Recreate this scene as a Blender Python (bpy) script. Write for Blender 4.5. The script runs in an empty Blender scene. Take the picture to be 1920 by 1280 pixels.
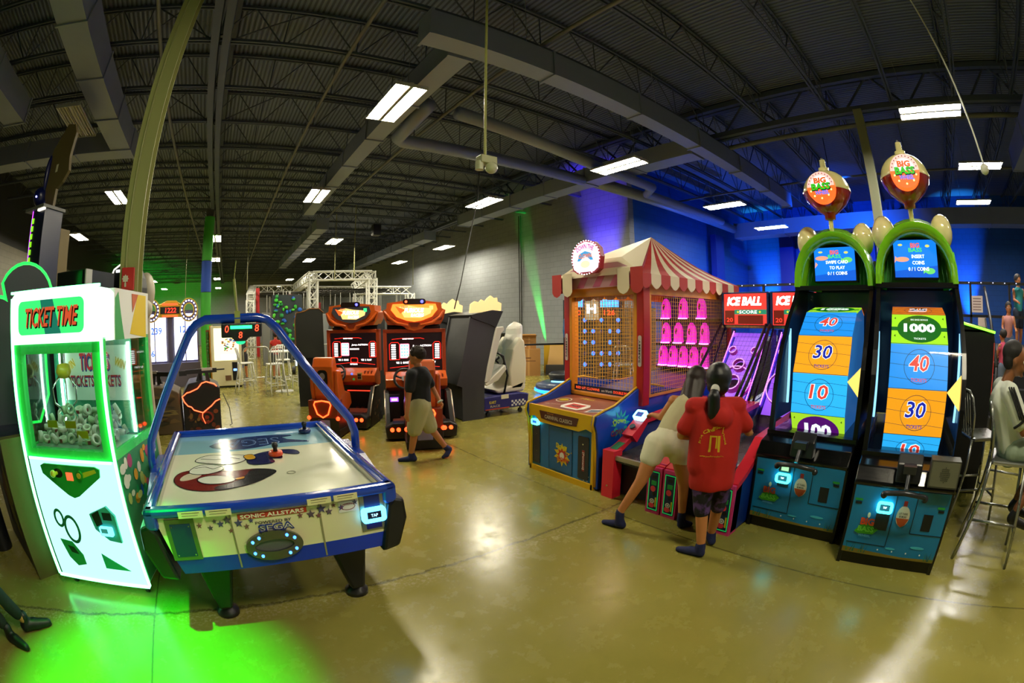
import bpy, math, random
from mathutils import Vector, Matrix, Euler
random.seed(7)
PI = math.pi
SC = bpy.context.scene
COL = SC.collection
def R(a): return math.radians(a)

# ---------------------------------------------------------------- camera, world, exposure
cd = bpy.data.cameras.new('camera'); cam = bpy.data.objects.new('camera', cd); COL.objects.link(cam)
cd.type = 'PANO'
cd.panorama_type = 'FISHEYE_EQUISOLID'      # a 16 mm full-frame fisheye lens
cd.fisheye_lens = 16.0
cd.fisheye_fov = PI
cd.sensor_width = 36.0; cd.sensor_height = 24.0; cd.sensor_fit = 'HORIZONTAL'
cd.clip_start = 0.02; cd.clip_end = 200
cam.location = (0, 0, 1.67)
cam.rotation_euler = (Matrix.Rotation(R(-36.2), 4, 'Z') @ Matrix.Rotation(R(90 - 2.65), 4, 'X') @ Matrix.Rotation(R(-0.64), 4, 'Z')).to_euler()
SC.camera = cam
w = bpy.data.worlds.new('world'); SC.world = w; w.use_nodes = True
w.node_tree.nodes['Background'].inputs[0].default_value = (.6, .65, .5, 1)
w.node_tree.nodes['Background'].inputs[1].default_value = 0.012
vs = SC.view_settings
SC.display_settings.display_device = 'sRGB'
vs.view_transform = 'Standard'; vs.look = 'None'; vs.gamma = 1.0; vs.use_curve_mapping = False
vs.exposure = 0.72
cy = SC.cycles
cy.use_denoising = True
cy.max_bounces = 6; cy.diffuse_bounces = 3; cy.glossy_bounces = 3; cy.transparent_max_bounces = 12; cy.transmission_bounces = 4
cy.caustics_reflective = False; cy.caustics_refractive = False
cy.sample_clamp_indirect = 4.0; cy.blur_glossy = 1.0
cy.use_adaptive_sampling = True; cy.adaptive_threshold = 0.04

# ---------------------------------------------------------------- materials
def lin(h):
    if not isinstance(h, str): return tuple(h)
    h = h.lstrip('#'); o = []
    for i in (0, 2, 4):
        c = int(h[i:i+2], 16) / 255
        o.append(c / 12.92 if c <= .04045 else ((c + .055) / 1.055) ** 2.4)
    return tuple(o)
MC = {}
def mat(c, rough=.5, metal=0., coat=0.):
    k = ('m', c, rough, metal, coat)
    if k in MC: return MC[k]
    m = bpy.data.materials.new('paint'); m.use_nodes = True
    nt = m.node_tree; b = nt.nodes['Principled BSDF']
    col = lin(c)
    b.inputs['Base Color'].default_value = (*col, 1)
    b.inputs['Roughness'].default_value = rough; b.inputs['Metallic'].default_value = metal
    b.inputs['Coat Weight'].default_value = coat
    n = nt.nodes.new('ShaderNodeTexNoise'); n.inputs['Scale'].default_value = 9; n.inputs['Detail'].default_value = 3
    tc = nt.nodes.new('ShaderNodeTexCoord'); nt.links.new(tc.outputs['Object'], n.inputs['Vector'])
    mr = nt.nodes.new('ShaderNodeMapRange'); mr.inputs[3].default_value = max(.03, rough - .06); mr.inputs[4].default_value = min(1, rough + .08)
    nt.links.new(n.outputs['Fac'], mr.inputs[0]); nt.links.new(mr.outputs[0], b.inputs['Roughness'])
    MC[k] = m; return m
def glow(c, s=1., light=False, base='#101010'):
    k = ('e', c, s, light)
    if k in MC: return MC[k]
    m = bpy.data.materials.new('lit'); m.use_nodes = True
    nt = m.node_tree; b = nt.nodes['Principled BSDF']
    b.inputs['Base Color'].default_value = (*lin(base), 1); b.inputs['Roughness'].default_value = .35
    b.inputs['Emission Color'].default_value = (*lin(c), 1); b.inputs['Emission Strength'].default_value = s
    m.cycles.emission_sampling = 'FRONT_BACK' if light else 'NONE'
    MC[k] = m; return m
def glass(tint=(.9, .95, .95), refl=.12, ior=1.45):
    k = ('g', tint, refl)
    if k in MC: return MC[k]
    m = bpy.data.materials.new('clear_pane'); m.use_nodes = True
    nt = m.node_tree; nt.nodes.clear()
    o = nt.nodes.new('ShaderNodeOutputMaterial'); mx = nt.nodes.new('ShaderNodeMixShader')
    t = nt.nodes.new('ShaderNodeBsdfTransparent'); t.inputs[0].default_value = (*tint, 1)
    g = nt.nodes.new('ShaderNodeBsdfGlossy'); g.inputs['Roughness'].default_value = .03
    f = nt.nodes.new('ShaderNodeFresnel'); f.inputs[0].default_value = ior
    ad = nt.nodes.new('ShaderNodeMath'); ad.operation = 'MULTIPLY'; ad.inputs[1].default_value = refl * 3.2
    ad.use_clamp = True
    nt.links.new(f.outputs[0], ad.inputs[0]); nt.links.new(ad.outputs[0], mx.inputs[0])
    nt.links.new(t.outputs[0], mx.inputs[1]); nt.links.new(g.outputs[0], mx.inputs[2]); nt.links.new(mx.outputs[0], o.inputs[0])
    MC[k] = m; return m
def nodes_mat(name, build):
    m = bpy.data.materials.new(name); m.use_nodes = True
    nt = m.node_tree; b = nt.nodes['Principled BSDF']; tc = nt.nodes.new('ShaderNodeTexCoord')
    def N(t, **kw):
        n = nt.nodes.new(t)
        for k, v in kw.items():
            if k.startswith('i_'): n.inputs[k[2:].replace('_', ' ')].default_value = v
            elif k.startswith('n'): n.inputs[int(k[1:])].default_value = v
            else: setattr(n, k, v)
        return n
    build(nt, b, tc, N, nt.links.new); return m

# ---------------------------------------------------------------- mesh builder
def align(d):
    d = Vector(d).normalized()
    return d.to_track_quat('Z', 'Y').to_matrix().to_4x4()
TXT = {}
def text_geo(s, bold=0.0):
    k = (s, bold)
    if k not in TXT:
        c = bpy.data.curves.new('t', 'FONT'); c.body = s; c.size = 1; c.extrude = 0; c.offset = bold
        c.resolution_u = 2; c.align_x = 'LEFT'
        o = bpy.data.objects.new('t', c); COL.objects.link(o)
        dg = bpy.context.evaluated_depsgraph_get(); me = bpy.data.meshes.new_from_object(o.evaluated_get(dg))
        vs_ = [(v.co.x, v.co.y) for v in me.vertices]; fs = [tuple(p.vertices) for p in me.polygons]
        bpy.data.objects.remove(o); bpy.data.curves.remove(c); bpy.data.meshes.remove(me)
        if vs_:
            x0 = min(v[0] for v in vs_); x1 = max(v[0] for v in vs_); y0 = min(v[1] for v in vs_); y1 = max(v[1] for v in vs_)
            vs_ = [((x - (x0 + x1) / 2) / (y1 - y0), (y - (y0 + y1) / 2) / (y1 - y0)) for x, y in vs_]
            TXT[k] = (vs_, fs, (x1 - x0) / (y1 - y0))
        else: TXT[k] = ([], [], 1)
    return TXT[k]
class MB:
    def __init__(s, m=None):
        s.v = []; s.f = []; s.mi = []; s.sm = []; s.ms = []; s.M = Matrix(); s.cur = 0; s.smooth = False
        if m is not None: s.m(m)
    def m(s, m):
        if m not in s.ms: s.ms.append(m)
        s.cur = s.ms.index(m); return s
    def at(s, M=None): s.M = M if M is not None else Matrix(); return s
    def frame(s, o, u, v):
        u = Vector(u).normalized(); v = Vector(v); n = u.cross(v).normalized(); v = n.cross(u)
        s.M = Matrix(((u.x, v.x, n.x, o[0]), (u.y, v.y, n.y, o[1]), (u.z, v.z, n.z, o[2]), (0, 0, 0, 1))); return s
    def add(s, vs_, fs, smooth=None):
        b = len(s.v); M = s.M; s.v += [tuple(M @ Vector(p)) for p in vs_]
        sm = s.smooth if smooth is None else smooth
        for f in fs: s.f.append(tuple(b + i for i in f)); s.mi.append(s.cur); s.sm.append(sm)
        return s
    def box(s, x0, y0, z0, x1, y1, z1):
        return s.add([(x0,y0,z0),(x1,y0,z0),(x1,y1,z0),(x0,y1,z0),(x0,y0,z1),(x1,y0,z1),(x1,y1,z1),(x0,y1,z1)],
                     [(0,3,2,1),(4,5,6,7),(0,1,5,4),(1,2,6,5),(2,3,7,6),(3,0,4,7)], False)
    def cbox(s, c, d): return s.box(c[0]-d[0]/2, c[1]-d[1]/2, c[2]-d[2]/2, c[0]+d[0]/2, c[1]+d[1]/2, c[2]+d[2]/2)
    def prism(s, pts, a, b, axis='y', smooth=False):
        # pts: 2D outline; axis y: (x,z) extruded from y=a to b; axis x: (y,z); axis z: (x,y)
        n = len(pts)
        def P(p, t): return (p[0], t, p[1]) if axis == 'y' else ((t, p[0], p[1]) if axis == 'x' else (p[0], p[1], t))
        A = sum(pts[i][0]*pts[(i+1) % n][1] - pts[(i+1) % n][0]*pts[i][1] for i in range(n))
        pts = list(pts)
        if A < 0: pts = pts[::-1]
        vs_ = [P(p, a) for p in pts] + [P(p, b) for p in pts]
        flip = (axis == 'y')
        if b < a: flip = not flip
        f = [tuple(range(n))[::-1], tuple(range(n, 2*n))] + [(i, (i+1) % n, n+(i+1) % n, n+i) for i in range(n)]
        if flip: f = [q[::-1] for q in f]
        b0 = len(s.f); s.add(vs_, f, False)
        if smooth:
            for i in range(b0+2, len(s.f)): s.sm[i] = True
        return s
    def cone(s, p0, r0, p1, r1, n=12, caps=True, smooth=True):
        p0 = Vector(p0); p1 = Vector(p1); Q = align(p1 - p0)
        vs_ = []
        for p, r in ((p0, r0), (p1, r1)):
            for i in range(n):
                a = 2*PI*i/n; vs_.append(p + Q @ Vector((r*math.cos(a), r*math.sin(a), 0)))
        s.add(vs_, [(i, (i+1) % n, n+(i+1) % n, n+i) for i in range(n)], smooth)
        if caps: s.add(vs_, [tuple(range(n))[::-1], tuple(range(n, 2*n))], False)
        return s
    def cyl(s, p0, p1, r, n=12, **k): return s.cone(p0, r, p1, r, n, **k)
    def tube(s, pts, r, n=8, closed=False):
        pts = [Vector(p) for p in pts]; N = len(pts); vs_ = []; up = None
        for i, p in enumerate(pts):
            a = pts[(i-1) % N] if (closed or i > 0) else p; b = pts[(i+1) % N] if (closed or i < N-1) else p
            d = (b - a).normalized()
            if up is None: up = Vector((0, 0, 1)) if abs(d.z) < .9 else Vector((1, 0, 0))
            u = (up - d * up.dot(d)).normalized(); up = u; v = d.cross(u)
            rr = r[i] if isinstance(r, (list, tuple)) else r
            for k in range(n):
                t = 2*PI*k/n; vs_.append(p + u*(rr*math.cos(t)) + v*(rr*math.sin(t)))
        fs = []
        for i in range(N if closed else N-1):
            j = (i+1) % N
            for k in range(n): fs.append((i*n+k, i*n+(k+1) % n, j*n+(k+1) % n, j*n+k))
        if not closed: fs += [tuple(range(n))[::-1], tuple(range((N-1)*n, N*n))]
        return s.add(vs_, fs, True)
    def lathe(s, prof, n=20, o=(0, 0, 0), a0=0, a1=2*PI):
        full = abs(a1 - a0 - 2*PI) < 1e-6; K = n if full else n+1; vs_ = []
        for i in range(K):
            a = a0 + (a1-a0)*i/n
            for r, z in prof: vs_.append((o[0]+r*math.cos(a), o[1]+r*math.sin(a), o[2]+z))
        L = len(prof); fs = []
        for i in range(n):
            j = (i+1) % K
            for k in range(L-1): fs.append((i*L+k, j*L+k, j*L+k+1, i*L+k+1))
        return s.add(vs_, fs, True)
    def ball(s, c, r, n=12, m=8):
        if not isinstance(r, (tuple, list)): r = (r, r, r)
        vs_ = [(c[0], c[1], c[2]-r[2])]; fs = []
        for j in range(1, m):
            t = PI*j/m - PI/2
            for i in range(n):
                a = 2*PI*i/n; vs_.append((c[0]+r[0]*math.cos(t)*math.cos(a), c[1]+r[1]*math.cos(t)*math.sin(a), c[2]+r[2]*math.sin(t)))
        vs_.append((c[0], c[1], c[2]+r[2])); T = len(vs_)-1
        for i in range(n):
            fs.append((0, 1+(i+1) % n, 1+i)); fs.append((T, T-n+i, T-n+(i+1) % n))
            for j in range(m-2): a = 1+j*n; fs.append((a+i, a+(i+1) % n, a+n+(i+1) % n, a+n+i))
        return s.add(vs_, fs, True)
    # flat artwork in the current frame (x right, y up, z out)
    def rect(s, x0, y0, x1, y1, z=.002, t=.002): return s.box(min(x0, x1), min(y0, y1), z-t, max(x0, x1), max(y0, y1), z)
    def poly(s, pts, z=.002, t=.002): return s.prism(pts, z-t, z, 'z')
    def ell(s, cx, cy, rx, ry=None, z=.002, t=.002, n=24, rot=0):
        ry = ry or rx; c, q = math.cos(rot), math.sin(rot)
        P = [(rx*math.cos(2*PI*i/n), ry*math.sin(2*PI*i/n)) for i in range(n)]
        return s.poly([(cx+x*c-y*q, cy+x*q+y*c) for x, y in P], z, t)
    def ring(s, cx, cy, rx, ry, w, z=.002, n=28, t=.002):
        vs_ = []
        for zz in (z-t, z):
            for k in (0, 1):
                for i in range(n):
                    a = 2*PI*i/n; vs_.append((cx+(rx-w*k)*math.cos(a), cy+(ry-w*k)*math.sin(a), zz))
        fs = []
        for i in range(n):
            j = (i+1) % n
            fs += [(2*n+i, 2*n+j, 3*n+j, 3*n+i), (i, j, 2*n+j, 2*n+i), (n+j, n+i, 3*n+i, 3*n+j), (j, i, n+i, n+j)]
        return s.add(vs_, fs, False)
    def rrect(s, x0, y0, x1, y1, r, z=.002, t=.002):
        P = []
        for cx, cy, a in ((x1-r, y1-r, 0), (x0+r, y1-r, 90), (x0+r, y0+r, 180), (x1-r, y0+r, 270)):
            for k in range(5): P.append((cx+r*math.cos(R(a+k*22.5)), cy+r*math.sin(R(a+k*22.5))))
        return s.poly(P, z, t)
    def star(s, cx, cy, r, z=.002, t=.002, n=5, q=.42, a0=90):
        return s.poly([(cx+(r if i % 2 == 0 else r*q)*math.cos(R(a0+i*180/n)), cy+(r if i % 2 == 0 else r*q)*math.sin(R(a0+i*180/n))) for i in range(2*n)], z, t)
    def line(s, pts, w, z=.002, t=.002):
        for a, b in zip(pts, pts[1:]):
            dx, dy = b[0]-a[0], b[1]-a[1]; l = math.hypot(dx, dy) or 1; nx, ny = -dy/l*w/2, dx/l*w/2
            s.poly([(a[0]+nx, a[1]+ny), (a[0]-nx, a[1]-ny), (b[0]-nx, b[1]-ny), (b[0]+nx, b[1]+ny)], z, t)
        return s
    def txt(s, t, cx, cy, h, z=.003, w=None, bold=.02, rot=0, slant=0, arc=None):
        """flat lettering h tall centred at cx,cy; w forces the width; arc = radius to bend around"""
        vs_, fs, asp = text_geo(t, bold); W = w or asp*h; sx = W/asp if asp else h
        out = []
        for x, y in vs_:
            X, Y = x*sx + y*h*slant, y*h
            if arc:
                a = X/arc; rr = arc + Y; X, Y = rr*math.sin(a), rr*math.cos(a) - arc
            c, q = math.cos(rot), math.sin(rot); out.append((cx + X*c - Y*q, cy + X*q + Y*c, z))
        s.add(out, fs, False)
        return s
    def pieces(s):
        n = len(s.v); p = list(range(n))
        def f(a):
            while p[a] != a: p[a] = p[p[a]]; a = p[a]
            return a
        for q in s.f:
            r = f(q[0])
            for i in q[1:]: p[f(i)] = r
        isl = {}
        for i in range(n): isl.setdefault(f(i), []).append(i)
        ks = list(isl)
        if not 2 <= len(ks) <= 60: return None
        B = [[(min(s.v[i][k] for i in isl[a]), max(s.v[i][k] for i in isl[a])) for k in range(3)] for a in ks]
        z = [max(b[k][1]-b[k][0] for k in range(3)) for b in B]
        g = list(range(len(ks)))
        def h(a):
            while g[a] != a: a = g[a]
            return a
        for i in range(len(ks)):
            for j in range(i):
                d = math.sqrt(sum(max(0, B[i][k][0]-B[j][k][1], B[j][k][0]-B[i][k][1])**2 for k in range(3)))
                if d <= max(.02, .5*max(z[i], z[j])): g[h(i)] = h(j)
        out = {}
        for i, a in enumerate(ks): out.setdefault(h(i), set()).update(isl[a])
        return list(out.values()) if len(out) > 1 else None
    def build(s, name, parent=None, bev=0, seg=2, label=None, sub=0):
        if parent is not None and not any(k in name for k in ('graphic', 'logo', 'sign', 'screen', 'print', 'plate', 'net', 'window', 'star_badge', 'float_badge', 'reader', 'marquee', 'face', 'wheel_board', 'stripe', 'counter', 'wrap')):
            P = s.pieces()
            if P and len(P) <= 14:
                first = None
                for grp in P:
                    c = MB(); c.ms = s.ms; ix = {}
                    for q, mi, sm in zip(s.f, s.mi, s.sm):
                        if q[0] in grp:
                            for i in q:
                                if i not in ix: ix[i] = len(c.v); c.v.append(s.v[i])
                            c.f.append(tuple(ix[i] for i in q)); c.mi.append(mi); c.sm.append(sm)
                    o = c.build1(name, parent, bev, seg, label, sub); first = first or o
                return first
        return s.build1(name, parent, bev, seg, label, sub)
    def build1(s, name, parent=None, bev=0, seg=2, label=None, sub=0):
        me = bpy.data.meshes.new(name); me.from_pydata(s.v, [], s.f)
        for m in s.ms: me.materials.append(m)
        me.polygons.foreach_set('material_index', s.mi); me.polygons.foreach_set('use_smooth', s.sm); me.update()
        o = bpy.data.objects.new(name, me); COL.objects.link(o)
        if parent: o.parent = parent
        if label: o['label'] = label
        if bev:
            b = o.modifiers.new('bevel', 'BEVEL'); b.width = bev; b.segments = seg; b.limit_method = 'ANGLE'; b.angle_limit = R(35)
        if sub:
            b = o.modifiers.new('sub', 'SUBSURF'); b.levels = sub; b.render_levels = sub
        return o
def thing(name, label, cat, loc=(0, 0, 0), rz=0, group=None):
    o = bpy.data.objects.new(name, None); COL.objects.link(o); o.empty_display_size = .1
    o.location = loc; o.rotation_euler = (0, 0, R(rz)); o['label'] = label; o['category'] = cat
    if group: o['group'] = group
    return o
def tag(o, label, cat, group=None, kind=None):
    o['label'] = label; o['category'] = cat
    if group: o['group'] = group
    if kind: o['kind'] = kind
    return o
def struct(o): o['kind'] = 'structure'; return o
def dup(root, loc, rz=None, label=None, group=None):
    r = root.copy(); COL.objects.link(r); r.location = loc
    if rz is not None: r.rotation_euler = (0, 0, R(rz))
    if label: r['label'] = label
    if group: r['group'] = group
    for ch in list(root.children):
        c = ch.copy(); COL.objects.link(c); c.parent = r
        for g in ch.children:
            d = g.copy(); COL.objects.link(d); d.parent = c
    return r

# palette
BLK = mat('#0b0b0c', .45); DGR = mat('#2a2b2a', .6); MGR = mat('#555650', .6); CHR = mat('#c9c9c4', .18, 1.)
ALU = mat('#b9bab4', .3, .9); WHT = mat('#e8e8e2', .5); STL = mat('#8d8f8c', .35, .8)
# ---------------------------------------------------------------- the building shell
def floor_nodes(nt, b, tc, N, L):
    mp = N('ShaderNodeMapping'); L(tc.outputs['Object'], mp.inputs[0])
    n1 = N('ShaderNodeTexNoise', i_Scale=.55, i_Detail=7., i_Roughness=.65); L(mp.outputs[0], n1.inputs['Vector'])
    n2 = N('ShaderNodeTexNoise', i_Scale=5., i_Detail=8., i_Roughness=.7); L(mp.outputs[0], n2.inputs['Vector'])
    n3 = N('ShaderNodeTexNoise', i_Scale=42., i_Detail=4.); L(mp.outputs[0], n3.inputs['Vector'])
    r1 = N('ShaderNodeValToRGB'); e = r1.color_ramp.elements
    e[0].position = .3; e[0].color = (*lin('#857e36'), 1); e[1].position = .72; e[1].color = (*lin('#9c9446'), 1)
    L(n1.outputs['Fac'], r1.inputs[0])
    mx = N('ShaderNodeMix', data_type='RGBA', blend_type='MULTIPLY'); mx.inputs[0].default_value = .12
    L(r1.outputs[0], mx.inputs[6]); r2 = N('ShaderNodeValToRGB'); e = r2.color_ramp.elements
    e[0].position = .3; e[0].color = (.45, .43, .4, 1); e[1].position = .65; e[1].color = (1, 1, 1, 1)
    L(n2.outputs['Fac'], r2.inputs[0]); L(r2.outputs[0], mx.inputs[7])
    # saw-cut joints of the slab (lines of constant x or y)
    sp = N('ShaderNodeSeparateXYZ'); L(tc.outputs['Object'], sp.inputs[0])
    def dist(out, c, wob):
        a = N('ShaderNodeMath', operation='SUBTRACT'); L(out, a.inputs[0]); a.inputs[1].default_value = c
        q = N('ShaderNodeMath', operation='MULTIPLY_ADD'); L(n2.outputs['Fac'], q.inputs[0]); q.inputs[1].default_value = wob; L(a.outputs[0], q.inputs[2])
        q2 = N('ShaderNodeMath', operation='SUBTRACT'); L(q.outputs[0], q2.inputs[0]); q2.inputs[1].default_value = wob*.5
        m = N('ShaderNodeMath', operation='ABSOLUTE'); L(q2.outputs[0], m.inputs[0]); return m.outputs[0]
    prev = None
    for out, c, wob, wd in ((0, 2.83, .02, .008), (1, 2.5, .12, .014), (0, -.83, .02, .006), (0, 6.6, .02, .008), (1, 6.9, .02, .007), (1, 11.3, .02, .008), (0, -4.5, .02, .008)):
        d = dist(sp.outputs[out], c, wob)
        s = N('ShaderNodeMapRange'); L(d, s.inputs[0]); s.inputs[1].default_value = wd*.5; s.inputs[2].default_value = wd*1.4
        s.inputs[3].default_value = .38; s.inputs[4].default_value = 1.
        if prev is None: prev = s.outputs[0]
        else:
            m = N('ShaderNodeMath', operation='MINIMUM'); L(prev, m.inputs[0]); L(s.outputs[0], m.inputs[1]); prev = m.outputs[0]
    # pale patched streak along the crumbling joint
    d = dist(sp.outputs[1], 2.42, .1); s = N('ShaderNodeMapRange'); L(d, s.inputs[0]); s.inputs[1].default_value = 0.02; s.inputs[2].default_value = .12; s.inputs[3].default_value = 1; s.inputs[4].default_value = 0
    th = N('ShaderNodeMapRange'); L(n3.outputs['Fac'], th.inputs[0]); th.inputs[1].default_value = .5; th.inputs[2].default_value = .62
    k = N('ShaderNodeMath', operation='MULTIPLY'); L(s.outputs[0], k.inputs[0]); L(th.outputs[0], k.inputs[1])
    k2 = N('ShaderNodeMath', operation='MULTIPLY'); L(k.outputs[0], k2.inputs[0]); k2.inputs[1].default_value = .55
    ml = N('ShaderNodeMix', data_type='RGBA', blend_type='MULTIPLY'); ml.inputs[0].default_value = 1
    L(mx.outputs[2], ml.inputs[6]); L(prev, ml.inputs[7])
    mp2 = N('ShaderNodeMix', data_type='RGBA'); L(k2.outputs[0], mp2.inputs[0]); L(ml.outputs[2], mp2.inputs[6]); mp2.inputs[7].default_value = (*lin('#b9ac86'), 1)
    L(mp2.outputs[2], b.inputs['Base Color'])
    rr = N('ShaderNodeMapRange'); L(n2.outputs['Fac'], rr.inputs[0]); rr.inputs[1].default_value = .3; rr.inputs[2].default_value = .7; rr.inputs[3].default_value = .15; rr.inputs[4].default_value = .34
    L(rr.outputs[0], b.inputs['Roughness'])
    bp = N('ShaderNodeBump', i_Strength=.015, i_Distance=.02); L(n2.outputs['Fac'], bp.inputs['Height']); L(bp.outputs[0], b.inputs['Normal'])
    b.inputs['Specular IOR Level'].default_value = .5
FLOOR = nodes_mat('polished_concrete', floor_nodes)
def block_wall(c1, c2, split=None, cdark=None):
    def f(nt, b, tc, N, L):
        g = N('ShaderNodeNewGeometry'); sp = N('ShaderNodeSeparateXYZ'); L(g.outputs['Position'], sp.inputs[0])
        ad = N('ShaderNodeMath', operation='ADD'); L(sp.outputs[0], ad.inputs[0]); L(sp.outputs[1], ad.inputs[1])
        cb = N('ShaderNodeCombineXYZ'); L(ad.outputs[0], cb.inputs[0]); L(sp.outputs[2], cb.inputs[1])
        br = N('ShaderNodeTexBrick'); L(cb.outputs[0], br.inputs['Vector'])
        br.inputs['Scale'].default_value = 1.0; br.inputs['Brick Width'].default_value = .4; br.inputs['Row Height'].default_value = .2
        br.inputs['Mortar Size'].default_value = .006; br.inputs['Color1'].default_value = (*lin(c1), 1); br.inputs['Color2'].default_value = (*lin(c2), 1)
        br.inputs['Mortar'].default_value = tuple(.7*x for x in lin(c1)) + (1,)
        n = N('ShaderNodeTexNoise', i_Scale=.6, i_Detail=6.); L(g.outputs['Position'], n.inputs['Vector'])
        r = N('ShaderNodeMapRange'); L(n.outputs['Fac'], r.inputs[0]); r.inputs[3].default_value = .8; r.inputs[4].default_value = 1.15
        m = N('ShaderNodeMix', data_type='RGBA', blend_type='MULTIPLY'); m.inputs[0].default_value = 1
        L(br.outputs[0], m.inputs[6]); L(r.outputs[0], m.inputs[7]); out = m.outputs[2]
        if split:
            s = N('ShaderNodeMath', operation='GREATER_THAN'); L(sp.outputs[2], s.inputs[0]); s.inputs[1].default_value = split
            m2 = N('ShaderNodeMix', data_type='RGBA'); L(s.outputs[0], m2.inputs[0]); L(out, m2.inputs[6]); m2.inputs[7].default_value = (*lin(cdark), 1); out = m2.outputs[2]
        L(out, b.inputs['Base Color']); b.inputs['Roughness'].default_value = .6
        bp = N('ShaderNodeBump', i_Strength=.25, i_Distance=.01); L(br.outputs['Fac'], bp.inputs['Height']); bp.invert = True; L(bp.outputs[0], b.inputs['Normal'])
    return nodes_mat('painted_block', f)
GREYW = block_wall('#888c92', '#8e9298'); BLUEW = block_wall('#1a58b0', '#1c5cb8', None)
LEFTW = block_wall('#7a7568', '#7e796c', 4.6, '#26262a'); FARW = block_wall('#90939a', '#909192')
XL, XR, XB, YC, YF, YN, ZC = -9.0, 11.0, 20.2, 8.8, 46.0, -9.0, 6.75
def deck_nodes(nt, b, tc, N, L):
    wv = N('ShaderNodeTexWave', wave_type='BANDS', bands_direction='X'); wv.inputs['Scale'].default_value = 1/.15*.5/PI*3.14
    L(tc.outputs['Object'], wv.inputs['Vector'])
    r = N('ShaderNodeValToRGB'); e = r.color_ramp.elements; e[0].position = .25; e[0].color = (*lin('#454d60'), 1); e[1].position = .6; e[1].color = (*lin('#727b96'), 1)
    L(wv.outputs['Fac'], r.inputs[0]); L(r.outputs[0], b.inputs['Base Color']); b.inputs['Roughness'].default_value = .55
    bp = N('ShaderNodeBump', i_Strength=.6, i_Distance=.04); L(wv.outputs['Fac'], bp.inputs['Height']); L(bp.outputs[0], b.inputs['Normal'])
DECK = nodes_mat('corrugated_deck', deck_nodes)
T = .25
struct(MB(FLOOR).box(XL-T, YN-T, -.2, XB+T, YF+T, 0).build('floor'))
ceil = struct(MB(DECK).box(XL-T, YN-T, ZC, XB+T, YF+T, ZC+.1).build('ceiling'))
struct(MB(LEFTW).box(XL-T, YN, 0, XL, YF, ZC).build('wall_left'))
struct(MB(FARW).box(XL-T, YF, 0, XR+T, YF+T, ZC).build('wall_far'))
struct(MB(GREYW).box(XR, YC, 0, XR+T, YF, ZC).build('wall_right'))
struct(MB(BLUEW).box(XR+T, YC, 0, XB+T, YC+T, ZC).build('wall_north'))
struct(MB(BLUEW).box(XB, YN, 0, XB+T, YC, ZC).build('wall_east'))
struct(MB(FARW).box(XL-T, YN-T, 0, XB+T, YN, ZC).build('wall_back'))
struct(MB(mat('#1030a0', .5)).box(XR+4.9, YC-.5, 0, XR+5.0+.6, YC-.25, 5.0).build('trim_1'))
struct(MB(mat('#1030a0', .5)).box(XB-.45, 6.2, 0, XB, 6.9, 5.6).build('trim_2'))
struct(MB(mat('#1030a0', .5)).box(XB-.45, 2.2, 0, XB, 2.9, 5.6).build('trim_3'))
JM = mat('#4a5264', .55)
def joist_mesh():
    j = MB(JM); z0, z1 = 5.95, ZC-.02; x0, x1 = XL, XB
    for z in (z0, z1-.06):
        j.box(x0, -.055, z, x1, -.02, z+.05); j.box(x0, .02, z, x1, .055, z+.05)
    n = int((x1-x0)/.62); s = (x1-x0)/n
    for i in range(n):
        a, b = x0+i*s, x0+(i+1)*s
        j.cyl((a, 0, z0 if i % 2 else z1-.03), (b, 0, z1-.03 if i % 2 else z0), .014, 5, caps=False)
        if i % 2 == 0: j.cyl((b, 0, z0), (b, 0, z1-.05), .012, 5, caps=False)
    return j
j0 = joist_mesh().build('joist', ceil); j0.location.y = 1.56*-3
for k in range(-5, 30):
    if k == -3 or 1.56*k > YF-.5: continue
    o = j0.copy(); COL.objects.link(o); o.location.y = 1.56*k; o.parent = ceil
def girder(x):
    g = MB(JM); z0, z1 = 5.85, 6.7
    for z in (z0, z1-.1): g.box(x-.16, YN, z, x-.03, YF, z+.12); g.box(x+.03, YN, z, x+.16, YF, z+.12)
    n = int((YF-YN)/.78); s = (YF-YN)/n
    for i in range(n):
        a, b = YN+i*s, YN+(i+1)*s
        g.cyl((x, a, z0+.05 if i % 2 else z1), (x, b, z1 if i % 2 else z0+.05), .03, 6, caps=False)
    return g.build('girder', ceil)
girder(-.72); girder(9.26)
# sway braces and sprinkler lines
br = MB(JM)
for x in (-.72, 9.26):
    for k in range(-1, 9):
        y = 1.56*2*k
        br.cyl((x, y, 5.9), (x-1.3, y, 6.65), .016, 5); br.cyl((x, y, 5.9), (x+1.3, y, 6.65), .016, 5)
br.build('sway_brace', ceil)
sl = MB(mat('#6a6a66', .5))
for x in (3.9, -1.75, 1.4, 13.6): sl.cyl((x, YN+.1, 5.86), (x, YF-.1, 5.86), .035, 8)
sl.cyl((9.5, YN+.1, 5.7), (9.5, 4.3, 5.7), .06, 8)
sl.build('sprinkler_pipe', ceil)

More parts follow.
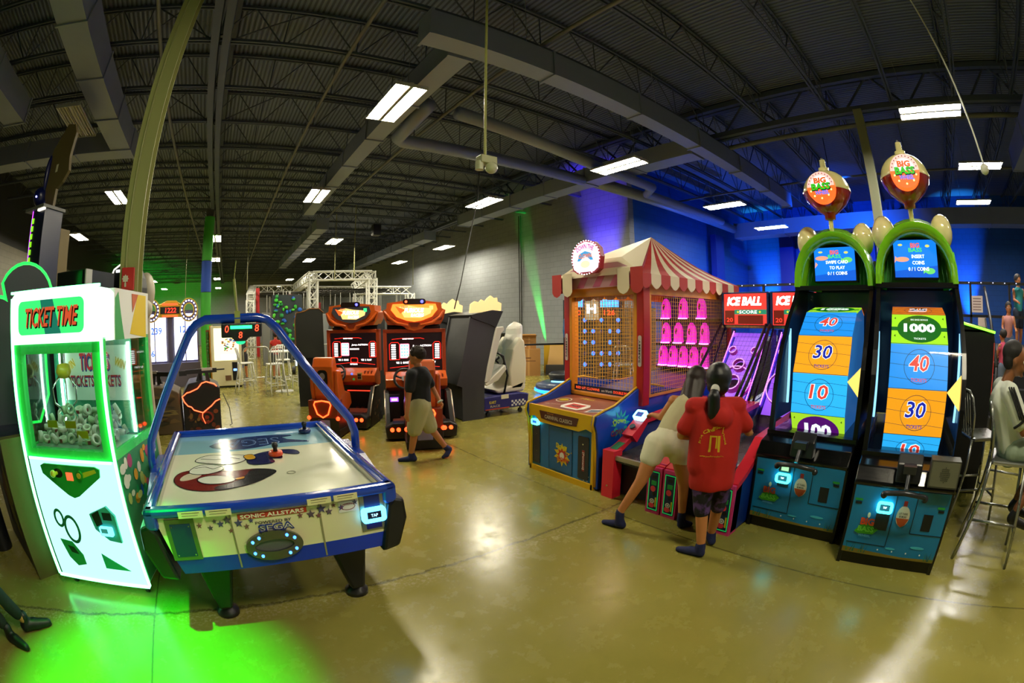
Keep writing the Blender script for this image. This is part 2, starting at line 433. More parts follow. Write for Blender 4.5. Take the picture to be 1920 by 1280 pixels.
# columns
cp = mat('#8d8f52', .45)
struct_c = MB(cp)
x, y, h = -.88, 3.72, .085
struct_c.box(x-h, y-.1, 0, x+h, y-.085, ZC-.9); struct_c.box(x-h, y+.085, 0, x+h, y+.1, ZC-.9); struct_c.box(x-.008, y-.09, 0, x+.008, y+.09, ZC-.9)
struct_c.box(x-.14, y-.14, 0, x+.14, y+.14, .02)
struct_c.cyl((x-.03, y-.105, 1.8), (x-.03, y-.105, 5.8), .011, 6)
struct(struct_c.build('steel_column'))
c2 = MB(mat('#4b4c44', .5)); x, y = -.9, 16.8
c2.box(x-.14, y-.14, 0, x+.14, y+.14, 5.85)
pad = [(0, 2.0, '#3fae2a'), (2.0, 2.9, '#3fae2a'), (2.9, 4.0, '#1a4fb8'), (4.0, 5.6, '#3fae2a')]
o = struct(c2.build('steel_column'))
for i, (a, b, c) in enumerate(pad):
    MB(mat(c, .55)).cyl((x, y, a+.01), (x, y, b-.01), .2, 16).build('padding', o)
c3 = MB(mat('#8f9070', .5)); x, y = 9.1, .86
c3.box(x-.1, y-.1, 0, x+.1, y+.1, 5.85); struct(c3.build('steel_column'))
# fire alarm on the near column
fa = thing('fire_alarm', 'red fire alarm horn and strobe on the yellow-green steel column', 'fire alarm', (-.88, 3.615, 1.97))
b = MB(mat('#b3241c', .4)); b.box(-.058, -.03, 0, .058, 0, .17); b.build('housing', fa, .006)
b = MB(mat('#c9c3a8', .3)); b.frame((-.02, -.031, .085), (1, 0, 0), (0, 0, 1)); b.star(0, 0, .032, .006, .006, 8, .7); b.rect(-.008, -.06, .008, -.03); b.build('strobe', fa)

# ---------------------------------------------------------------- lamps hanging under the joists
TUBE = glow('#fff5d8', 120., True); TUBEW = glow('#f6f0e8', 100., True)
def make_lamp(name='ceiling_lamp', tube=None, lit=True):
    r = thing(name, '', 'ceiling light', (0, 0, 4.95))
    h = MB(mat('#c9c6b8', .3, .3))
    for sx in (-.135, .135):
        h.prism([(sx-.11, .0), (sx-.09, .05), (sx+.09, .05), (sx+.11, .0), (sx+.105, .0), (sx+.086, .042), (sx-.086, .042), (sx-.105, 0)], -.62, .62, 'y')
    h.box(-.03, -.62, .03, .03, .62, .075)
    for y in (-.625, .62): h.box(-.25, y, -.005, .25, y+.008, .055)
    h.build('housing', r)
    hw = MB(STL)
    for y in (-.45, .45): hw.cyl((0, y, .07), (0, y, 1.0), .004, 5)
    hw.build('hanging_wire', r)
    for sx in (-.135, .135):
        t = MB(tube or TUBE)
        for k in (-.06, 0, .06): t.cyl((sx+k, -.6, .018), (sx+k, .6, .018), .016, 6, caps=False, smooth=True)
        t.build('tube_bank', r)
    return r
L0 = make_lamp()
lamps = [((2.2, 5.9), 'large bright ceiling light nearest the camera, under the square duct left of the security camera'),
 ((2.2, 11.4), 'warm ceiling light second in the row away from the nearest one'),
 ((-.66, 17.6), 'first ceiling light just right of the green and blue padded column'),
 ((-.79, 23.2), 'second ceiling light down right of the green and blue padded column'),
 ((-.92, 32.6), 'third ceiling light down beside the green and blue padded column'),
 ((-1.0, 40.3), 'lowest and farthest ceiling light beside the green and blue padded column'),
 ((-3.4, 11.6), 'ceiling light just left of the near yellow-green column'),
 ((-6.3, 16.3), 'white ceiling light beside the green glow on the far left'),
 ((-6.0, 33.2), 'upper small ceiling light seen between the two columns'),
 ((-6.1, 39.8), 'lower small ceiling light seen between the two columns'),
 ((7.25, 5.97), 'bright ceiling light above the round sign of the striped tent'),
 ((6.7, 10.4), 'ceiling light below the hanging security camera'),
 ((9.35, 17.8), 'ceiling light close to the grey wall, left of the hanging camera'),
 ((9.4, 23.2), 'smaller ceiling light near the grey wall, above the orange racing cabinets'),
 ((4.3, 17.8), 'ceiling light above the tall corner of the white truss frame'),
 ((4.3, 23.4), 'ceiling light left above the raised white truss corner'),
 ((4.7, 33.6), 'small ceiling light over the left arm of the white truss'),
 ((4.6, 39.0), 'smallest ceiling light touching the left arm of the white truss'),
 ((11.84, 5.77), 'ceiling light in front of the blue wall, right of the striped tent peak'),
 ((15.6, 5.7), 'ceiling light over the blue wall, left of the left lure topper'),
 ((7.5, -.72), 'topmost ceiling light at the right, above the right lure topper'),
 ((10.5, -2.0), 'middle of the three ceiling lights at the right edge'),
 ((13.8, -2.1), 'lowest of the three ceiling lights at the right edge')]
Lw = None
for i, ((x, y), lab) in enumerate(lamps):
    if i == 0: r = L0
    elif i < 18: r = dup(L0, (x, y, 4.95))
    elif i == 18: r = Lw = make_lamp('ceiling_lamp', TUBEW)
    else: r = dup(Lw, (x, y, 4.95))
    r.location = (x, y, 4.95); r['label'] = lab; r['group'] = 'fluorescent high bay ceiling lights'
off = make_lamp('ceiling_lamp', mat('#9a9870', .3)); off.location = (-3.2, 6.93, 4.95); off['label'] = 'unlit louvred ceiling light above the brown cut-out at the upper left'

# ---------------------------------------------------------------- ducts
DM = mat('#8a92a8', .45, .2)
def duct(name, label, x0, y0, x1, y1, z0, z1, step=1.6, m=DM):
    b = MB(m); b.box(x0, y0, z0, x1, y1, z1)
    lx, ly = x1-x0, y1-y0; L = max(lx, ly); n = max(1, int(L/step))
    for i in range(n+1):
        t = L*i/n
        if lx > ly: b.box(x0+t-.02, y0-.025, z0-.025, x0+t+.02, y1+.025, z1+.025)
        else: b.box(x0-.025, y0+t-.02, z0-.025, x1+.025, y0+t+.02, z1+.025)
    o = tag(b.build(name), label, 'duct'); h = MB(STL); k = max(1, int(L/3.5))
    for i in range(k+1):
        t = L*(i+.5)/(k+1)
        for q in (.03, .97):
            px, py = (x0+t, y0+(y1-y0)*q) if lx > ly else (x0+(x1-x0)*q, y0+t); h.cyl((px, py, z1), (px, py, 6.75), .006, 5)
    h.build('hanger_rod', o); return o
duct('square_duct', 'large grey square air duct running from the security camera to the blue room', 2.0, 4.37, 14.2, 4.69, 5.3, 5.72, 1.75)
duct('square_duct', 'grey square duct running away above the nearest ceiling light', 2.48, 4.75, 2.83, 15.0, 5.3, 5.7, 1.5)
duct('square_duct', 'ribbed grey duct running away above the white truss', 3.3, 16.6, 3.75, 29.0, 5.2, 5.6, 1.1)
duct('square_duct', 'grey duct along the top of the grey wall near the tent', 8.35, 4.75, 8.85, 14.8, 5.3, 5.7, 1.6)
duct('square_duct', 'distant grey duct along the grey wall over the racing cabinets', 8.1, 17.2, 8.6, 29.0, 5.15, 5.5, 1.2)
duct('square_duct', 'blue-grey square duct at the upper left over the brown cut-out', -3.1, -3.0, -2.6, 9.2, 5.3, 5.75, 1.5)
duct('square_duct', 'grey cross duct joining behind the unlit light at the upper left', -8.6, 9.25, -2.6, 9.75, 5.3, 5.75, 1.5)
duct('square_duct', 'dark square duct in the upper left corner', -5.3, -3.0, -4.75, 7.3, 5.3, 5.75, 1.5)
duct('square_duct', 'long grey soffit duct above the blue back wall', 17.6, -8.0, 18.4, 8.2, 5.1, 5.7, 2.2)
duct('square_duct', 'dark hanging duct at the upper right edge', 5.6, -3.6, 11.0, -3.1, 5.0, 5.5, 1.8)
def pipe(name, label, pts, r):
    return tag(MB(DM).tube(pts, r, 12).build(name), label, 'duct')
pipe('round_duct', 'round grey duct crossing behind the security camera', [(3.0, 6.4, 5.35), (3.1, 8.0, 5.35), (3.25, 8.12, 5.35), (8.3, 8.12, 5.35)], .14)
pipe('round_duct', 'round duct running toward the light by the grey corner', [(3.4, 6.1, 5.15), (7.4, 6.7, 5.15), (9.6, 6.8, 5.15), (10.0, 7.3, 5.15), (11.4, 7.3, 5.15), (14.6, 7.3, 5.15)], .12)
pipe('round_duct', 'round grey duct lying along the top of the blue wall', [(8.9, 8.2, 5.45), (17.5, 8.2, 5.45)], .17)
# hanging security camera
sc_ = thing('security_camera', 'white domed security camera on a long pole from the ceiling', 'security camera', (2.02, 3.12, 2.9))
# pole, bracket, dome
b = MB(mat('#a8a858', .4)); b.cyl((0, 0, .22), (0, 0, 3.85), .016, 8); b.build('pole', sc_)
b = MB(mat('#b9b88c', .4)); b.box(-.08, -.06, .14, .12, .06, .23); b.build('bracket', sc_, .008)
b = MB(mat('#c9c8a0', .25)); b.ball((.06, -.03, .1), .07); b.cyl((-.07, 0, .06), (-.07, 0, .16), .045, 12); b.build('dome', sc_)
sc_.scale = (.8, .8, .8)
# hanging rods and cables
for i, (x, y, z0, rr) in enumerate([(4.9, 20, 3.6, .02), (5.4, 18.5, 3.6, .02), (9.6, 21.8, 3.6, .02), (.9, 21.4, 3.3, .02), (-2.2, 21.6, 2.2, .015)]):
    tag(MB(mat('#8b8a5a', .4)).cyl((x, y, z0), (x, y, 6.75), rr, 6).build('hanging_rod'),
        ['thin hanging rod through the light above the tall truss corner', 'thin hanging rod right of the tall truss corner', 'thin hanging rod at the right end of the truss', 'thin rod hanging left of the truss', 'thin rod hanging between the two columns'][i], 'rod')
tag(MB(mat('#2b2b28', .5)).cyl((10.95, 14.3, 1.2), (10.95, 14.3, 5.9), .02, 6).cyl((10.95, 14.42, 1.2), (10.95, 14.42, 5.9), .02, 6).build('wall_conduit'), 'pair of thin conduits running down the grey wall behind the wrapped seat', 'conduit')
tag(MB(mat('#1a1a18', .5)).tube([(4.1, 7.4, 1.9), (4.3, 7.5, 2.4), (5.0, 8.0, 4.3), (5.2, 8.2, 5.97)], .012, 6).build('power_cable'), 'black power cable rising from the grey cabinets to the ceiling', 'cable')
b = MB(mat('#d8d6c8', .4)); b.cyl((5.0, -.73, 6.75), (5.0, -1.0, 3.25), .012, 6); b.ball((5.0, -1.0, 3.2), .06)
tag(b.build('pendant_drop'), 'thin white cord with a small weight hanging at the upper right', 'cord')
tag(MB(BLK).box(5.0, 14.8, 4.7, 5.28, 15.1, 5.1).build('ceiling_speaker', bev=.02), 'black box speaker hanging from the ceiling left of the ceiling lights by the wall', 'speaker')
# stage lights: small fixtures with their beams
def stage_light(label, loc, target, color, power, angle, blend=.4, size=.05):
    t = thing('stage_light', label, 'stage light', loc)
    d = (Vector(target) - Vector(loc)).normalized()
    b = MB(BLK); b.at(align(d)); b.cone((0, 0, -.16), .06, (0, 0, -.02), .085, 14); b.build('housing', t)
    b = MB(BLK)
    if loc[2] < 3: b.box(-.02, -.02, -loc[2], .02, .02, -.02); b.cyl((0, 0, -loc[2]), (0, 0, -loc[2]+.02), .1, 12)
    else: b.cyl((0, 0, .02), (0, 0, 6.75-loc[2]), .012, 6)
    b.build('stand', t)
    b = MB(glow(color, 3.)); b.at(align(d)); b.cyl((0, 0, -.02), (0, 0, -.012), .07, 14); b.build('lens', t)
    ld = bpy.data.lights.new('beam', 'SPOT'); ld.energy = power; ld.color = lin(color); ld.spot_size = R(angle); ld.spot_blend = blend; ld.shadow_soft_size = size
    o = bpy.data.objects.new('beam', ld); COL.objects.link(o); o.parent = t; o.location = d*.02; o.rotation_euler = (-d).to_track_quat('Z', 'Y').to_euler()
    return t
stage_light('small floor spotlight throwing a green beam up the grey wall', (10.88, 12.75, .35), (11.0, 13.65, 3.6), '#10ff50', 4000, 14, .8)
stage_light('spotlight washing violet onto the top of the grey wall by the blue corner', (10.2, 9.7, 1.8), (11.0, 9.9, 5.2), '#5030ff', 2200, 40, 1.)
stage_light('blue uplight below the blue back wall', (19.7, 7.5, 1.0), (20.25, 7.7, 4.2), '#20b0ff', 2200, 36, 1.)
stage_light('blue uplight behind the play platform', (19.7, -2.3, 1.0), (20.25, -2.3, 4.2), '#20a0ff', 2200, 36, 1.)
stage_light('blue uplight beside the striped tent', (15.5, 8.0, .3), (15.5, 8.8, 4.0), '#1060ff', 800, 100, 1.)
stage_light('green wash light on the far left', (-7.5, 24, 2.0), (-8.0, 40, 5.2), '#10ff30', 5200, 50, 1.)
stage_light('green floor spotlight above the ticket crane', (-1.2, 1.1, 5.2), (-.9, 1.72, 0), '#02ff08', 3400, 24, .9)
stage_light('blue spotlight under the ceiling over the blue room', (12.5, 2.5, 5.6), (20.0, 4.0, 3.0), '#1060ff', 1500, 100, 1.)
# ---------------------------------------------------------------- ticket crane (front faces local -Y)
def fr(mb, x, y, z, face='front'):
    "frame for artwork: front (-Y), right side (+X), left side (-X), back (+Y), top (+Z)"
    u, v = {'front': ((1, 0, 0), (0, 0, 1)), 'right': ((0, 1, 0), (0, 0, 1)), 'left': ((0, -1, 0), (0, 0, 1)), 'back': ((-1, 0, 0), (0, 0, 1)), 'top': ((1, 0, 0), (0, 1, 0))}[face]
    return mb.frame((x, y, z), u, v)
GRN = mat('#1fae4a', .35); RED = mat('#b8241c', .4); YEL = mat('#e0a818', .4)
GL = glass()
ck = thing('ticket_crane', 'glowing white and green crane game full of pale ticket rolls', 'crane game', (-1.255, 2.775, 0), -12)
w2, dp, HT = .42, .82, 1.93
PAN = glow('#a8f2ec', 1.0, True)
b = MB(mat('#d5ddd8', .4)); b.box(-w2+.02, .02, .09, w2-.02, dp, .93); b.build('base_cabinet', ck)
fp = MB(PAN).box(-w2+.02, 0, .1, w2-.02, .02, .93).build('front_panel', ck, label='pale cyan backlit moulded front')
b = MB(mat('#3fdc68', .25)); b.box(-w2, 0, .93, w2, .06, .985)
for x in (-w2+.03, w2-.05): b.box(x-.03, 0, .985, x+.05, .06, 1.64)
b.box(-w2, dp-.06, .93, -w2+.06, dp, 1.64); b.box(w2-.06, dp-.06, .93, w2, dp, 1.64)
b.box(-w2, 0, 1.56, w2, .05, 1.64); b.box(-w2, .06, .93, -w2+.03, dp, .985); b.box(w2-.03, .06, .93, w2, dp, .985)
b.build('window_frame', ck)
hd = MB(glow('#d9ffe6', 1.1, True)); hd.prism([(-w2, 1.62), (-w2, 1.9), (-w2+.04, 1.93), (w2-.04, 1.93), (w2, 1.9), (w2, 1.62)], -.03, .2, 'y')
hd = hd.build('header', ck, .01, label='glowing white header')
b = MB(mat('#e3e4d8', .5)); b.box(-w2, .2, 1.62, w2, dp, 1.93)
fr(b, w2, dp/2, 1.77, 'right'); b.m(mat('#35a052')); b.poly([(-.2, -.15), (-.05, -.15), (-.15, .14), (-.2, .1)]); b.m(mat('#e0c020')); b.poly([(.05, -.12), (.36, -.15), (.36, .14), (.2, .14)]); b.m(mat('#c05a28')); b.poly([(.08, .14), (.2, .14), (.1, .02)], .004)
b.build('upper_side_panel', ck)
s = MB(glow('#35d86a', .9)); fr(s, 0, -.031, 1.775); s.rrect(-.33, -.1, .3, .1, .04, .004)
s.m(glow('#1a7a60', .6)); s.poly([(-.05, -.1), (.1, -.1), (.02, .1), (-.1, .1)], .0045, .0005)
s.m(mat('#15181a')); s.txt('TICKET TIME', .002, -.008, .115, .0055, .5, .035, slant=.15); s.m(glow('#c04a28', .8)); s.txt('TICKET TIME', -.006, 0, .115, .0075, .5, .02, slant=.15)
s.build('sign_plate', hd)
LED = glow('#5cff8c', 6., True)
b = MB(LED)
for x in (-w2-.012, w2-.004): b.box(x, -.02, .1, x+.016, .0, 1.9)
b.box(-w2, -.02, .085, w2, 0, .1); b.box(-w2, -.035, 1.925, w2, -.015, 1.94); b.box(-w2+.03, -.012, .915, w2-.03, -.002, .93)
b.build('edge_light_strip', ck, label='bright green edge light strip')
b = MB(GL); b.box(-w2+.06, .02, .985, w2-.08, .026, 1.56); b.build('front_pane', ck)
b = MB(GL); b.box(w2-.012, .06, .985, w2-.006, dp-.06, 1.62); b.build('side_pane', ck)
b = MB(GL); b.box(-w2+.006, .06, .985, -w2+.012, dp-.06, 1.62); b.build('side_pane', ck)
b = MB(mat('#3a8a6a', .25)); b.box(-w2+.03, .53, .985, w2-.03, .55, 1.62); b.build('back_wall', ck)
s = MB(mat('#dfe6e0', .5)); fr(s, .04, .528, 1.39); s.rect(-.31, -.18, .31, .19, .006, .006)
s.m(glow('#e8d820', .35)); 
s.txt('WIN', -.245, .06, .06, .009, .1, .03, rot=.5); s.txt('WIN', .25, .07, .06, .009, .1, .03, rot=-.35)
s.m(mat('#2a3d90')); s.txt('TICKETS', .01, .075, .12, .008, .3, .05); s.txt('TICKETS TICKETS', 0, -.05, .08, .008, .5, .03)
s.m(mat('#e8283c')); s.txt('TICKETS', 0, .085, .12, .0095, .29, .02); s.m(mat('#c02834')); s.txt('TICKETS TICKETS', 0, -.045, .075, .0095, .5, .01)
s.build('win_tickets_sign', ck, label='white WIN TICKETS sign at the back of the window')
b = MB(glow('#d8ffe8', 9., True)); b.cyl((-.3, .5, 1.0), (-.3, .5, 1.6), .012, 8); b.cyl((w2-.04, .5, 1.0), (w2-.04, .5, 1.6), .012, 8); b.cyl((-.3, .1, 1.6), (.3, .1, 1.6), .012, 8); b.build('added_inner_tube', ck)  # glowing tubes added to brighten the dark inside of the crane
b = MB(CHR); b.cyl((-.2, .4, 1.6), (-.2, .4, 1.45), .02, 10); b.m(mat('#c0a828', .3)); b.lathe([(0, .06), (.05, .05), (.07, 0), (.05, -.04), (0, -.05)], 14, (-.2, .4, 1.42)); b.m(CHR)
for a in (0, 120, 240):
    c, q = math.cos(R(a)), math.sin(R(a)); b.tube([(-.2+.04*c, .4+.04*q, 1.4), (-.2+.12*c, .4+.12*q, 1.32), (-.2+.11*c, .4+.11*q, 1.22), (-.2+.03*c, .4+.03*q, 1.16)], .008, 6)
b.build('claw', ck)
b = MB(mat('#a8d8b0', .5)); b.box(-w2+.03, .04, .94, w2-.03, dp-.03, .975); b.build('prize_bed', ck)
p = MB(mat('#1d9a3a', .3)); fr(p, 0, -.0005, .82); tri = [(-.28, .06), (-.24, .075), (.24, .075), (.28, .06), (.27, .01), (.05, -.12), (0, -.135), (-.05, -.12), (-.27, .01)]
p.poly(tri, .012, .012); p.m(mat('#c7c028')); p.poly([(.12, .0), (.25, .04), (.24, .06), (.1, .03)], .013, .001); p.m(BLK); p.ell(-.11, .02, .045, .03, .013, .001)
cp_ = p.build('control_panel', ck)
j = MB(mat('#c8c030', .3)); fr(j, 0, 0, .82); j.cyl((-.12, .02, .01), (-.12, .03, .06), .012, 8); j.ball((-.12, .03, .065), .024); j.build('joystick', cp_)
j = MB(glow('#ff5a30', 1.2)); fr(j, 0, 0, .82); j.rect(-.03, -.02, .03, .03, .018, .01); j.build('display', cp_)
j = MB(mat('#2a8a2a', .2)); fr(j, 0, 0, .82); j.cyl((.1, .02, .012), (.1, .02, .03), .03, 14); j.m(mat('#d0b030')).cyl((.1, .02, .03), (.1, .02, .036), .018, 12); j.build('button', cp_)
o8 = MB(mat('#1c7a4c', .3)); fr(o8, -.17, -.001, .5); o8.ring(.05, -.04, .075, .1, .022, .006); o8.ring(-.055, .03, .05, .065, .02, .0065); o8.build('ring_ornament', ck)
dr = MB(mat('#23b060', .3)); fr(dr, -.16, -.001, .28); dr.poly([(-.12, .1), (.0, .09), (.07, .0), (.07, -.07), (-.02, -.09), (-.08, -.03)], .008); dr.m(mat('#0c3a1c')); dr.poly([(-.06, .06), (.0, .05), (.03, .0), (-.04, .01)], .009, .001); dr.build('prize_door', ck)
tr = MB(mat('#1fb487', .3)); fr(tr, .17, -.001, .25); tr.poly([(-.08, .06), (.14, -.05), (-.08, -.05)], .006); tr.build('speaker_grille', ck)
cr = MB(mat('#3aa7a0', .3)); fr(cr, .2, -.001, .53); cr.poly([(-.1, .06), (.06, .12), (.12, .06), (.12, -.12), (.02, -.11), (-.08, -.04)], .02, .02); cr.m(BLK); cr.poly([(-.08, .06), (-.01, .09), (.0, -.0), (-.06, -.02)], .021, .001); cr.rect(.015, .03, .09, .08, .021, .001)
cr = cr.build('card_reader', ck); s = MB(glow('#6ff0ff', 1.4)); fr(s, .22, -.025, .5); s.rrect(-.05, -.04, .06, .02, .01, .02, .02); s.m(glow('#2a7a6a', .8)); s.rect(-.035, -.02, .02, .01, .021, .001); s.build('reader_screen', cr)
sg = MB(mat('#3a8a5a', .5)); fr(sg, w2+.001, dp/2, .6, 'right'); sg.poly([(-.38, -.48), (.39, -.48), (.39, .33), (-.38, .33)], .002)
random.seed(3)
for i in range(46):
    x, y = random.uniform(-.34, .34), random.uniform(-.3, .3); sg.m(mat(random.choice(['#c8d878', '#2a6ad0', '#e0a030', '#b04a70', '#e8e8d0', '#20a860']))); sg.ell(x, y, random.uniform(.02, .05), random.uniform(.02, .05), .003+.0002*i, .0005, 8)
sg.build('side_graphic', ck)
cs = MB(mat('#2a2a2a', .4))
for x, y in ((-.33, .08), (.35, .08), (-.35, dp-.08), (.35, dp-.08)):
    cs.cyl((x-.012, y, .032), (x+.012, y, .032), .032, 14); cs.box(x-.018, y-.01, .03, x+.018, y+.01, .095)
cs.build('caster', ck)
# ticket rolls heaped in the crane: each its own object
kin = [mat('#c9d6b8', .5), mat('#a7c79a', .5), mat('#d9dcc8', .5)]
def roll_mesh(m, r, w_):
    b = MB(m); b.lathe([(r*.62, -w_/2), (r, -w_/2), (r, w_/2), (r*.62, w_/2), (r*.62, -w_/2)], 12); b.m(mat('#8a3a3a')); b.box(-.012, -r*1.02, -w_*.4, .012, -r*.98, w_*.4)
    return b.build('ticket_roll')
rolls = [roll_mesh(kin[i], .033+.003*i, .03) for i in range(3)]
random.seed(5); first = [True]*3; placed = []
Mck = ck.matrix_basis.copy() if False else Matrix.Translation((-1.255, 2.775, 0)) @ Matrix.Rotation(R(-12), 4, 'Z')
gx = 0
for L_, z in enumerate((.985+.036, .985+.085, .985+.13, .985+.175)):
    for iy in range(8):
        for ix in range(9):
            if L_ and (iy < L_ or random.random() < .12*L_): continue
            x = -.33+ix*.08+(.04 if L_ else 0)+random.uniform(-.008, .008); yy = .12+iy*.08+random.uniform(-.008, .008)
            if x > .34 or yy > .49: continue
            k = random.randrange(3); o = rolls[k]
            if not first[k]: o = o.copy(); COL.objects.link(o)
            first[k] = False
            o.matrix_basis = Mck @ Matrix.Translation((x, yy, z+random.uniform(0, .012))) @ Euler((R(random.choice([90, 90, 70, 20])+random.uniform(-15, 15)), 0, R(random.uniform(0, 180)))).to_matrix().to_4x4()
            tag(o, 'small pale ticket roll heaped behind the glass of the crane game', 'ticket roll', 'ticket rolls heaped in the crane game')
for i, (x, z, c) in enumerate([(-.16, 1.12, '#b8c020'), (.02, 1.12, '#c0b818'), (.12, 1.06, '#c8c820')]):
    tg = MB(mat(c, .4)); tg.at(Mck).box(x-.05, .1, z-.02, x+.05, .104, z+.025)
    tag(tg.build('price_tag'), ['leftmost yellow tag standing on the ticket rolls', 'middle yellow tag standing on the ticket rolls', 'lowest yellow tag by the right post of the crane window'][i], 'tag')

# ---------------------------------------------------------------- air hockey table
HB = mat('#1440b0', .15, .0, .6); CRM = mat('#e6dcae', .4)
ah = thing('air_hockey_table', 'blue and cream air hockey table with an overhead scoreboard arch', 'air hockey table', (.1, 3.08, 0))
X0, X1, Y0, Y1 = -.7, .72, -.9, .92
b = MB(mat('#f2f2d4', .12, 0, .8)); b.box(X0+.07, Y0+.08, .74, X1-.07, Y1-.07, .775); pf = b.build('playing_surface', ah)
a = MB(mat('#8fc4d8', .12, 0, .8)); fr(a, .0, 0, .7755, 'top')
a.poly([(X0+.07, .28), (X1-.07, .28), (X1-.07, Y1-.07), (X0+.07, Y1-.07)], .001, .001)
DBL = mat('#0d2a63', .15, 0, .6)
def soft(P, k=2):
    for _ in range(k):
        Q = []
        for p, q in zip(P, P[1:]+P[:1]): Q += [(p[0]*.75+q[0]*.25, p[1]*.75+q[1]*.25), (p[0]*.25+q[0]*.75, p[1]*.25+q[1]*.75)]
        P = Q
    return P
def blot(P, c, z, line=True, k=2):
    P = soft(P, k); a.m(mat(c, .15, 0, .6)); a.poly(P, z, .0006)
    if line: a.m(mat('#0c1424', .15, 0, .6)); a.line(P+P[:1], .007, z+.0006, .0004)
blot([(-.36, .5), (-.1, .68), (.2, .7), (.42, .62), (.24, .56), (.56, .34), (.24, .42), (.08, .33), (-.1, .3), (-.3, .38)], '#12306c', .0022, False, 1)
a.m(mat('#7fa0cc', .15, 0, .6)); a.txt('SEGA', .02, .49, .2, .0035, .46, .0, rot=PI); a.m(mat('#12306c', .15, 0, .6)); a.txt('SEGA', .02, .49, .17, .0045, .44, -.025, rot=PI)
blot([(-.05, .08), (.1, .2), (.33, .2), (.36, .04), (.28, .06), (.2, .14), (.22, -.04), (.12, .02), (.16, -.12), (-.05, -.12)], '#141c58', .0026)
blot([(-.47, .07), (-.36, .22), (-.2, .17), (-.04, .15), (-.06, -.01), (-.18, -.06), (-.34, .0)], '#e8e6d6', .0034)
blot([(-.08, .12), (0, .16), (.03, .02), (-.05, .0)], '#d8a020', .0048)
blot([(-.58, -.3), (-.54, -.15), (-.4, -.12), (-.2, -.22), (.0, -.19), (.15, -.27), (.08, -.38), (-.06, -.5), (-.26, -.56), (-.42, -.53), (-.53, -.44)], '#7c1c1a', .0026)
blot([(-.03, -.2), (.15, -.27), (.07, -.39), (-.06, -.5), (-.26, -.55), (-.3, -.5), (-.12, -.42), (-.07, -.31)], '#24242a', .0040)
blot([(-.53, -.36), (-.4, -.3), (-.36, -.2), (-.42, -.16), (-.52, -.24)], '#d8c8b0', .0040, False)
blot([(-.49, -.17), (-.41, -.02), (-.28, -.04), (-.2, -.15), (-.31, -.24), (-.42, -.24)], '#eceadc', .0048)
blot([(-.42, -.33), (-.33, -.27), (-.19, -.31), (-.13, -.4), (-.23, -.45), (-.36, -.43)], '#eceadc', .0054)
blot([(-.17, -.38), (-.08, -.34), (-.1, -.4)], '#d89020', .0064, False)
a.m(mat('#0c1424', .15, 0, .6)); a.line([(-.44, -.1), (-.36, -.08), (-.3, -.14), (-.24, -.1)], .006, .0058, .0004); a.line([(-.4, .12), (-.28, .08), (-.16, .1), (-.1, .05)], .006, .0046, .0004)
a.m(mat('#9a9a84', .2)); a.ring(.22, -.35, .03, .03, .006, .003)
a.build('table_graphic', pf, label='blue, dark red and cream swoosh picture under the gloss')
r = MB(HB)
def rail(x0, y0, x1, y1): r.box(x0, y0, .7, x1, y1, .82)
r.box(X0, Y0, .765, X1, Y0+.08, .82); rail(X0, Y1-.08, X1, Y1); rail(X0, Y0, X0+.08, Y1); rail(X1-.08, Y0, X1, Y1)
r.build('rim', ah, .025, 3)
g = MB(CHR); g.box(X0+.075, Y0+.08, .775, X0+.085, Y1-.08, .812); g.box(X1-.085, Y0+.08, .775, X1-.075, Y1-.08, .812); g.box(X0+.03, Y0+.1, .82, X0+.036, Y1-.1, .825); g.box(X1-.04, Y0+.1, .82, X1-.034, Y1-.1, .825); g.build('metal_strip', ah)
body = MB(CRM); body.prism([(X0+.06, .77), (X1-.04, .77), (X1-.08, .53), (X0+.12, .53)], Y0+.03, Y1-.03, 'y'); body.m(mat('#0f35b0', .3)); body.prism([(X0+.12, .53), (X1-.08, .53), (X1-.1, .44), (X0+.15, .44)], Y0+.03, Y1-.03, 'y')
bd = body.build('body', ah)
sd = MB(mat('#101216', .3)); 
for s_ in (-1, 1):
    xx = X1 if s_ > 0 else X0
    P = [(xx-.02*s_, .74), (xx+.04*s_, .72), (xx+.05*s_, .6), (xx-.01*s_, .43), (xx-.12*s_, .41), (xx-.1*s_, .5), (xx-.06*s_, .7)]
    sd.prism(P, Y0+.0, Y0+.5, 'y'); sd.prism(P, Y1-.5, Y1, 'y')
sd.build('corner_fairing', ah, .02)
sd = MB(mat('#16308a', .25, 0, .5))
for s_ in (-1, 1):
    xx = X1 if s_ > 0 else X0
    sd.prism([(Y0+.5, .45), (Y1-.5, .45), (Y1-.45, .74), (Y1-.7, .8), (Y0+.7, .8), (Y0+.45, .74)], xx-.02*s_, xx+.05*s_, 'x')
sd.build('side_panel', ah)
F = MB(mat('#8f8a60', .3)); yf = Y0+.029
fr(F, 0, yf, 0); F.rect(-.215, .45, -.205, .77, .003); F.rect(.275, .45, .285, .77, .003); F.build('panel_seam', bd)
F = MB(mat('#b0301c')); fr(F, .03, yf, .04)
F.rect(-.2, .685, .18, .715, .004); F.m(mat('#f0ead0')); F.txt('SONIC ALLSTARS', -.01, .7, .022, .006, .35, .03)
F.m(mat('#3a2c38')); F.txt('POWERED BY', -.01, .658, .016, .005, .2, .02)
F.m(mat('#1b2f8a')); F.txt('SEGA', 0, .625, .045, .005, .2, .06); F.m(mat('#d8d2b0')); F.txt('SEGA', 0, .625, .03, .007, .18, -.01)
random.seed(2)
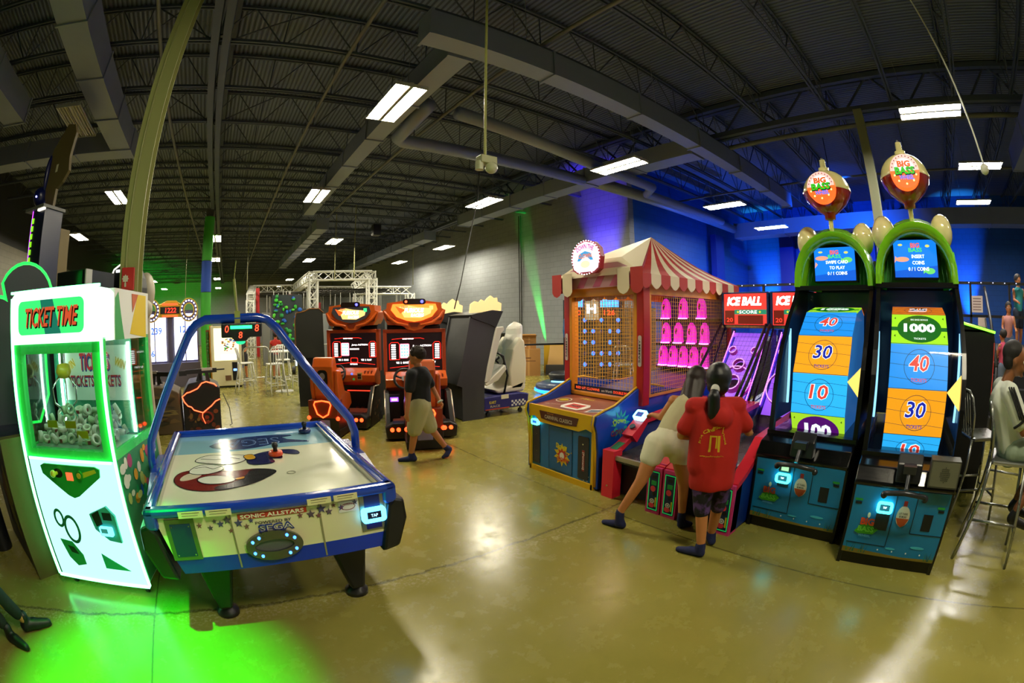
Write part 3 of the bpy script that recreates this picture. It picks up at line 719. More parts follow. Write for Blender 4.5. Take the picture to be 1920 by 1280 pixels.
stars = [(-.5, .66, .014), (-.42, .672, .018), (-.36, .655, .018), (-.3, .672, .022), (-.25, .63, .016), (-.26, .69, .026), (-.2, .668, .026), (-.16, .645, .018), (.2, .668, .026), (.26, .69, .028), (.24, .655, .018), (.3, .668, .022), (.37, .68, .02), (.33, .7, .014), (.45, .7, .018), (-.13, .675, .016), (.14, .67, .018), (-.33, .69, .014)]
for i, (x, z, q) in enumerate(stars):
    F.m(mat(['#4a4470', '#7a4a4a', '#5a4a58'][i % 3])); F.star(x, z, q, .004+.0001*i, .001)
F.build('front_graphic', bd, label='red and blue lettering with small stars')
F = MB(mat('#e8e0a8')); fr(F, 0, Y0-.003, 0)
for x, w_ in ((-.42, .14), (-.265, .14), (.28, .13), (.425, .13)): F.m(mat('#e8e0a8')).rect(x-w_/2, .77, x+w_/2, .805, .003); F.m(mat('#5a5030')).rect(x-w_/2+.02, .795, x+w_/2-.02, .798, .004, .001); F.rect(x-w_/2+.02, .782, x+w_/2-.03, .784, .004, .001)
F.build('warning_label', ah)
F = MB(mat('#e8e2d4')); fr(F, .44, yf, .72); F.rect(-.055, -.03, .055, .03, .004); F.m(mat('#8a3040')); F.ring(0, .0, .04, .02, .003, .0055, t=.001); F.txt('QUALITY', 0, .012, .01, .0055, .05); F.build('maker_label', bd)
F = MB(mat('#6a7a50', .3, .6)); fr(F, -.5, yf, .655); F.rect(-.085, -.13, .085, .1, .006, .006); F.m(mat('#0c3458')); F.rect(-.06, -.11, .06, .075, .008, .002)
F.m(CHR)
for q in ((-.05, .06), (.05, .06), (-.05, -.1), (.05, -.1)): F.ell(q[0], q[1], .004, .004, .009, .001, 8)
F.build('coin_door', bd)
F = MB(mat('#8a8a70', .3, .7)); fr(F, .575, yf, .665); F.rect(-.07, -.11, .07, .12, .006, .006); F.m(mat('#0b1450')); F.rect(-.045, .03, .045, .1, .008, .002); F.rect(-.045, -.1, .045, -.07, .008, .002)
cr = F.build('card_reader', bd); F = MB(glow('#48b8ff', 4., True)); fr(F, .575, yf, .665); F.rrect(-.07, -.055, .07, .03, .02, .03, .024); F.m(mat('#10204a')); F.rect(-.04, -.03, .04, .01, .031, .001); F.m(glow('#a8e8ff', 1.5)); F.txt('TAP', 0, -.01, .018, .033, .04); F.build('reader_light', cr)
F = MB(mat('#7a8078', .25, .9)); fr(F, .0, yf, .565)
F.ring(0, 0, .16, .085, .05, .02, 36, .02); F.m(mat('#5a5c5a', .5)); F.ell(0, 0, .115, .04, .004, .004, 30)
gb = F.build('puck_return', bd, label='chrome oval puck return')
F = MB(glow('#3a78ff', 3.5)); fr(F, .0, yf, .565)
for q in range(8):
    t = R([30, 55, 125, 150, 210, 235, 305, 330][q]); F.ball((.135*math.cos(t), .065*math.sin(t), .021), .0095, 8, 6)
F.build('led', gb)
F = MB(mat('#0e0f14', .35))
for x, s_ in ((-.4, -1), (.47, 1)):
    for y in (Y0+.28, Y1-.28):
        F = MB(mat('#0e0f14', .35)); xb = x-.02*s_; F.prism([(xb-.12, .42), (xb+.12, .42), (xb+.045+.02*s_, .07), (xb-.045+.02*s_, .07)], y-.08, y+.08, 'y')
        l = F.build('leg', ah, .02); F = MB(mat('#3a3a38', .3, .6)); F.lathe([(0, 0), (.075, 0), (.075, .03), (.05, .05), (.04, .08), (0, .08)], 18, (xb+.02*s_, y, 0)); F.build('foot', l)
A = MB(HB); ya = .02
A.tube([(-.77, ya, .6), (-.77, ya, .84), (-.75, ya, .95), (-.4, ya, 1.62), (-.34, ya, 1.69), (-.27, ya, 1.72), (.1, ya, 1.725), (.17, ya, 1.71), (.24, ya, 1.65), (.74, ya, 1.0), (.77, ya, .9), (.77, ya, .6)], .031, 12)
A.build('arch', ah)
S = MB(mat('#15171a', .4)); S.prism([(-.155, 1.69), (.13, 1.69), (.13, 1.6), (.04, 1.6), (.02, 1.575), (-.06, 1.575), (-.08, 1.6), (-.155, 1.6)], ya-.06, ya+.03, 'y')
sb = S.build('scoreboard', ah, .008)
S = MB(glow('#ff3a20', 3.)); fr(S, 0, ya-.061, 0); S.txt('0', -.115, 1.655, .045, .002, None, 0.0, slant=.1); S.txt('8', .095, 1.657, .045, .002, None, .0, slant=.1); S.txt('8', -.02, 1.615, .042, .002, None, .0, slant=.1); S.build('red_digit', sb)
S = MB(glow('#20ff70', 3.)); S.cyl((-.09, ya-.065, 1.665), (.06, ya-.065, 1.665), .011, 10); S.m(glow('#20d080', 1.2)).ball((-.02, ya, 1.57), (.035, .03, .018)); S.build('green_lamp', sb)
S = MB(mat('#9a9a50', .4)); S.box(-.06, ya-.03, 1.69, -.02, ya+.03, 1.77); S.cyl((-.035, ya, 1.7), (-.065, ya, 1.98), .01, 8); S.cyl((-.065, ya, 1.98), (-.055, ya, 2.1), .004, 6); S.build('cable_mast', ah)
M = thing('mallet', 'orange air hockey mallet with a black knob in mid table', 'mallet', (.1+.17, 3.08+.05, .782))
b = MB(mat('#d8481c', .25)); b.lathe([(0, 0), (.05, 0), (.055, .01), (.05, .03), (.03, .028), (.02, .03), (0, .03)], 20); b.build('base', M)
b = MB(BLK); b.lathe([(0, .03), (.018, .03), (.015, .05), (.024, .07), (.02, .09), (0, .095)], 14); b.build('knob', M)
M2 = thing('mallet', 'dark blue air hockey mallet at the far right corner of the table', 'mallet', (.1+.5, 3.08+.66, .782))
b = MB(mat('#14285a', .25)); b.lathe([(0, 0), (.05, 0), (.055, .01), (.05, .03), (.03, .028), (.02, .03), (0, .03)], 20); b.build('base', M2)
b = MB(BLK); b.lathe([(0, .03), (.018, .03), (.015, .05), (.024, .07), (.02, .09), (0, .095)], 14); b.build('knob', M2)
# ---------------------------------------------------------------- helper: curved silhouettes
def mirror(pts): return pts + [(-x, z) for x, z in reversed(pts)]
ORG = mat('#cc5a18', .3, 0, .4); ORD = mat('#7a2a10', .4)
# ---------------------------------------------------------------- orange racing cabinets
def racing_cab(label, loc, rz, siren, bright):
    t = thing('racing_cabinet', label, 'arcade machine', loc, rz, 'orange racing cabinets')
    b = MB(mat('#141414', .5)); b.prism([(.06, 0), (.6, 0), (.6, 1.72), (.4, 1.78), (.1, 1.6), (.06, 1.0)], -.43, .43, 'x'); b.build('rear_cabinet', t)
    b = MB(ORG)
    P = mirror([(0, 1.53), (.12, 1.56), (.2, 1.62), (.42, 1.63), (.47, 1.72), (.5, 1.85), (.44, 1.88), (.43, 1.97), (.3, 1.985), (.2, 2.0), (0, 1.99)])
    b.prism(P, -.06, .34, 'y')
    b.m(ORD); fr(b, 0, -.061, 0)
    for s in (-1, 1): b.poly([(s*.44, 1.8), (s*.3, 1.72), (s*.32, 1.67), (s*.44, 1.7)], .008)
    b.poly([(-.09, 1.66), (.09, 1.66), (.05, 1.59), (-.05, 1.59)], .008)
    b.at(); b.m(ORG)
    for s in (-1, 1): b.tube([(s*.1, -.07, 1.62), (s*.28, -.09, 1.65), (s*.4, -.09, 1.74), (s*.47, -.06, 1.84)], [.02, .028, .026, .015], 8)
    hd = b.build('header', t, .012)
    q = MB(glow('#ff7a28' if bright else '#3a3430', 1.6 if bright else .5, bright)); fr(q, 0, -.075, 0)
    q.poly(mirror([(0, 1.67), (.12, 1.69), (.28, 1.75), (.37, 1.86), (.34, 1.95), (0, 1.96)]), .006)
    q.m(glow('#ffc070', 1.1)); q.poly([(-.16, 1.74), (.1, 1.73), (.26, 1.8), (.28, 1.88), (.05, 1.9), (-.1, 1.93), (-.26, 1.9), (-.2, 1.82)], .0075, .001); q.m(glow('#ff5018', 1.4)); q.poly([(-.3, 1.92), (-.22, 1.8), (-.14, 1.86)], .0078, .0005); q.m(glow('#fffdf0', 3.0)); random.seed(4)
    q.txt('FURIOUS', .0, 1.85, .07, .009, .3, .03, slant=.2); q.txt('RACERS', .05, 1.775, .05, .009, .2, .03, slant=.2); q.m(glow('#ff4818', 1.6)); q.txt('FAST', -.15, 1.905, .04, .009, .1, .02, slant=.2)
    q.m(glow('#30e070' if not bright else '#ffcf60', 1.5)).rect(.24, 1.86, .3, 1.92, .01)
    q.build('marquee', hd)
    q = MB(mat('#20140f', .3)); fr(q, 0, -.085, 0); q.rrect(-.18, 1.94, .18, 2.03, .04, .03, .03); sr = q.build('siren_bar', hd)
    q = MB(glow('#3a3aff', 6., True)); q.ball((.12, -.118, 1.985), .024); 
    if siren: q.m(glow('#ff4020', 5.)).ball((-.13, -.118, 1.985), .02)
    q.build('siren_lamp', sr)
    b = MB(mat('#a8421a', .35))
    for x0, x1 in ((-.5, -.44), (.44, .5)): b.box(x0, -.03, .86, x1, .1, 1.56)
    b.box(-.5, -.03, .84, .5, .1, .9); b.box(-.5, -.03, 1.5, .5, .1, 1.56); b.build('screen_surround', t, .01)
    s = MB(glow('#14060a', .6, base='#050505')); fr(s, 0, .02, 1.2); s.rect(-.44, -.3, .44, .3, .003)
    U = [('#ff2418', 1.6), ('#fff4f0', 2.4), ('#58c8ff', 2.2)]
    s.m(glow(*U[0]))
    for x0, x1 in ((-.4, -.24), (.3, .42)):
        s.line([(x0, -.12), (x0, .12), (x0+.03, .15), (x1-.02, .15), (x1, .12), (x1, -.12), (x0, -.12)], .008, .005)
    s.line([(-.36, .2), (-.2, .215), (.1, .215), (.16, .2)], .006, .005); s.line([(-.4, -.25), (-.08, -.22), (.08, -.22), (.4, -.25)], .006, .005)
    s.rrect(-.06, -.22, .08, -.13, .02, .0045); s.m(glow('#140608', .3)).rrect(-.05, -.21, .07, -.14, .02, .006)
    s.m(glow(*U[1])); s.txt('GAME WORLD', -.1, .205, .02, .006, .18, .02)
    for k in range(7): s.rect(-.37, .1-.035*k, -.3, .12-.035*k, .006); s.rect(.33, .12-.035*k, .4, .1-.035*k, .006)
    s.txt('Jump ACTION', .12, .09, .035, .006, .3, .02, slant=.2); s.txt('0000000', .02, .02, .025, .006, .18, .03); s.txt('YES  2  GAME', -.2, -.17, .03, .006, .2, .03); s.txt('YES  2  PLAY', .24, -.17, .03, .006, .2, .03); s.txt('OPTIONS', .0, -.245, .025, .006, .14, .03)
    s.m(glow('#ff6a8a', 1.5)).rrect(-.235, -.1, -.08, .13, .02, .0055); s.m(glow('#e8fbff', 1.8)).rect(-.225, -.09, -.09, .12, .0065)
    s.m(glow(*U[2]))
    for i in range(3):
        for k in range(4): s.rect(-.215+i*.043, .085-k*.05, -.185+i*.043, .11-k*.05, .008, .001)
    s.build('screen', t)
    b = MB(ORG); b.prism([(.06, .62), (.06, .9), (-.12, .9), (-.3, .8), (-.28, .68), (-.1, .6)], -.48, .48, 'x')
    b.m(mat('#8a3212', .4)); 
    for x in (.28, .34, .4): b.box(x, -.27, .7, x+.02, -.1, .87)
    ds = b.build('dashboard', t, .02)
    b = MB(mat('#17181a', .3)); C = Vector((-.19, -.36, .82)); n_ = Vector((0, -.75, .35)).normalized(); Q = align(n_)
    b.tube([C + Q @ Vector((.155*math.cos(2*PI*i/20), .155*math.sin(2*PI*i/20), 0)) for i in range(20)], .02, 8, True)
    for a in (20, 160, 270): b.tube([C, C + Q @ Vector((.15*math.cos(R(a)), .15*math.sin(R(a)), 0))], .016, 6)
    b.cyl(C, C - n_*.16, .03, 10); b.m(mat('#8a8a8a', .3, .5)); b.cyl(C+n_*.012, C+n_*.02, .045, 14); b.build('steering_wheel', ds)
    b = MB(glow('#3050ff', 2.5)); b.ball((.07, -.3, .82), .018); b.m(glow('#208030', .6)).ball((.1, -.3, .73), .02); b.m(mat('#c0a868', .3)); b.box(.17, -.31, .72, .25, -.27, .84); b.m(BLK); b.box(.18, -.32, .74, .24, -.3, .775); b.box(.18, -.32, .785, .24, -.3, .82); b.build('buttons', ds)
    b = MB(mat('#0a0a0b', .5))
    b.prism([(-.15, 0), (-.15, .62), (-.42, .62), (-.62, .35), (-.75, .13), (-.75, 0)], .44, .5, 'x'); b.prism([(-.15, 0), (-.15, .62), (-.42, .62), (-.62, .35), (-.75, .13), (-.75, 0)], -.5, -.44, 'x')
    b.box(-.44, -.1, 0, .44, .06, .65); b.box(-.44, -.8, .02, .44, -.1, .12); b.box(-.25, -1.45, .02, .25, -.8, .12); b.build('footwell', t)
    b = MB(mat('#c9b9a0', .2, .7))
    for s_ in (-1, 1): b.tube([(s_*.505, -.16, .62), (s_*.505, -.43, .63), (s_*.505, -.63, .36), (s_*.505, -.76, .14)], .012, 6)
    b.build('chrome_edge', t)
    b = MB(mat('#3a2c22', .5)); random.seed(8)
    fr(b, .501, -.3, .3, 'right'); b.poly([(-.4, -.28), (.3, -.28), (.3, .3), (.0, .3), (-.3, .0)], .004)
    for i in range(16): b.m(mat(random.choice(['#8a4a2a', '#5a5a50', '#303a30', '#a08060', '#6a2a2a']))); x, y = random.uniform(-.25, .25), random.uniform(-.25, .1); b.ell(x, y, random.uniform(.02, .07), random.uniform(.01, .04), .005+.0003*i, .0005, 8, random.uniform(0, 3))
    b.build('side_graphic', t)
    b = MB(glow('#ff2a18', 2.5)); b.box(-.1, -.103, .5, .35, -.1, .515); fr(b, .12, -.103, .3); b.m(mat('#7a2a26')).txt('F F', .0, -.1, .05, .003, .16, .03, slant=.3); b.build('footwell_strip', t)
    b = MB(mat('#141012', .4)); b.prism([(-.5, .03), (.5, .03), (.52, .2), (.4, .26), (-.4, .26), (-.52, .2)], -.92, -.72, 'y'); b.m(mat('#6a3020', .4)); b.box(-.4, -.8, .2, .4, -.3, .24); bp_ = b.build('bumper', t, .02)
    b = MB(glow('#ff3814', 5., True))
    for x in (-.42, -.33, .33, .42): b.cyl((x, -.92, .17), (x, -.934, .17), .03, 12)
    b.build('tail_lamp', bp_)
    st = MB(ORG)
    prof = [(-1.28, .3), (-1.36, .62), (-1.42, 1.05), (-1.36, 1.18), (-1.26, 1.18), (-1.2, 1.0), (-1.14, .62), (-.95, .52), (-.78, .55), (-.74, .46), (-.95, .4), (-1.05, .3)]
    st.prism(prof, -.17, .17, 'x')
    for s_ in (-1, 1): st.prism([(-1.3, .35), (-1.38, .7), (-1.38, 1.0), (-1.22, .98), (-1.08, .66), (-.85, .6), (-.8, .42), (-1.0, .33)], s_*.17, s_*.235, 'x')
    so = st.build('seat', t, .025)
    b = MB(mat('#1a1412', .4)); b.box(-.24, -1.45, .12, .24, -.95, .36); b.m(ORD); b.box(-.24, -1.47, .3, .24, -1.25, .56); b.m(mat('#8a90c8', .4)); b.box(-.1, -1.462, .14, .1, -1.45, .27); b.build('seat_base', t, .02)
    b = MB(glow('#ff4a1c', 3.6, True)); b.tube([(-.12, -1.48, .54), (-.14, -1.48, .5), (-.09, -1.48, .36), (0, -1.48, .31), (.09, -1.48, .36), (.14, -1.48, .5), (.12, -1.48, .54), (0, -1.48, .56)], .011, 8, True); b.build('neon_ring', so)
    b = MB(glow('#ff3010', 5.)); b.ball((.24, -1.47, .3), .03); b.ball((-.24, -1.47, .3), .03); b.build('brake_lamp', so)
    b = MB(mat('#0c0c0d', .35)); b.rrect; fr(b, 0, -1.405, .88); b.rrect(-.08, -.12, .08, .12, .05, .012, .012); b.m(mat('#8a8080', .3)); b.ell(0, .03, .045, .05, .015, .003); b.build('back_speaker', so)
    return t
r1 = racing_cab('left orange racing cabinet with a blue siren lamp, empty seat turned toward the white stools', (2.22, 7.72, 0), -36, False, False)
r2 = racing_cab('right orange racing cabinet with red and blue siren lamps behind the boy', (2.92, 6.6, 0), -20, True, True)
b = MB(glow('#8040ff', 2.5, True)); b.box(-.42, -.5, .5, -.3, -.47, .56); b.m(glow('#c0e0ff', 2.)); b.box(-.4, -.505, .515, -.32, -.5, .545); b.m(BLK).box(-.44, -.48, .12, -.28, -.42, .6); b.build('card_reader', r2)

# ---------------------------------------------------------------- two dark game cabinets left of the racers
for k, (x, y, h, lab) in enumerate([(1.7, 9.15, 1.95, 'dark scalloped cabinet left of the racing cabinets'), (2.45, 8.95, 1.95, 'dark cabinet with a scalloped top behind the left racing cabinet')]):
    t = thing('arcade_cabinet', lab, 'arcade machine', (x, y, 0), -12)
    b = MB(mat('#23251f', .5)); b.prism([(-.3, 1.0), (-.3, 1.75), (-.27, 1.9), (-.1, 1.92), (0, 1.97), (.2, 1.97), (.28, 1.9), (.3, 1.0)], 0, .12, 'y'); b.m(mat('#8a5a20', .4)); b.tube([(-.3, 0, 1.0), (-.31, 0, 1.75), (-.28, 0, 1.9), (-.1, 0, 1.93), (0, 0, 1.98), (.2, 0, 1.98), (.29, 0, 1.9)], .012, 6); b.build('topper', t)
    b = MB(mat('#101110', .5)); b.box(-.28, .1, 0, .28, .75, 1.55); b.build('body', t)
    b = MB(mat('#2a2c26', .4)); b.box(-.24, .06, 1.1, .24, .1, 1.5); b.m(mat('#b8a860', .4)); b.box(-.16, .05, 1.38, .16, .06, 1.46); b.m(mat('#6a6048', .4)); b.box(-.1, .04, 1.2, .1, .06, 1.32); b.build('upper_panel', t)
    b = MB(glow('#c8e8ff', 1.2)); b.box(-.32, .0, .85, -.29, .1, 1.0); b.m(mat('#303030')); b.cyl((-.4, .1, .75), (-.33, .1, .75), .09, 14); b.build('side_speaker', t)

# ---------------------------------------------------------------- kart cabinets (face +X)
def kart_cab(label, loc, seat=True):
    t = thing('kart_cabinet', label, 'arcade machine', loc, 90, 'grey kart cabinets')
    G = mat('#37383b', .5)
    # local y = -(world x offset); profile given as (worldx - 3.7)
    def P(l): return [(-a, z) for a, z in l]
    side = P([(0, 0), (.42, 0), (.44, .6), (.52, .75), (.68, 1.55), (.83, 1.83), (.62, 1.82), (.18, 1.74), (-.02, .85), (-.1, .62), (0, .58)])
    b = MB(G); b.prism(side, -.38, -.34, 'x'); b.prism(side, .34, .38, 'x'); b.prism(P([(.02, .02), (.4, .02), (.42, .6), (.6, 1.5), (.2, 1.72), (.0, .85), (-.06, .62), (.02, .58)]), -.34, .34, 'x'); b.build('cabinet', t)
    b = MB(mat('#161617', .5)); b.prism(P([(.68, 1.55), (.83, 1.83), (.62, 1.85), (.18, 1.77), (.2, 1.72), (.58, 1.6)]), -.4, .4, 'x'); b.build('hood', t)
    b = MB(mat('#d8d4c8', .4))
    fp_ = P([(.44, .62), (.53, .64), (.6, .85), (.78, 1.45), (.84, 1.5), (.83, 1.57), (.68, 1.56), (.5, .9)])
    b.prism(fp_, -.42, -.36, 'x'); b.prism(fp_, .36, .42, 'x'); b.prism(P([(.44, .6), (.62, .74), (.86, .9), (.88, .82), (.7, .64), (.46, .56)]), -.42, .42, 'x'); b.build('white_surround', t, .015, label='pale moulded screen surround')
    b = MB(glow('#1a3a4a', .5)); b.prism(P([(.5, .84), (.62, 1.5), (.6, 1.5), (.48, .84)]), -.35, .35, 'x'); b.m(glow('#20e0a0', 1.2)); b.prism(P([(.6, 1.5), (.66, 1.52), (.6, 1.54)]), -.3, .3, 'x'); b.build('screen', t)
    b = MB(BLK); b.tube([(0, -.8, .9), (0, -1.0, 1.0)], .03, 8); C = Vector((0, -.98, 1.0)); Q = align((0, -.8, .5)); b.tube([C+Q @ Vector((.16*math.cos(2*PI*i/16), .16*math.sin(2*PI*i/16), 0)) for i in range(16)], .018, 6, True); b.build('steering_wheel', t)
    # cream cut-out topper
    tp = [(.2, 1.8), (.22, 1.95), (.3, 2.0), (.38, 1.98), (.43, 2.03), (.5, 2.0), (.56, 2.06), (.62, 2.1), (.68, 2.06), (.75, 2.07), (.76, 2.0), (.84, 1.97), (.83, 1.84)]
    b = MB(glow('#f0cf88', .55, base='#e8cc90')); b.prism(P(tp), -.34, -.3, 'x'); b.build('topper', t, label='cream cut-out topper with a jagged outline')
    pf_ = MB(mat('#1e1c70', .35)); pf_.prism(P([(.42, .12), (1.3, .12), (1.38, .2), (1.4, .34), (1.2, .38), (.42, .36)]), -.38, .38, 'x')
    pb = pf_.build('platform', t, .02)
    g = MB(mat('#e0e0e0')); fr(g, -.381, 0, 0, 'left')
    for i in range(8):
        for k in range(3):
            if (i+k) % 2 == 0: g.rect(1.0+i*.04, .15+k*.035, 1.04+i*.04, .185+k*.035, .003)
    g.m(mat('#b04020')); g.rect(.45, .13, .95, .15, .003); g.m(mat('#d8c820')); g.txt('KART', .6, .26, .05, .004, .14, .03); g.m(mat('#e8e4c8')); g.rect(.78, .3, .94, .375, .003)
    g.m(mat('#c0b898')); g.txt('RACE', .65, .19, .04, .004, .2, .02); g.build('platform_graphic', pb)
    b = MB(BLK)
    for x in (-.3, .3):
        for y in (-.55, -1.25): b.cyl((x-.02, y, .04), (x+.02, y, .04), .04, 12); b.box(x-.01, y-.01, .04, x+.01, y+.01, .13)
    b.build('castor', t)
    b = MB(BLK); b.tube([(-.3, -.9, .38), (-.34, -.95, .7), (-.34, -.86, 1.05), (-.3, -.75, 1.12), (.3, -.75, 1.12)], .02, 8); b.build('hand_rail', t)
    if seat:
        s = MB(mat('#eee8d0', .3)); sec = [(-.26, .38), (.26, .38)]
        s.prism(P([(.78, .38), (1.36, .38), (1.4, .5), (1.33, .58), (.82, .46), (.7, .46)]), -.3, .3, 'x')
        s.prism(P([(1.05, .42), (1.02, .8), (1.12, 1.15), (1.28, 1.38), (1.38, 1.3), (1.42, .9), (1.4, .55), (1.3, .42)]), -.3, .3, 'x')
        so = s.build('seat', t, .07, 3)
        s = MB(mat('#e4e0d4', .15)); random.seed(12); pts = []
        # crumpled plastic wrap around the back rest and head rest
        rings = [(1.22, .75, .3, .2), (1.25, .95, .31, .21), (1.3, 1.15, .28, .18), (1.32, 1.3, .22, .15), (1.36, 1.42, .18, .12), (1.36, 1.52, .19, .14), (1.4, 1.6, .14, .1), (1.38, 1.64, .03, .03)]
        n = 18; vs_ = []
        for cx_, z, rx, ry in rings:
            for i in range(n):
                a_ = 2*PI*i/n; q = 1+random.uniform(-.13, .16); vs_.append((rx*q*math.cos(a_), -(cx_+ry*q*math.sin(a_)), z+random.uniform(-.03, .03)))
        fs = [(k*n+i, k*n+(i+1) % n, (k+1)*n+(i+1) % n, (k+1)*n+i) for k in range(len(rings)-1) for i in range(n)]
        s.add(vs_, fs, False); s.build('plastic_wrap', so, sub=1, label='crumpled clear-white plastic wrap')
    return t
kart_cab('front grey kart cabinet with a cream topper and a seat wrapped in plastic', (3.7, 6.84, 0))
kart_cab('rear grey kart cabinet half hidden behind the other, cream topper nearer the boy', (3.62, 8.05, 0), False)

# ---------------------------------------------------------------- clown booth (front faces -X)
cb = thing('carnival_booth', 'red and white striped tent game booth with yellow netting and clown targets', 'arcade booth', (3.1, 3.4, 0), -90)
TEAL = mat('#0f6cb0', .35); BL = mat('#1046b4', .3, 0, .3); YW = mat('#dcae14', .35); RD = mat('#b01c14', .35)
w2 = .48
b = MB(TEAL); b.box(-w2, 0, .04, w2, .7, .7); b.build('lower_cabinet', cb)
b = MB(YW)
b.box(-w2-.01, -.02, .0, w2+.01, .02, .06); b.box(-w2-.015, -.02, 0, -w2+.015, .02, .66); b.box(w2-.015, -.02, 0, w2+.015, .02, .66)
fr(b, 0, -.005, 0); b.poly([(-w2, .76), (w2, .76), (w2, .6), (.4, .62), (.3, .58), (-.3, .58), (-.38, .64), (-w2, .62)], .03, .03)
b.build('yellow_trim', cb)
s = MB(mat('#4a2014', .4)); fr(s, 0, -.036, .675); s.poly([(-.3, .035), (.3, .035), (.27, -.05), (.1, -.065), (-.1, -.065), (-.27, -.05)], .003); s.m(mat('#c8b8a0')); s.txt('CARNIVAL CLASSICS', 0, -.02, .04, .005, .42, .02); s.m(mat('#c08030')); s.txt('Sammy', -.12, .018, .02, .005, .1, .01); s.build('name_plate', cb)
s = MB(mat('#0d5f9c', .35)); fr(s, 0, -.001, .32); s.rect(-.18, -.24, .18, .24, .003); s.m(BLK); s.line([(-.18, -.24), (.18, -.24), (.18, .24), (-.18, .24), (-.18, -.24)], .004, .004)
s.m(mat('#e0c020')); s.star(.03, -.05, .13, .005, .001, 10, .6); s.m(mat('#c03018')); s.star(.03, -.05, .08, .0058, .0006, 8, .6); s.m(mat('#e8e0d0')); s.ell(.03, -.06, .035, .04, .0066, .0006); s.m(mat('#e8d820')); s.txt('Down', .02, .045, .055, .0075, .16, .03); s.m(mat('#203080')); s.txt('the', .1, -.02, .03, .0075, .05, .02); s.m(mat('#d84020')); s.txt('CLOWN', .04, -.1, .05, .0075, .18, .03); s.m(CHR); s.ell(.17, .0, .008, .008, .005); dr_ = s.build('access_door', cb)
s = MB(mat('#15171a', .4)); fr(s, 0, -.001, .33); s.rrect(-.45, -.24, -.33, .22, .01, .006); s.rrect(.27, -.25, .42, .2, .02, .008, .006)
s.m(mat('#8a2018')); s.rect(.33, -.16, .365, .06, .009, .001); s.m(mat('#e0d8d0')); s.txt('[Pennant]', .347, -.05, .03, .0105, .18, .02, rot=-PI/2); s.m(CHR); s.ell(.34, .12, .008, .008, .01); s.ell(-.38, .1, .005, .005, .01); s.ell(-.38, -.1, .005, .005, .01); s.build('coin_panel', cb)
s = MB(mat('#e0e8ee')); fr(s, .38, -.001, .11); s.star(0, 0, .055, .004); s.m(mat('#0c3050')); s.star(0, 0, .042, .0055, .001); s.m(mat('#e0e8ee')); s.txt('d', 0, -.003, .03, .007, .02, .03); s.build('star_badge', cb)
s = MB(glow('#50ffe8', 3., True)); fr(s, -.39, -.005, .57); s.rrect(-.06, -.04, .06, .025, .02, .03, .03); s.m(glow('#2060c0', 1.)); s.rect(-.035, -.02, .035, .01, .031, .001); s.build('card_reader', cb)
# deck
b = MB(mat('#8a4a34', .35)); b.add([(-w2, .0, .74), (w2, .0, .74), (w2, .7, .8), (-w2, .7, .8), (-w2, 0, .70), (w2, 0, .70), (w2, .7, .7), (-w2, .7, .7)], [(0, 1, 2, 3), (7, 6, 5, 4), (0, 4, 5, 1), (1, 5, 6, 2), (2, 6, 7, 3), (3, 7, 4, 0)], False)
dk = b.build('deck', cb)
s = MB(mat('#e0e0d8')); s.frame((0, 0, .741), (1, 0, 0), (0, .7, .06))
s.poly([(-.12, .1), (.12, .1), (.17, .16), (.17, .26), (.12, .32), (-.12, .32), (-.17, .26), (-.17, .16)], .003); s.m(mat('#c02018')); s.rect(-.1, .14, .1, .28, .0045); s.m(mat('#301010')); s.txt('PRESS', 0, .21, .05, .006, .15, .03)
s.m(mat('#d8d0c0')); s.ring(-.33, .35, .1, .09, .012, .003); s.m(mat('#c8b020')); s.ell(-.33, .35, .06, .05, .004); s.m(mat('#e0e0d8')); s.poly([(.25, .08), (.45, .2), (.47, .3), (.42, .32), (.24, .2)], .003); s.m(mat('#4a5a6a')); s.poly([(.27, .11), (.43, .21), (.44, .28), (.26, .18)], .0045)
s.m(mat('#d8c0a0')); s.txt('YOU THROW', -.3, .15, .03, .003, .2, .01, rot=.3); s.m(mat('#c8b020')); s.txt('2 BALLS', -.1, .5, .05, .003, .2, .02); s.build('deck_graphic', dk)
# wings
b = MB(BL); prof = [(-.03, .76), (-.05, .68), (-.02, .6), (0, .4), (0, .02), (2.7, .02), (2.7, .85), (1.6, .86), (1.1, .92), (.85, .97), (.65, .98), (.45, .9), (.25, .82), (.1, .79)]
b.prism(prof, w2, w2+.06, 'x'); b.prism(prof, -w2-.06, -w2, 'x'); wg = b.build('side_wing', cb)
b = MB(YW)
for x in (w2+.03, -w2-.03): b.tube([(x, -.0, .04), (x, -.01, .4), (x, -.03, .6), (x, -.06, .68), (x, -.04, .765), (x, .1, .8), (x, .25, .83), (x, .45, .91), (x, .65, .99), (x, .85, .98), (x, 1.1, .93)], .012, 6)
b.build('wing_edging', wg)
s = MB(mat('#30a8a0')); fr(s, w2+.061, .32, .64, 'right'); s.star(0, 0, .15, .002, .001, 12, .55); s.m(mat('#2060c0')); s.star(0, 0, .1, .003, .001, 10, .6); s.m(mat('#c8d820')); s.txt('Down', -.02, .04, .06, .0045, .2, .02, arc=.2); s.m(mat('#a02820')); s.txt('CLOWN', -.05, -.08, .06, .0045, .2, .02); s.build('wing_logo', wg)
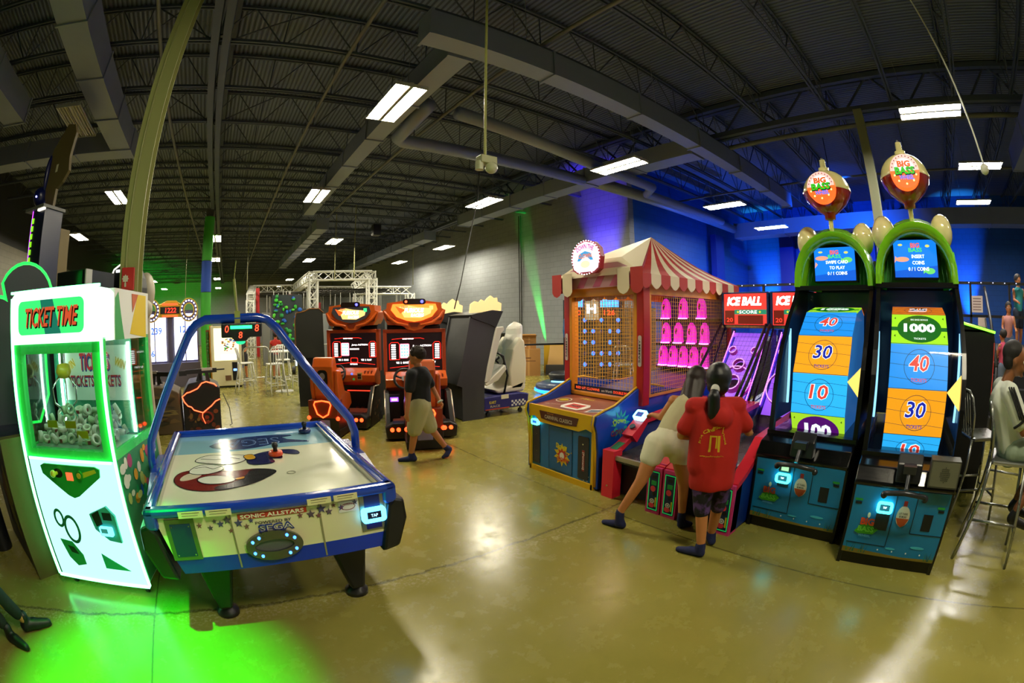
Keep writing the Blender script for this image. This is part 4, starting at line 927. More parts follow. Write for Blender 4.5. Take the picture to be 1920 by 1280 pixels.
# posts and frames
b = MB(RD); zt = 2.05
for x in (-.55, .55): b.box(x-.045, .6, .78 if x else 0, x+.045, .72, zt)
for x in (-.55, .55): b.box(x-.04, 2.62, .02, x+.04, 2.7, zt)
b.build('red_post', cb, .008)
b = MB(mat('#d8901c', .35)); 
for x in (-.485, .485): b.box(x-.02, .6, .8, x+.02, .7, 1.95)
b.box(-.5, .6, 1.93, .5, .72, 2.06); b.box(-.5, .6, .8, .5, .7, .84)
for x in (-.55, .55): b.box(x-.02, .72, 1.93, x+.02, 2.65, 2.04); b.box(x-.015, .72, .85, x+.015, 2.65, .88); b.box(x-.018, .72, .85, x+.018, .78, 1.95)
b.build('orange_frame', cb, .005)
s = MB(mat('#c8b8b0', .4))
for x in (-.55, .55): fr(s, x, .598, 1.35); s.rrect(-.022, -.16, .022, .16, .02, .006, .006)
s.m(mat('#4a3a3a'))
for x in (-.55, .55): fr(s, x, .591, 1.35); s.txt('SAMMY', 0, 0, .025, .002, .24, .02, rot=PI/2)
s.build('post_badge', cb)
NY = mat('#d0a428', .5)
n = MB(NY); th = .0016; sp_ = .044
k = int(.94/sp_)
for i in range(k+1): x = -.465+i*.93/k; n.box(x-th, .648, .84, x+th, .652, 1.93)
for i in range(25): z = .86+i*sp_; n.box(-.465, .652, z-th, .465, .656, z+th)
n.build('front_net', cb)
for sx in (-1, 1):
    n = MB(NY); k = int(1.84/sp_); x = sx*.55
    for i in range(k+1): y = .79+i*1.83/k; n.box(x-.0015, y-th, .88, x+.0015, y+th, 1.93)
    for i in range(24): z = .9+i*sp_; n.box(x+.002, .78, z-th, x+.006, 2.62, z+th)
    n.build('side_net', cb)
s = MB(mat('#20243a', .4)); fr(s, 0, .64, .88); s.rect(-.46, -.035, .46, .035, .002); s.m(glow('#ff5a28', .8)); s.txt('RED LIT CLOWNS', -.24, 0, .03, .004, .38, .02); s.m(mat('#e8e8e8')); s.txt('are Worth', .06, 0, .028, .004, .16, .01); s.m(glow('#ff4a20', .8)); s.txt('DOUBLE POINTS', .3, 0, .03, .004, .28, .02); s.build('rule_banner', cb)
b = MB(mat('#3a2a5a', .4)); b.add([(-.52, .7, .8), (.52, .7, .8), (.52, 2.6, .95), (-.52, 2.6, .95)], [(0, 1, 2, 3)], False); b.build('inner_floor', cb)
b = MB(mat('#1a1450', .5)); b.box(-.55, 2.6, .1, .55, 2.64, 2.0); b.build('back_wall', cb)
sh = MB(mat('#161418', .5)); zs = [1.0, 1.33, 1.68]
for z in zs: sh.box(-.52, 2.38, z-.03, .52, 2.6, z)
sh.build('target_shelf', cb)
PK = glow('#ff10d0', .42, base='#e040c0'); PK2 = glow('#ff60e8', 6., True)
def clown():
    t = thing('clown_target', '', 'target figure', (0, 0, 0), -90)
    b = MB(PK); random.seed(9); n = 14; rr_ = [(.052, 0), (.066, .02), (.058, .08), (.06, .16), (.05, .24), (.04, .27), (.025, .295), (.0, .3)]; vs_ = []
    for r, z in rr_:
        for i in range(n): q = (1+.22*(i % 2)) if .01 < z < .25 else 1; vs_.append((r*q*math.cos(2*PI*i/n), r*q*math.sin(2*PI*i/n), z))
    b.add(vs_, [(k*n+i, k*n+(i+1) % n, (k+1)*n+(i+1) % n, (k+1)*n+i) for k in range(len(rr_)-1) for i in range(n)], False); b.build('ruffled_body', t)
    b = MB(mat('#5a0c48', .5)); b.ball((0, -.055, .17), (.025, .02, .05), 8, 6); b.m(glow('#ff3030', 1.)); b.ball((0, -.075, .19), .008, 6, 4); b.build('face', t)
    b = MB(PK2); b.cyl((0, -.03, -.0), (0, -.03, .014), .07, 14); b.build('light_base', t)
    return t
c0 = None
rows = [(1.68, [3.83, 3.52, 3.21], 'top'), (1.33, [3.83, 3.61, 3.38, 3.16], 'middle'), (1.0, [3.88, 3.7, 3.52, 3.34, 3.16], 'bottom')]
ordn = ['leftmost', 'second', 'third', 'fourth', 'fifth']
for z, ys, nm in rows:
    for i, y in enumerate(ys):
        if c0 is None: o = c0 = clown()
        else: o = dup(c0, (0, 0, 0), -90)
        o.location = (5.62, y, z); o['label'] = ordn[i] + ' pink-lit clown target from the left on the ' + nm + ' shelf of the booth'; o['group'] = 'pink lit clown targets'
# striped roof
RS = mat('#b3261c', .6); CS = mat('#e2d3ae', .6)
ap = (0, 1.6, 2.72); ez = 2.14
rf = MB(CS)
def roof_side(a, c, n, sag=.045):
    a = Vector(a); c = Vector(c); A = Vector(ap)
    for i in range(n):
        rf.m(RS if i % 2 == 0 else CS)
        p, q = a.lerp(c, i/n), a.lerp(c, (i+1)/n); K = 6; vs_ = []
        for k in range(K+1):
            t = k/K; s = Vector((0, 0, -sag*math.sin(PI*t)*1.6)); vs_ += [A.lerp(p, t)+s, A.lerp(q, t)+s]
        rf.add(vs_, [(2*k, 2*k+2, 2*k+3, 2*k+1) for k in range(K)], False)
        # scalloped valance
        out = (p+q)/2 - Vector((0, 1.65, ez)); out.z = 0
        sc = [p, q]; m_ = 6; up = []; 
        for k in range(m_+1):
            t = k/m_; z = -.1-.055*math.sin(PI*t)
            up.append(p.lerp(q, t)+Vector((0, 0, z)))
        vs_ = [p.lerp(q, k/m_) for k in range(m_+1)] + up
        rf.add(vs_, [(k, k+1, m_+2+k, m_+1+k) for k in range(m_)], False)
X_, Ya, Yb = .64, .5, 2.85
roof_side((-X_, Ya, ez), (-X_, Yb, ez), 12); roof_side((X_, Ya, ez), (X_, Yb, ez), 13)
roof_side((X_, Yb, ez), (-X_, Yb, ez), 9)
o = rf.build('striped_roof', cb)
sd_ = o.modifiers.new('s', 'SOLIDIFY'); sd_.thickness = .006
# front gable: pink striped panel under the cream flap
g = MB(mat('#d8a0a8', .5)); fr(g, 0, .56, 0); g.poly([(-.6, 2.02), (.6, 2.02), (.6, 2.16), (.3, 2.28), (-.3, 2.28), (-.6, 2.16)], .01)
g.m(mat('#d05a80', .5))
for x in (-.55, -.3, -.05, .2, .42): g.poly([(x-.02, 2.03), (x+.09, 2.03), (x+.2, 2.2), (x+.1, 2.2)], .013, .002)
g.m(mat('#e0a8b0', .5))
for i in range(6):
    x = -.42+i*.17; g.poly([(x-.085, 1.96), (x-.08, 1.91), (x-.04, 1.885), (x+.04, 1.885), (x+.08, 1.91), (x+.085, 1.96)], -.1, .004)
g.m(CS); g.at()
g.add([(-X_, Ya, ez), (X_, Ya, ez), (.3, .62, 2.34), (-.3, .62, 2.34), (0, 1.6, 2.72)], [(0, 1, 2, 3), (0, 3, 4), (1, 4, 2), (2, 4, 3)], False)
g.m(CS); fr(g, 0, Ya-.004, 0); 
for x, m__ in ((-.6, RS), (-.42, CS), (.42, CS), (.6, RS)):
    g.m(m__); g.poly([(x-.08, 2.2), (x-.08, 1.99), (x-.05, 1.95), (x, 1.93), (x+.05, 1.95), (x+.08, 1.99), (x+.08, 2.2)], .006 if m__ is RS else .003)
g.build('front_flap', cb, label='cream and pink striped front gable')
sg = MB(mat('#a82430', .35)); fr(sg, .0-.03, .46, 2.34)
P = [(.2, -.13), (.13, -.17), (-.13, -.17), (-.2, -.13), (-.225, .0), (-.2, .1), (-.12, .17), (0, .2), (.12, .17), (.2, .1), (.225, 0)]
sg.poly(P, .05, .06); rs = sg.build('round_sign', cb, label='round glowing game sign with bulbs around its edge')
q = MB(glow('#ffe8ff', .95, True)); fr(q, -.03, .40, 2.34); q.poly([(x*.9, y*.9) for x, y in P], -.004, .004); q.m(glow('#1890c8', .8)); q.poly([(-.12, -.03), (-.08, .05), (0, .075), (.08, .05), (.12, -.03), (.08, -.03), (0, .03), (-.08, -.03)], .002); q.m(glow('#e8c890', 1.3)); q.ell(0, -.07, .07, .04, .0025); q.m(glow('#c02890', .8)); q.txt('DOWN THE', 0, .125, .055, .004, .27, .03, arc=.25); q.m(glow('#e07010', .8)); q.txt('CLOWN', 0, .02, .05, .005, .2, .03); q.build('lit_face', rs)
q = MB(glow('#fff0ff', 3.)); fr(q, -.03, .405, 2.34)
for i in range(34):
    a_ = 2*PI*i/34; q = MB(glow('#fff0ff', 3.)); fr(q, -.03, .405, 2.34); q.ball((.21*math.cos(a_), .185*math.sin(a_)+.005, .004), .0065, 6, 4); q.build('bulb', rs)
lt = bpy.data.lights.new('inner_light', 'AREA'); lt.energy = 9; lt.color = (1, .7, .42); lt.size = .6
lo = bpy.data.objects.new('inner_light', lt); COL.objects.link(lo); lo.parent = cb; lo.location = (0, 1.2, 2.05); lo.rotation_euler = (0, 0, 0)

# ---------------------------------------------------------------- alley rollers (skee lanes)
HP = mat('#e0283c', .35); HP2 = mat('#d83a80', .35)
def skee(label, loc, leftpost, w_=.345):
    t = thing('alley_roller', label, 'arcade machine', loc, -90, 'alley roller games')
    b = MB(mat('#2e3034', .25)); b.add([(-w_+.08, .05, .41), (w_-.08, .05, .41), (w_-.08, 1.55, .5), (-w_+.08, 1.55, .5), (w_-.08, 1.75, .62), (-w_+.08, 1.75, .62)], [(0, 1, 2, 3), (3, 2, 4, 5)], True)
    b.box(-w_+.08, .02, .36, w_-.08, .1, .405); b.m(mat('#0c0c0e', .5)); b.box(-w_+.06, .12, .02, w_-.06, 2.6, .36); b.m(mat('#a8a090', .3, .6)); b.box(-w_+.08, 0, .385, w_-.08, .03, .425); b.build('lane', t)
    b = MB(mat('#0d2f80', .35, 0, .3))
    pr_ = [(.0, .02), (.0, .42), (.18, .5), (.5, .66), (1.7, .72), (2.55, .8), (2.6, 1.55), (2.6, .02)]
    for s_ in (-1, 1): b.prism(pr_, s_*(w_-.07), s_*w_, 'x')
    b.build('side_wall', t)
    b = MB(HP)
    for s_ in (-1, 1):
        rl = [(.0, .44), (.16, .5), (.3, .57), (.5, .7), (1.75, .76)]
        for (y0, z0), (y1, z1) in zip(rl, rl[1:]):
            b.add([(s_*(w_-.1), y0, z0), (s_*(w_+.005), y0, z0), (s_*(w_+.005), y1, z1), (s_*(w_-.1), y1, z1), (s_*(w_-.1), y0, z0-.05), (s_*(w_+.005), y0, z0-.05), (s_*(w_+.005), y1, z1-.05), (s_*(w_-.1), y1, z1-.05)],
                  [(0, 1, 2, 3), (4, 7, 6, 5), (0, 4, 5, 1), (1, 5, 6, 2), (2, 6, 7, 3), (3, 7, 4, 0)], False)
    b.build('pink_rail', t)
    if leftpost:
        b = MB(HP); b.box(-w_-.01, -.02, 0, -w_+.13, .1, .47); b.m(CHR); b.cyl((-w_+.06, -.02, .12), (-w_+.06, -.025, .12), .01, 8); b.build('front_post', t, label='bright red front post')
    def panel(x):
        s = MB(HP2); s.box(x-.075, -.03, 0, x+.075, .1, .43); fr(s, x, -.031, 0)
        s.m(mat('#0a2a4a')); s.rect(-.055, .03, .055, .4, .003); s.m(glow('#20c860', .25, base='#20b858')); s.line([(-.05, .04), (-.05, .39), (.05, .39), (.05, .04), (-.05, .04)], .007, .0045)
        s.m(mat('#20a848')); s.rect(-.025, .27, .03, .31, .005); s.ell(.0, .29, .025, .02, .0055); s.m(mat('#e8404a')); s.ell(-.005, .235, .027, .027, .005); s.ell(-.01, .08, .03, .025, .005); s.m(mat('#101010')); s.rect(-.02, .33, .025, .36, .005); s.ell(.01, .19, .02, .02, .005)
        s.m(mat('#e8e8d8')); s.ell(-.005, .12, .025, .022, .006); s.m(mat('#101010')); s.ring(-.005, .12, .015, .013, .004, .0072); s.m(mat('#d8c820')); s.rect(.025, .07, .04, .16, .005)
        return s.build('front_panel', t, label='pink front panel with balls and green outline')
    if not leftpost: panel(-w_+.075)
    panel(w_-.075)
    # target board
    W2 = w_-.08
    b = MB(glow('#9050e0', .7, base='#b090d8'))
    b.add([(-W2, 1.75, .6), (W2, 1.75, .6), (W2, 2.52, 1.5), (-W2, 2.52, 1.5)], [(0, 1, 2, 3)], False)
    tb = b.build('target_board', t)
    s = MB(glow('#c080f0', .5, base='#d8b0f0')); s.frame((0, 1.745, .606), (1, 0, 0), (0, .77, .9))
    s.m(mat('#2050c0', .3)).rect(-W2, 0, -W2+.05, 1.1, .006); s.rect(W2-.05, 0, W2, 1.1, .006)
    for cy_, r_, h_ in ((.38, .245, .05), (.36, .11, .09), (.64, .085, .07)):
        s.m(mat('#c02890', .35)); s.cyl((0, cy_, 0), (0, cy_, h_), r_, 28, caps=False); s.m(glow('#f0a8ff', .8)); s.ring(0, cy_, r_, r_, .014, h_+.002, 28, .004)
        s.m(mat('#301040')); s.ell(0, cy_, r_*.8 if r_ < .2 else .02, None, .004)
    for x in (-.16, .16): s.m(mat('#c02890', .35)); s.cyl((x, .86, 0), (x, .86, .06), .055, 18, caps=False); s.m(glow('#f0a8ff', .8)); s.ring(x, .86, .055, .055, .012, .062, 20, .004)
    s.build('score_ring', tb)
    b = MB(glow('#e060ff', 3., True))
    for x in (-W2+.01, W2-.01): b.tube([(x, 1.8, .72), (x, 2.5, 1.52)], .007, 6)
    b.build('violet_light_strip', t)
    # cage
    c = MB(mat('#141018', .4)); 
    for x in (-w_+.02, w_-.02): c.tube([(x, 1.25, .74), (x, 2.25, 1.62)], .018, 6); c.tube([(x, 1.75, .76), (x, 2.4, 1.62)], .014, 6)
    th = .0014
    for x in (-w_+.02, w_-.02):
        for k in range(15):
            u = k/14; c.tube([(x, 1.25+u*1.0, .74+u*.88), (x, 2.58, .8+u*.8)], th, 4)
        for k in range(14):
            y = 1.35+k*.09; z1 = min(1.62, .74+(y-1.25)*.88); c.tube([(x, y, .72), (x, y, z1)], th, 4)
    for k in range(13): x = -w_+.04+k*(2*w_-.08)/12; c.tube([(x, 1.5, .96), (x, 2.25, 1.62)], th, 4)
    for k in range(14): u = .25+k*.75/13; c.tube([(-w_+.02, 1.25+u, .74+u*.88), (w_-.02, 1.25+u, .74+u*.88)], th, 4)
    c.build('cage', t)
    b = MB(mat('#123a78', .35)); b.box(-w_, 2.3, 1.6, w_, 2.62, 2.02); mq = b.build('marquee_box', t, .01)
    s = MB(glow('#ff3a30', .9, True)); fr(s, 0, 2.299, 1.8); s.rect(-w_+.04, -.19, w_-.03, .2, .003); s.m(glow('#208060', .8)); s.rect(-.15, -.06, w_-.03, 0, .0045); s.m(glow('#6a1a10', .7)); s.rect(-w_+.05, -.18, -.15, -.01, .0045); s.rect(-.1, -.18, w_-.08, -.07, .0045)
    s.m(glow('#ffffe8', 4.)); s.txt("ICE BALL", .0, .105, .11, .006, .5, .05, slant=.2); s.m(glow('#e0e8e0', 1.3)); s.txt('SCORE', .05, -.03, .04, .0065, .26, .02); s.m(glow('#ff3020', 2.)); s.txt('20', -.22, -.13, .05, .0065, .09, 0); s.m(glow('#d8d020', 1.)); s.star(-.1, -.03, .02, .006); s.star(.22, -.03, .02, .006)
    s.build('marquee', mq)
    b = MB(CHR); b.box(-w_, 2.28, 1.57, w_, 2.32, 1.6); b.build('chrome_bar', t)
    return t
k1 = skee('left alley roller beside the striped booth, with the bright red front post', (3.08, 2.41, 0), True)
k2 = skee('right alley roller beside the fish wheel game, behind the girl in red', (3.08, 1.70, 0), False)
s = MB(mat('#3a8a50', .35)); s.frame((-.345+.055, .08, .476), (1, 0, 0), (0, .16, .055)); s.rect(-.04, -.06, .045, .1, .004); s.build('green_ticket_plate', k1)
s = MB(HP); s.prism([(.22, .58), (.44, .72), (.46, .66), (.3, .5)], -.33, -.2, 'x'); s.m(mat('#103848')).frame((-.265, .32, .655), (1, 0, 0), (0, .24, .15)).cyl((0, -.02, 0), (0, -.02, .014), .03, 16); pd = s.build('reader_pod', k1)
s = MB(glow('#70f0ff', 3.5, True)); s.frame((-.265, .43, .72), (1, 0, 0), (0, .2, .14)); s.rrect(-.065, -.05, .065, .06, .02, .04, .04); s.m(glow('#1a3a90', .8)); s.rect(-.04, -.03, .04, .03, .041, .001); s.build('reader_light', pd)
s = MB(HP2); s.box(.2, .02, .43, .345, .5, .455); s.build('front_ledge', k1)
# ---------------------------------------------------------------- big fish wheel games (front faces -X)
LIME = mat('#7ccc20', .15, 0, .8); TL = mat('#0d78ac', .35); BK = mat('#08090b', .3)
SEGC = {'25': '#b05a10', '1000': '#8ac020', '40': '#1878c8', '30': '#d88a18', '10': '#28a0e0', '100': '#9ac828'}
def bass(label, loc, rz, order, screen_lines, extra):
    t = thing('fish_wheel_game', label, 'arcade machine', loc, rz, 'big fish wheel games')
    w2 = .41
    b = MB(TL); b.box(-w2+.02, 0, .1, w2-.02, 1.75, .6); base = b.build('base_cabinet', t)
    b = MB(BK); b.box(-w2, .01, 0, -w2+.03, 1.8, .62); b.box(w2-.03, .01, 0, w2, 1.8, .62); b.box(-w2+.03, .03, 0, w2-.03, 1.75, .1); b.build('plinth', t)
    s = MB(mat('#0a5a80', .35)); fr(s, 0, -.001, 0)
    s.m(mat('#06222e')); s.line([(-.37, .18), (-.05, .18), (-.05, .6)], .006, .003); s.line([(.12, .6), (.12, .3), (.39, .3)], .006, .003)
    s.m(mat('#7a6a20')); s.poly([(-.39, .1), (.39, .1), (.39, .125), (.1, .115), (-.2, .13), (-.39, .14)], .003)
    random.seed(6)
    for i in range(16):
        x = random.choice([random.uniform(-.38, -.2), random.uniform(.25, .38)]); s.m(mat(random.choice(['#2a7a3a', '#5a7a20', '#1a5a4a']))); s.poly([(x-.004, .11), (x+.004, .11), (x+random.uniform(-.03, .03), random.uniform(.15, .21))], .004+.0001*i, .001)
    s.m(mat('#40b0c8')); s.ell(.22, .2, .06, .01, .0035); s.ell(-.0, .17, .04, .008, .0035)
    s.m(mat('#d8e0e0'))
    for x in (-.1, .02, .14, .26): s.ell(x, .15, .006, .006, .004)
    s.m(mat('#0c1114'));s.rect(-.37, .47, -.32, .485, .004); s.rect(.31, .47, .36, .485, .004); s.rect(.2, .33, .28, .45, .004); s.m(mat('#1f9a3a')); s.rect(-.375, .495, -.315, .51, .004); s.rect(.3, .495, .36, .51, .004)
    s.build('underwater_graphic', base)
    s = MB(mat('#d04418', .35)); fr(s, -.24, -.005, .3); s.txt('BIG', 0, .05, .055, .006, .11, .05, rot=0); s.m(mat('#38a020')); s.poly([(-.09, -.03), (-.04, .03), (.05, .03), (.1, .0), (.06, -.04), (-.06, -.045)], .004); s.m(mat('#6ad040')); s.txt('BASS', 0, -.005, .04, .007, .13, .03); s.m(mat('#60b0e0')); s.txt('WHEEL', 0, -.055, .018, .006, .1, .01); s.m(mat('#e0e0c0')); s.ell(0, .1, .012, .02, .006); s.build('logo', base)
    s = MB(mat('#c9c6b0', .3)); fr(s, .03, -.003, .42); s.ell(0, 0, .055, .075, .006); s.m(mat('#a8481c')); s.poly([(-.053, -.015), (.053, -.015), (.03, -.06), (0, -.08), (-.03, -.06)], .0075); s.m(mat('#8a2018')); s.rect(-.015, .07, .015, .11, .006); s.m(mat('#202020')); s.txt('LET THERE', 0, .02, .014, .008, .07, .01); s.txt('BE MORE', 0, -.002, .014, .008, .06, .01); s.build('float_badge', base)
    s = MB(mat('#15191c', .4)); fr(s, -.13, -.001, 0)
    if extra: s.rect(-.055, .3, .055, .42, .008)
    else: s.rect(-.05, .4, .05, .44, .008); s.rect(-.05, .515, .05, .585, .01, .01); s.m(glow('#a0d8a0', .9)); s.rect(-.03, .53, .035, .575, .012)
    cr = s.build('ticket_slot', base); s = MB(glow('#38f0f0', 4., True)); fr(s, -.13, -.002, .48); s.rrect(-.065, -.045, .065, .03, .025, .04, .035); s.m(glow('#186a78', .8)); s.rect(-.04, -.025, .04, .02, .041, .001); s.m(glow('#d0ffff', 1.8)); s.txt('TAP', 0, 0, .015, .043, .03); s.build('reader_light', cr)
    # shelf with spin handle
    b = MB(BK); b.m(mat('#08090a', .2, 0, .3)); b.prism([(0, .6), (0, .63), (.08, .72), (.27, .76), (1.8, .76), (1.8, .6)], -w2, w2, 'x'); b.m(mat('#202226', .3)); b.prism([(-.04, .66), (-.02, .78), (.05, .84), (.05, .66)], -.1, .1, 'x')
    sh_ = b.build('handle_shelf', t, .01)
    b = MB(mat('#3a3d42', .3, .5)); b.box(-.05, -.1, .74, .05, -.02, .79); b.cyl((0, -.06, .76), (0, -.14, .65), .018, 10); b.tube([(-.16, -.13, .6), (-.15, -.15, .62), (0, -.16, .635), (.15, -.15, .62), (.16, -.13, .6)], .018, 8); b.ball((-.16, -.13, .6), .026); b.ball((.16, -.13, .6), .026); b.build('spin_handle', sh_)
    if extra: 
        b = MB(mat('#4a4a40', .5)); b.box(.16, -.07, .66, .4, .05, .84); b.m(mat('#6a6a58', .5)); fr(b, .28, -.071, .75); b.rect(-.11, -.08, .11, .08, .002)
        b.m(mat('#22221e'))
        for i in range(9):
            for k in range(7):
                if (i-4)**2/16+(k-3)**2/9 <= 1.1: b.ell((k-3)*.012-.0, (i-4)*.012, .004, .004, .004, .001, 6)
        b.build('speaker_box', sh_)
    # wheel housing frame
    b = MB(BK)
    for s_ in (-1, 1):
        b.prism([(.24, .72), (.28, 1.1), (.34, 1.3), (.43, 1.47), (.6, 1.67), (.82, 1.86), (.93, 1.97), (1.0, 1.97), (.88, 1.85), (.66, 1.66), (.5, 1.47), (.41, 1.3), (.34, 1.1), (.3, .72)], s_*(w2-.04), s_*w2, 'x')
        b.prism([(.32, .84), (.34, 1.1), (.41, 1.3), (.5, 1.47), (.66, 1.66), (.88, 1.85), (1.0, 1.97), (1.8, 1.97), (1.8, .84)], s_*(w2-.02), s_*(w2-.01), 'x')
    b.box(-w2, .9, 1.95, w2, 1.0, 1.99); b.box(-w2, .22, .74, w2, .3, .78); b.box(-w2, 1.75, .84, w2, 1.8, 2.3); b.build('housing', t)
    b = MB(GL); pts = [(.26, .78), (.29, 1.1), (.35, 1.3), (.44, 1.47), (.61, 1.67), (.83, 1.86), (.93, 1.95)]
    for (y0, z0), (y1, z1) in zip(pts, pts[1:]): b.add([(-w2+.04, y0, z0), (w2-.04, y0, z0), (w2-.04, y1, z1), (-w2+.04, y1, z1)], [(0, 1, 2, 3)], True)
    b.build('window', t)
    b = MB(mat('#1a3a4a', .2)); b.box(-w2+.02, 1.3, .86, w2-.02, 1.32, 1.95); b.m(glow('#9adcff', .9)); 
    for x in (-w2+.035, w2-.035): b.box(x-.01, .6, .95, x+.01, .62, 1.6)
    b.build('inner_lining', t)
    # the wheel: 16 boards
    wx0, wx1, cy_, cz, rad = -.26, .25, 1.06, 1.1, .7
    N = 13
    ang = 2*PI/N
    for k in range(-6, 7):
        a0 = (k)*ang + R(order_off); a1 = a0+ang; 
        def pt(a): return (cy_-rad*math.cos(a), cz+rad*math.sin(a))
        y0, z0 = pt(a0); y1, z1 = pt(a1); u = math.hypot(y1-y0, z1-z0)
        lab = order.get(k, ['10', '40', '30', '25'][k % 4]); c = SEGC[lab]
        front = -3 <= k <= 4
        b = MB(glow(c, .85, base=c)); b.frame((wx0, y0, z0), (1, 0, 0), (0, y1-y0, z1-z0)); W = wx1-wx0
        b.rect(0, .002, W, u-.002, .0, .012)
        if front:
            dark = glow('#0c2a5a', .3)
            b.m(dark); b.rect(0, 0, W, .004, .0015, .001)
            if lab in ('40', '10', '30', '25'):
                for q in (.25, .55, .8): b.line([(0, u*q), (W*.35, u*(q-.04)), (W*.7, u*q), (W, u*(q-.03))], .0022, .0015, .001)
                b.ring(W*.5, u*.5, .135, .13, .0035, .002, 30, .001)
                b.m(glow('#f0f0ff', .9)); b.txt(lab, W*.5, u*.57, .13, .003, .18, .05, slant=.15)
                b.m(glow('#10209a' if lab in ('30',) else ('#201008' if lab == '25' else '#e04030'), .8)); b.txt(lab, W*.5, u*.57, .12, .005, .17, .015, slant=.15); b.txt('TICKETS', W*.5, u*.2, .026, .004, .14, .01)
            else:
                cc = ('#107018', '#e8f8e8') if lab == '1000' else ('#581070', '#e8f0f8')
                b.m(glow('#207830', .5)); b.rect(0, u*.43, W, u*.55, .002) if lab == '1000' else b.m(glow('#581070', .5)).rect(0, u*.35, W, u*.43, .002)
                b.m(glow(cc[0], .6)); b.ell(W*.5, u*.5, W*.4, u*.46, .003, .001, 30); b.m(glow(cc[1], 1.0)); b.txt(lab, W*.5, u*.52, .1 if lab == '1000' else .14, .005, .29 if lab == '1000' else .26, .05)
                b.txt('BIG BASS BONUS', W*.5, u*.8, .018, .005, .16, .01) if lab == '1000' else None; b.txt('TICKETS', W*.5, u*.16, .02, .005, .11, .01)
                b.m(glow('#185018', .5))
                for x, y in ((.06, .85), (.94, .85), (.06, .25), (.94, .25)): b.txt('4', W*x, u*y, .025, .003, .016, .01)
        b.build('wheel_board', t)
    b = MB(glow('#2a68b0', .35, base='#3080c0')); 
    for x in (wx0+.004, wx1-.004):
        P = [(cy_-rad*.985*math.cos(k*ang+R(order_off)), cz+rad*.985*math.sin(k*ang+R(order_off))) for k in range(N)]
        b.prism(P, x-.003, x+.003, 'x')
    b.build('wheel_side', t)
    b = MB(glow('#ffc860', 1.1)); b.add([(w2-.04, .38, 1.32), (w2-.04, .34, 1.08), (w2-.16, .37, 1.2), (w2-.04, .4, 1.32), (w2-.04, .36, 1.08)], [(0, 1, 2), (3, 2, 4), (0, 2, 3), (1, 4, 2)], False); b.build('pointer', t)
    # green hood with monitor
    b = MB(LIME); K = 16; vs_ = []; rows = [(.88, .41, .5), (1.0, .42, .55), (1.3, .41, .56), (1.6, .38, .48), (1.78, .33, .32)]
    def arch(wd, hh, n=K): return [(-wd*math.cos(PI*i/n)*(1 if True else 1), 1.98+hh*math.sin(PI*i/n)**.8) for i in range(n+1)]
    for y, wd, hh in rows:
        for x, z in arch(wd, hh): vs_.append((x, y, z))
    n = K+1
    fs = [(r*n+i, r*n+i+1, (r+1)*n+i+1, (r+1)*n+i) for r in range(len(rows)-1) for i in range(K)]
    b.add(vs_, fs, True)
    # lip ring and inner back
    o_ = [(x, .88, z) for x, z in arch(.41, .5)]; i_ = [(x, .9, z) for x, z in arch(.355, .43)]; i2 = [(x, 1.16, z) for x, z in arch(.34, .4)]
    b.add(o_+i_+i2, [(k, n+k, n+k+1, k+1) for k in range(K)] + [(n+k, 2*n+k, 2*n+k+1, n+k+1) for k in range(K)], True)
    b.m(mat('#1d7a24', .5)); b.add(i2, [tuple(range(n))], False)
    hood = b.build('green_hood', t)
    b = MB(mat('#0a4a14', .5))
    for x in (-.3, -.26, .27, .31): b.tube([(x, .95, 2.0), (x*.95, 1.14, 2.25)], .004, 5)
    b.m(BK); b.box(-.23, 1.02, 2.03, .23, 1.16, 2.36); mo = b.build('monitor', hood)
    s = MB(glow('#1070d8', 1.0)); s.M = Matrix.Translation((0, 1.018, 2.195)) @ Matrix.Rotation(PI/2, 4, 'X') @ Matrix.Scale(1.15, 4); s.rect(-.19, -.135, .19, .135, .002)
    s.m(glow('#0a50b8', 1.)); s.poly([(-.19, -.135), (.19, -.135), (.19, -.05), (-.19, -.09)], .0025, .0005)
    s.m(glow('#e05020', 1.2)); s.txt('BIG', .0, .095, .035, .004, .08, .03); s.m(glow('#40c030', 1.2)); s.txt('BASS', .0, .062, .03, .004, .12, .02)
    s.m(glow('#f0ffff', 1.6))
    for i, l in enumerate(screen_lines): s.txt(l, .02, .015-.045*i, .026, .005, None, .01)
    s.m(glow('#e09070', 1.)); s.ell(-.12, -.005 if extra else .05, .06, .018, .003); s.poly([(-.18, .02), (-.19, -.03), (-.16, 0)], .003); s.m(glow('#60c060', 1.)); s.ell(.12, -.09 if extra else .03, .045, .022, .003); s.poly([(.06, -.07 if extra else .05), (.06, -.11 if extra else .01), (.09, -.09 if extra else .03)], .003); s.m(glow('#c0c060', 1.)); s.ell(.11, .09, .02, .01, .003); s.ell(-.13, .1, .02, .008, .003)
    s.build('screen', mo)
    b = MB(mat('#ddd49a', .15, 0, .7))
    for s_ in (-1, 1): b.ball((s_*.305, 1.15, 2.43), (.12, .15, .16), 16, 10)
    b.build('fish_eye', hood)
    b = MB(mat('#c6c07a', .3)); b.cyl((0, 1.0, 2.5), (0, 1.0, 2.72), .024, 12); b.build('stem', hood)
    bb = MB(mat('#c9c184', .2, 0, .5)); bb.at(Matrix.Translation((0, 1.0, 2.87)) @ Matrix.Scale(1.15, 4))
    n_ = 22; pr_ = [(.22*math.cos(R(a)), .19*math.sin(R(a))) for a in range(0, 91, 10)]
    bb.lathe([(.222, -.005), (.225, .008)]+pr_[1:], n_); bb.lathe([(.05, .18), (.05, .215), (.03, .22), (.026, .29), (0, .29)], 14); bb.m(BK); bb.cyl((0, 0, .29), (0, 0, .31), .012, 8)
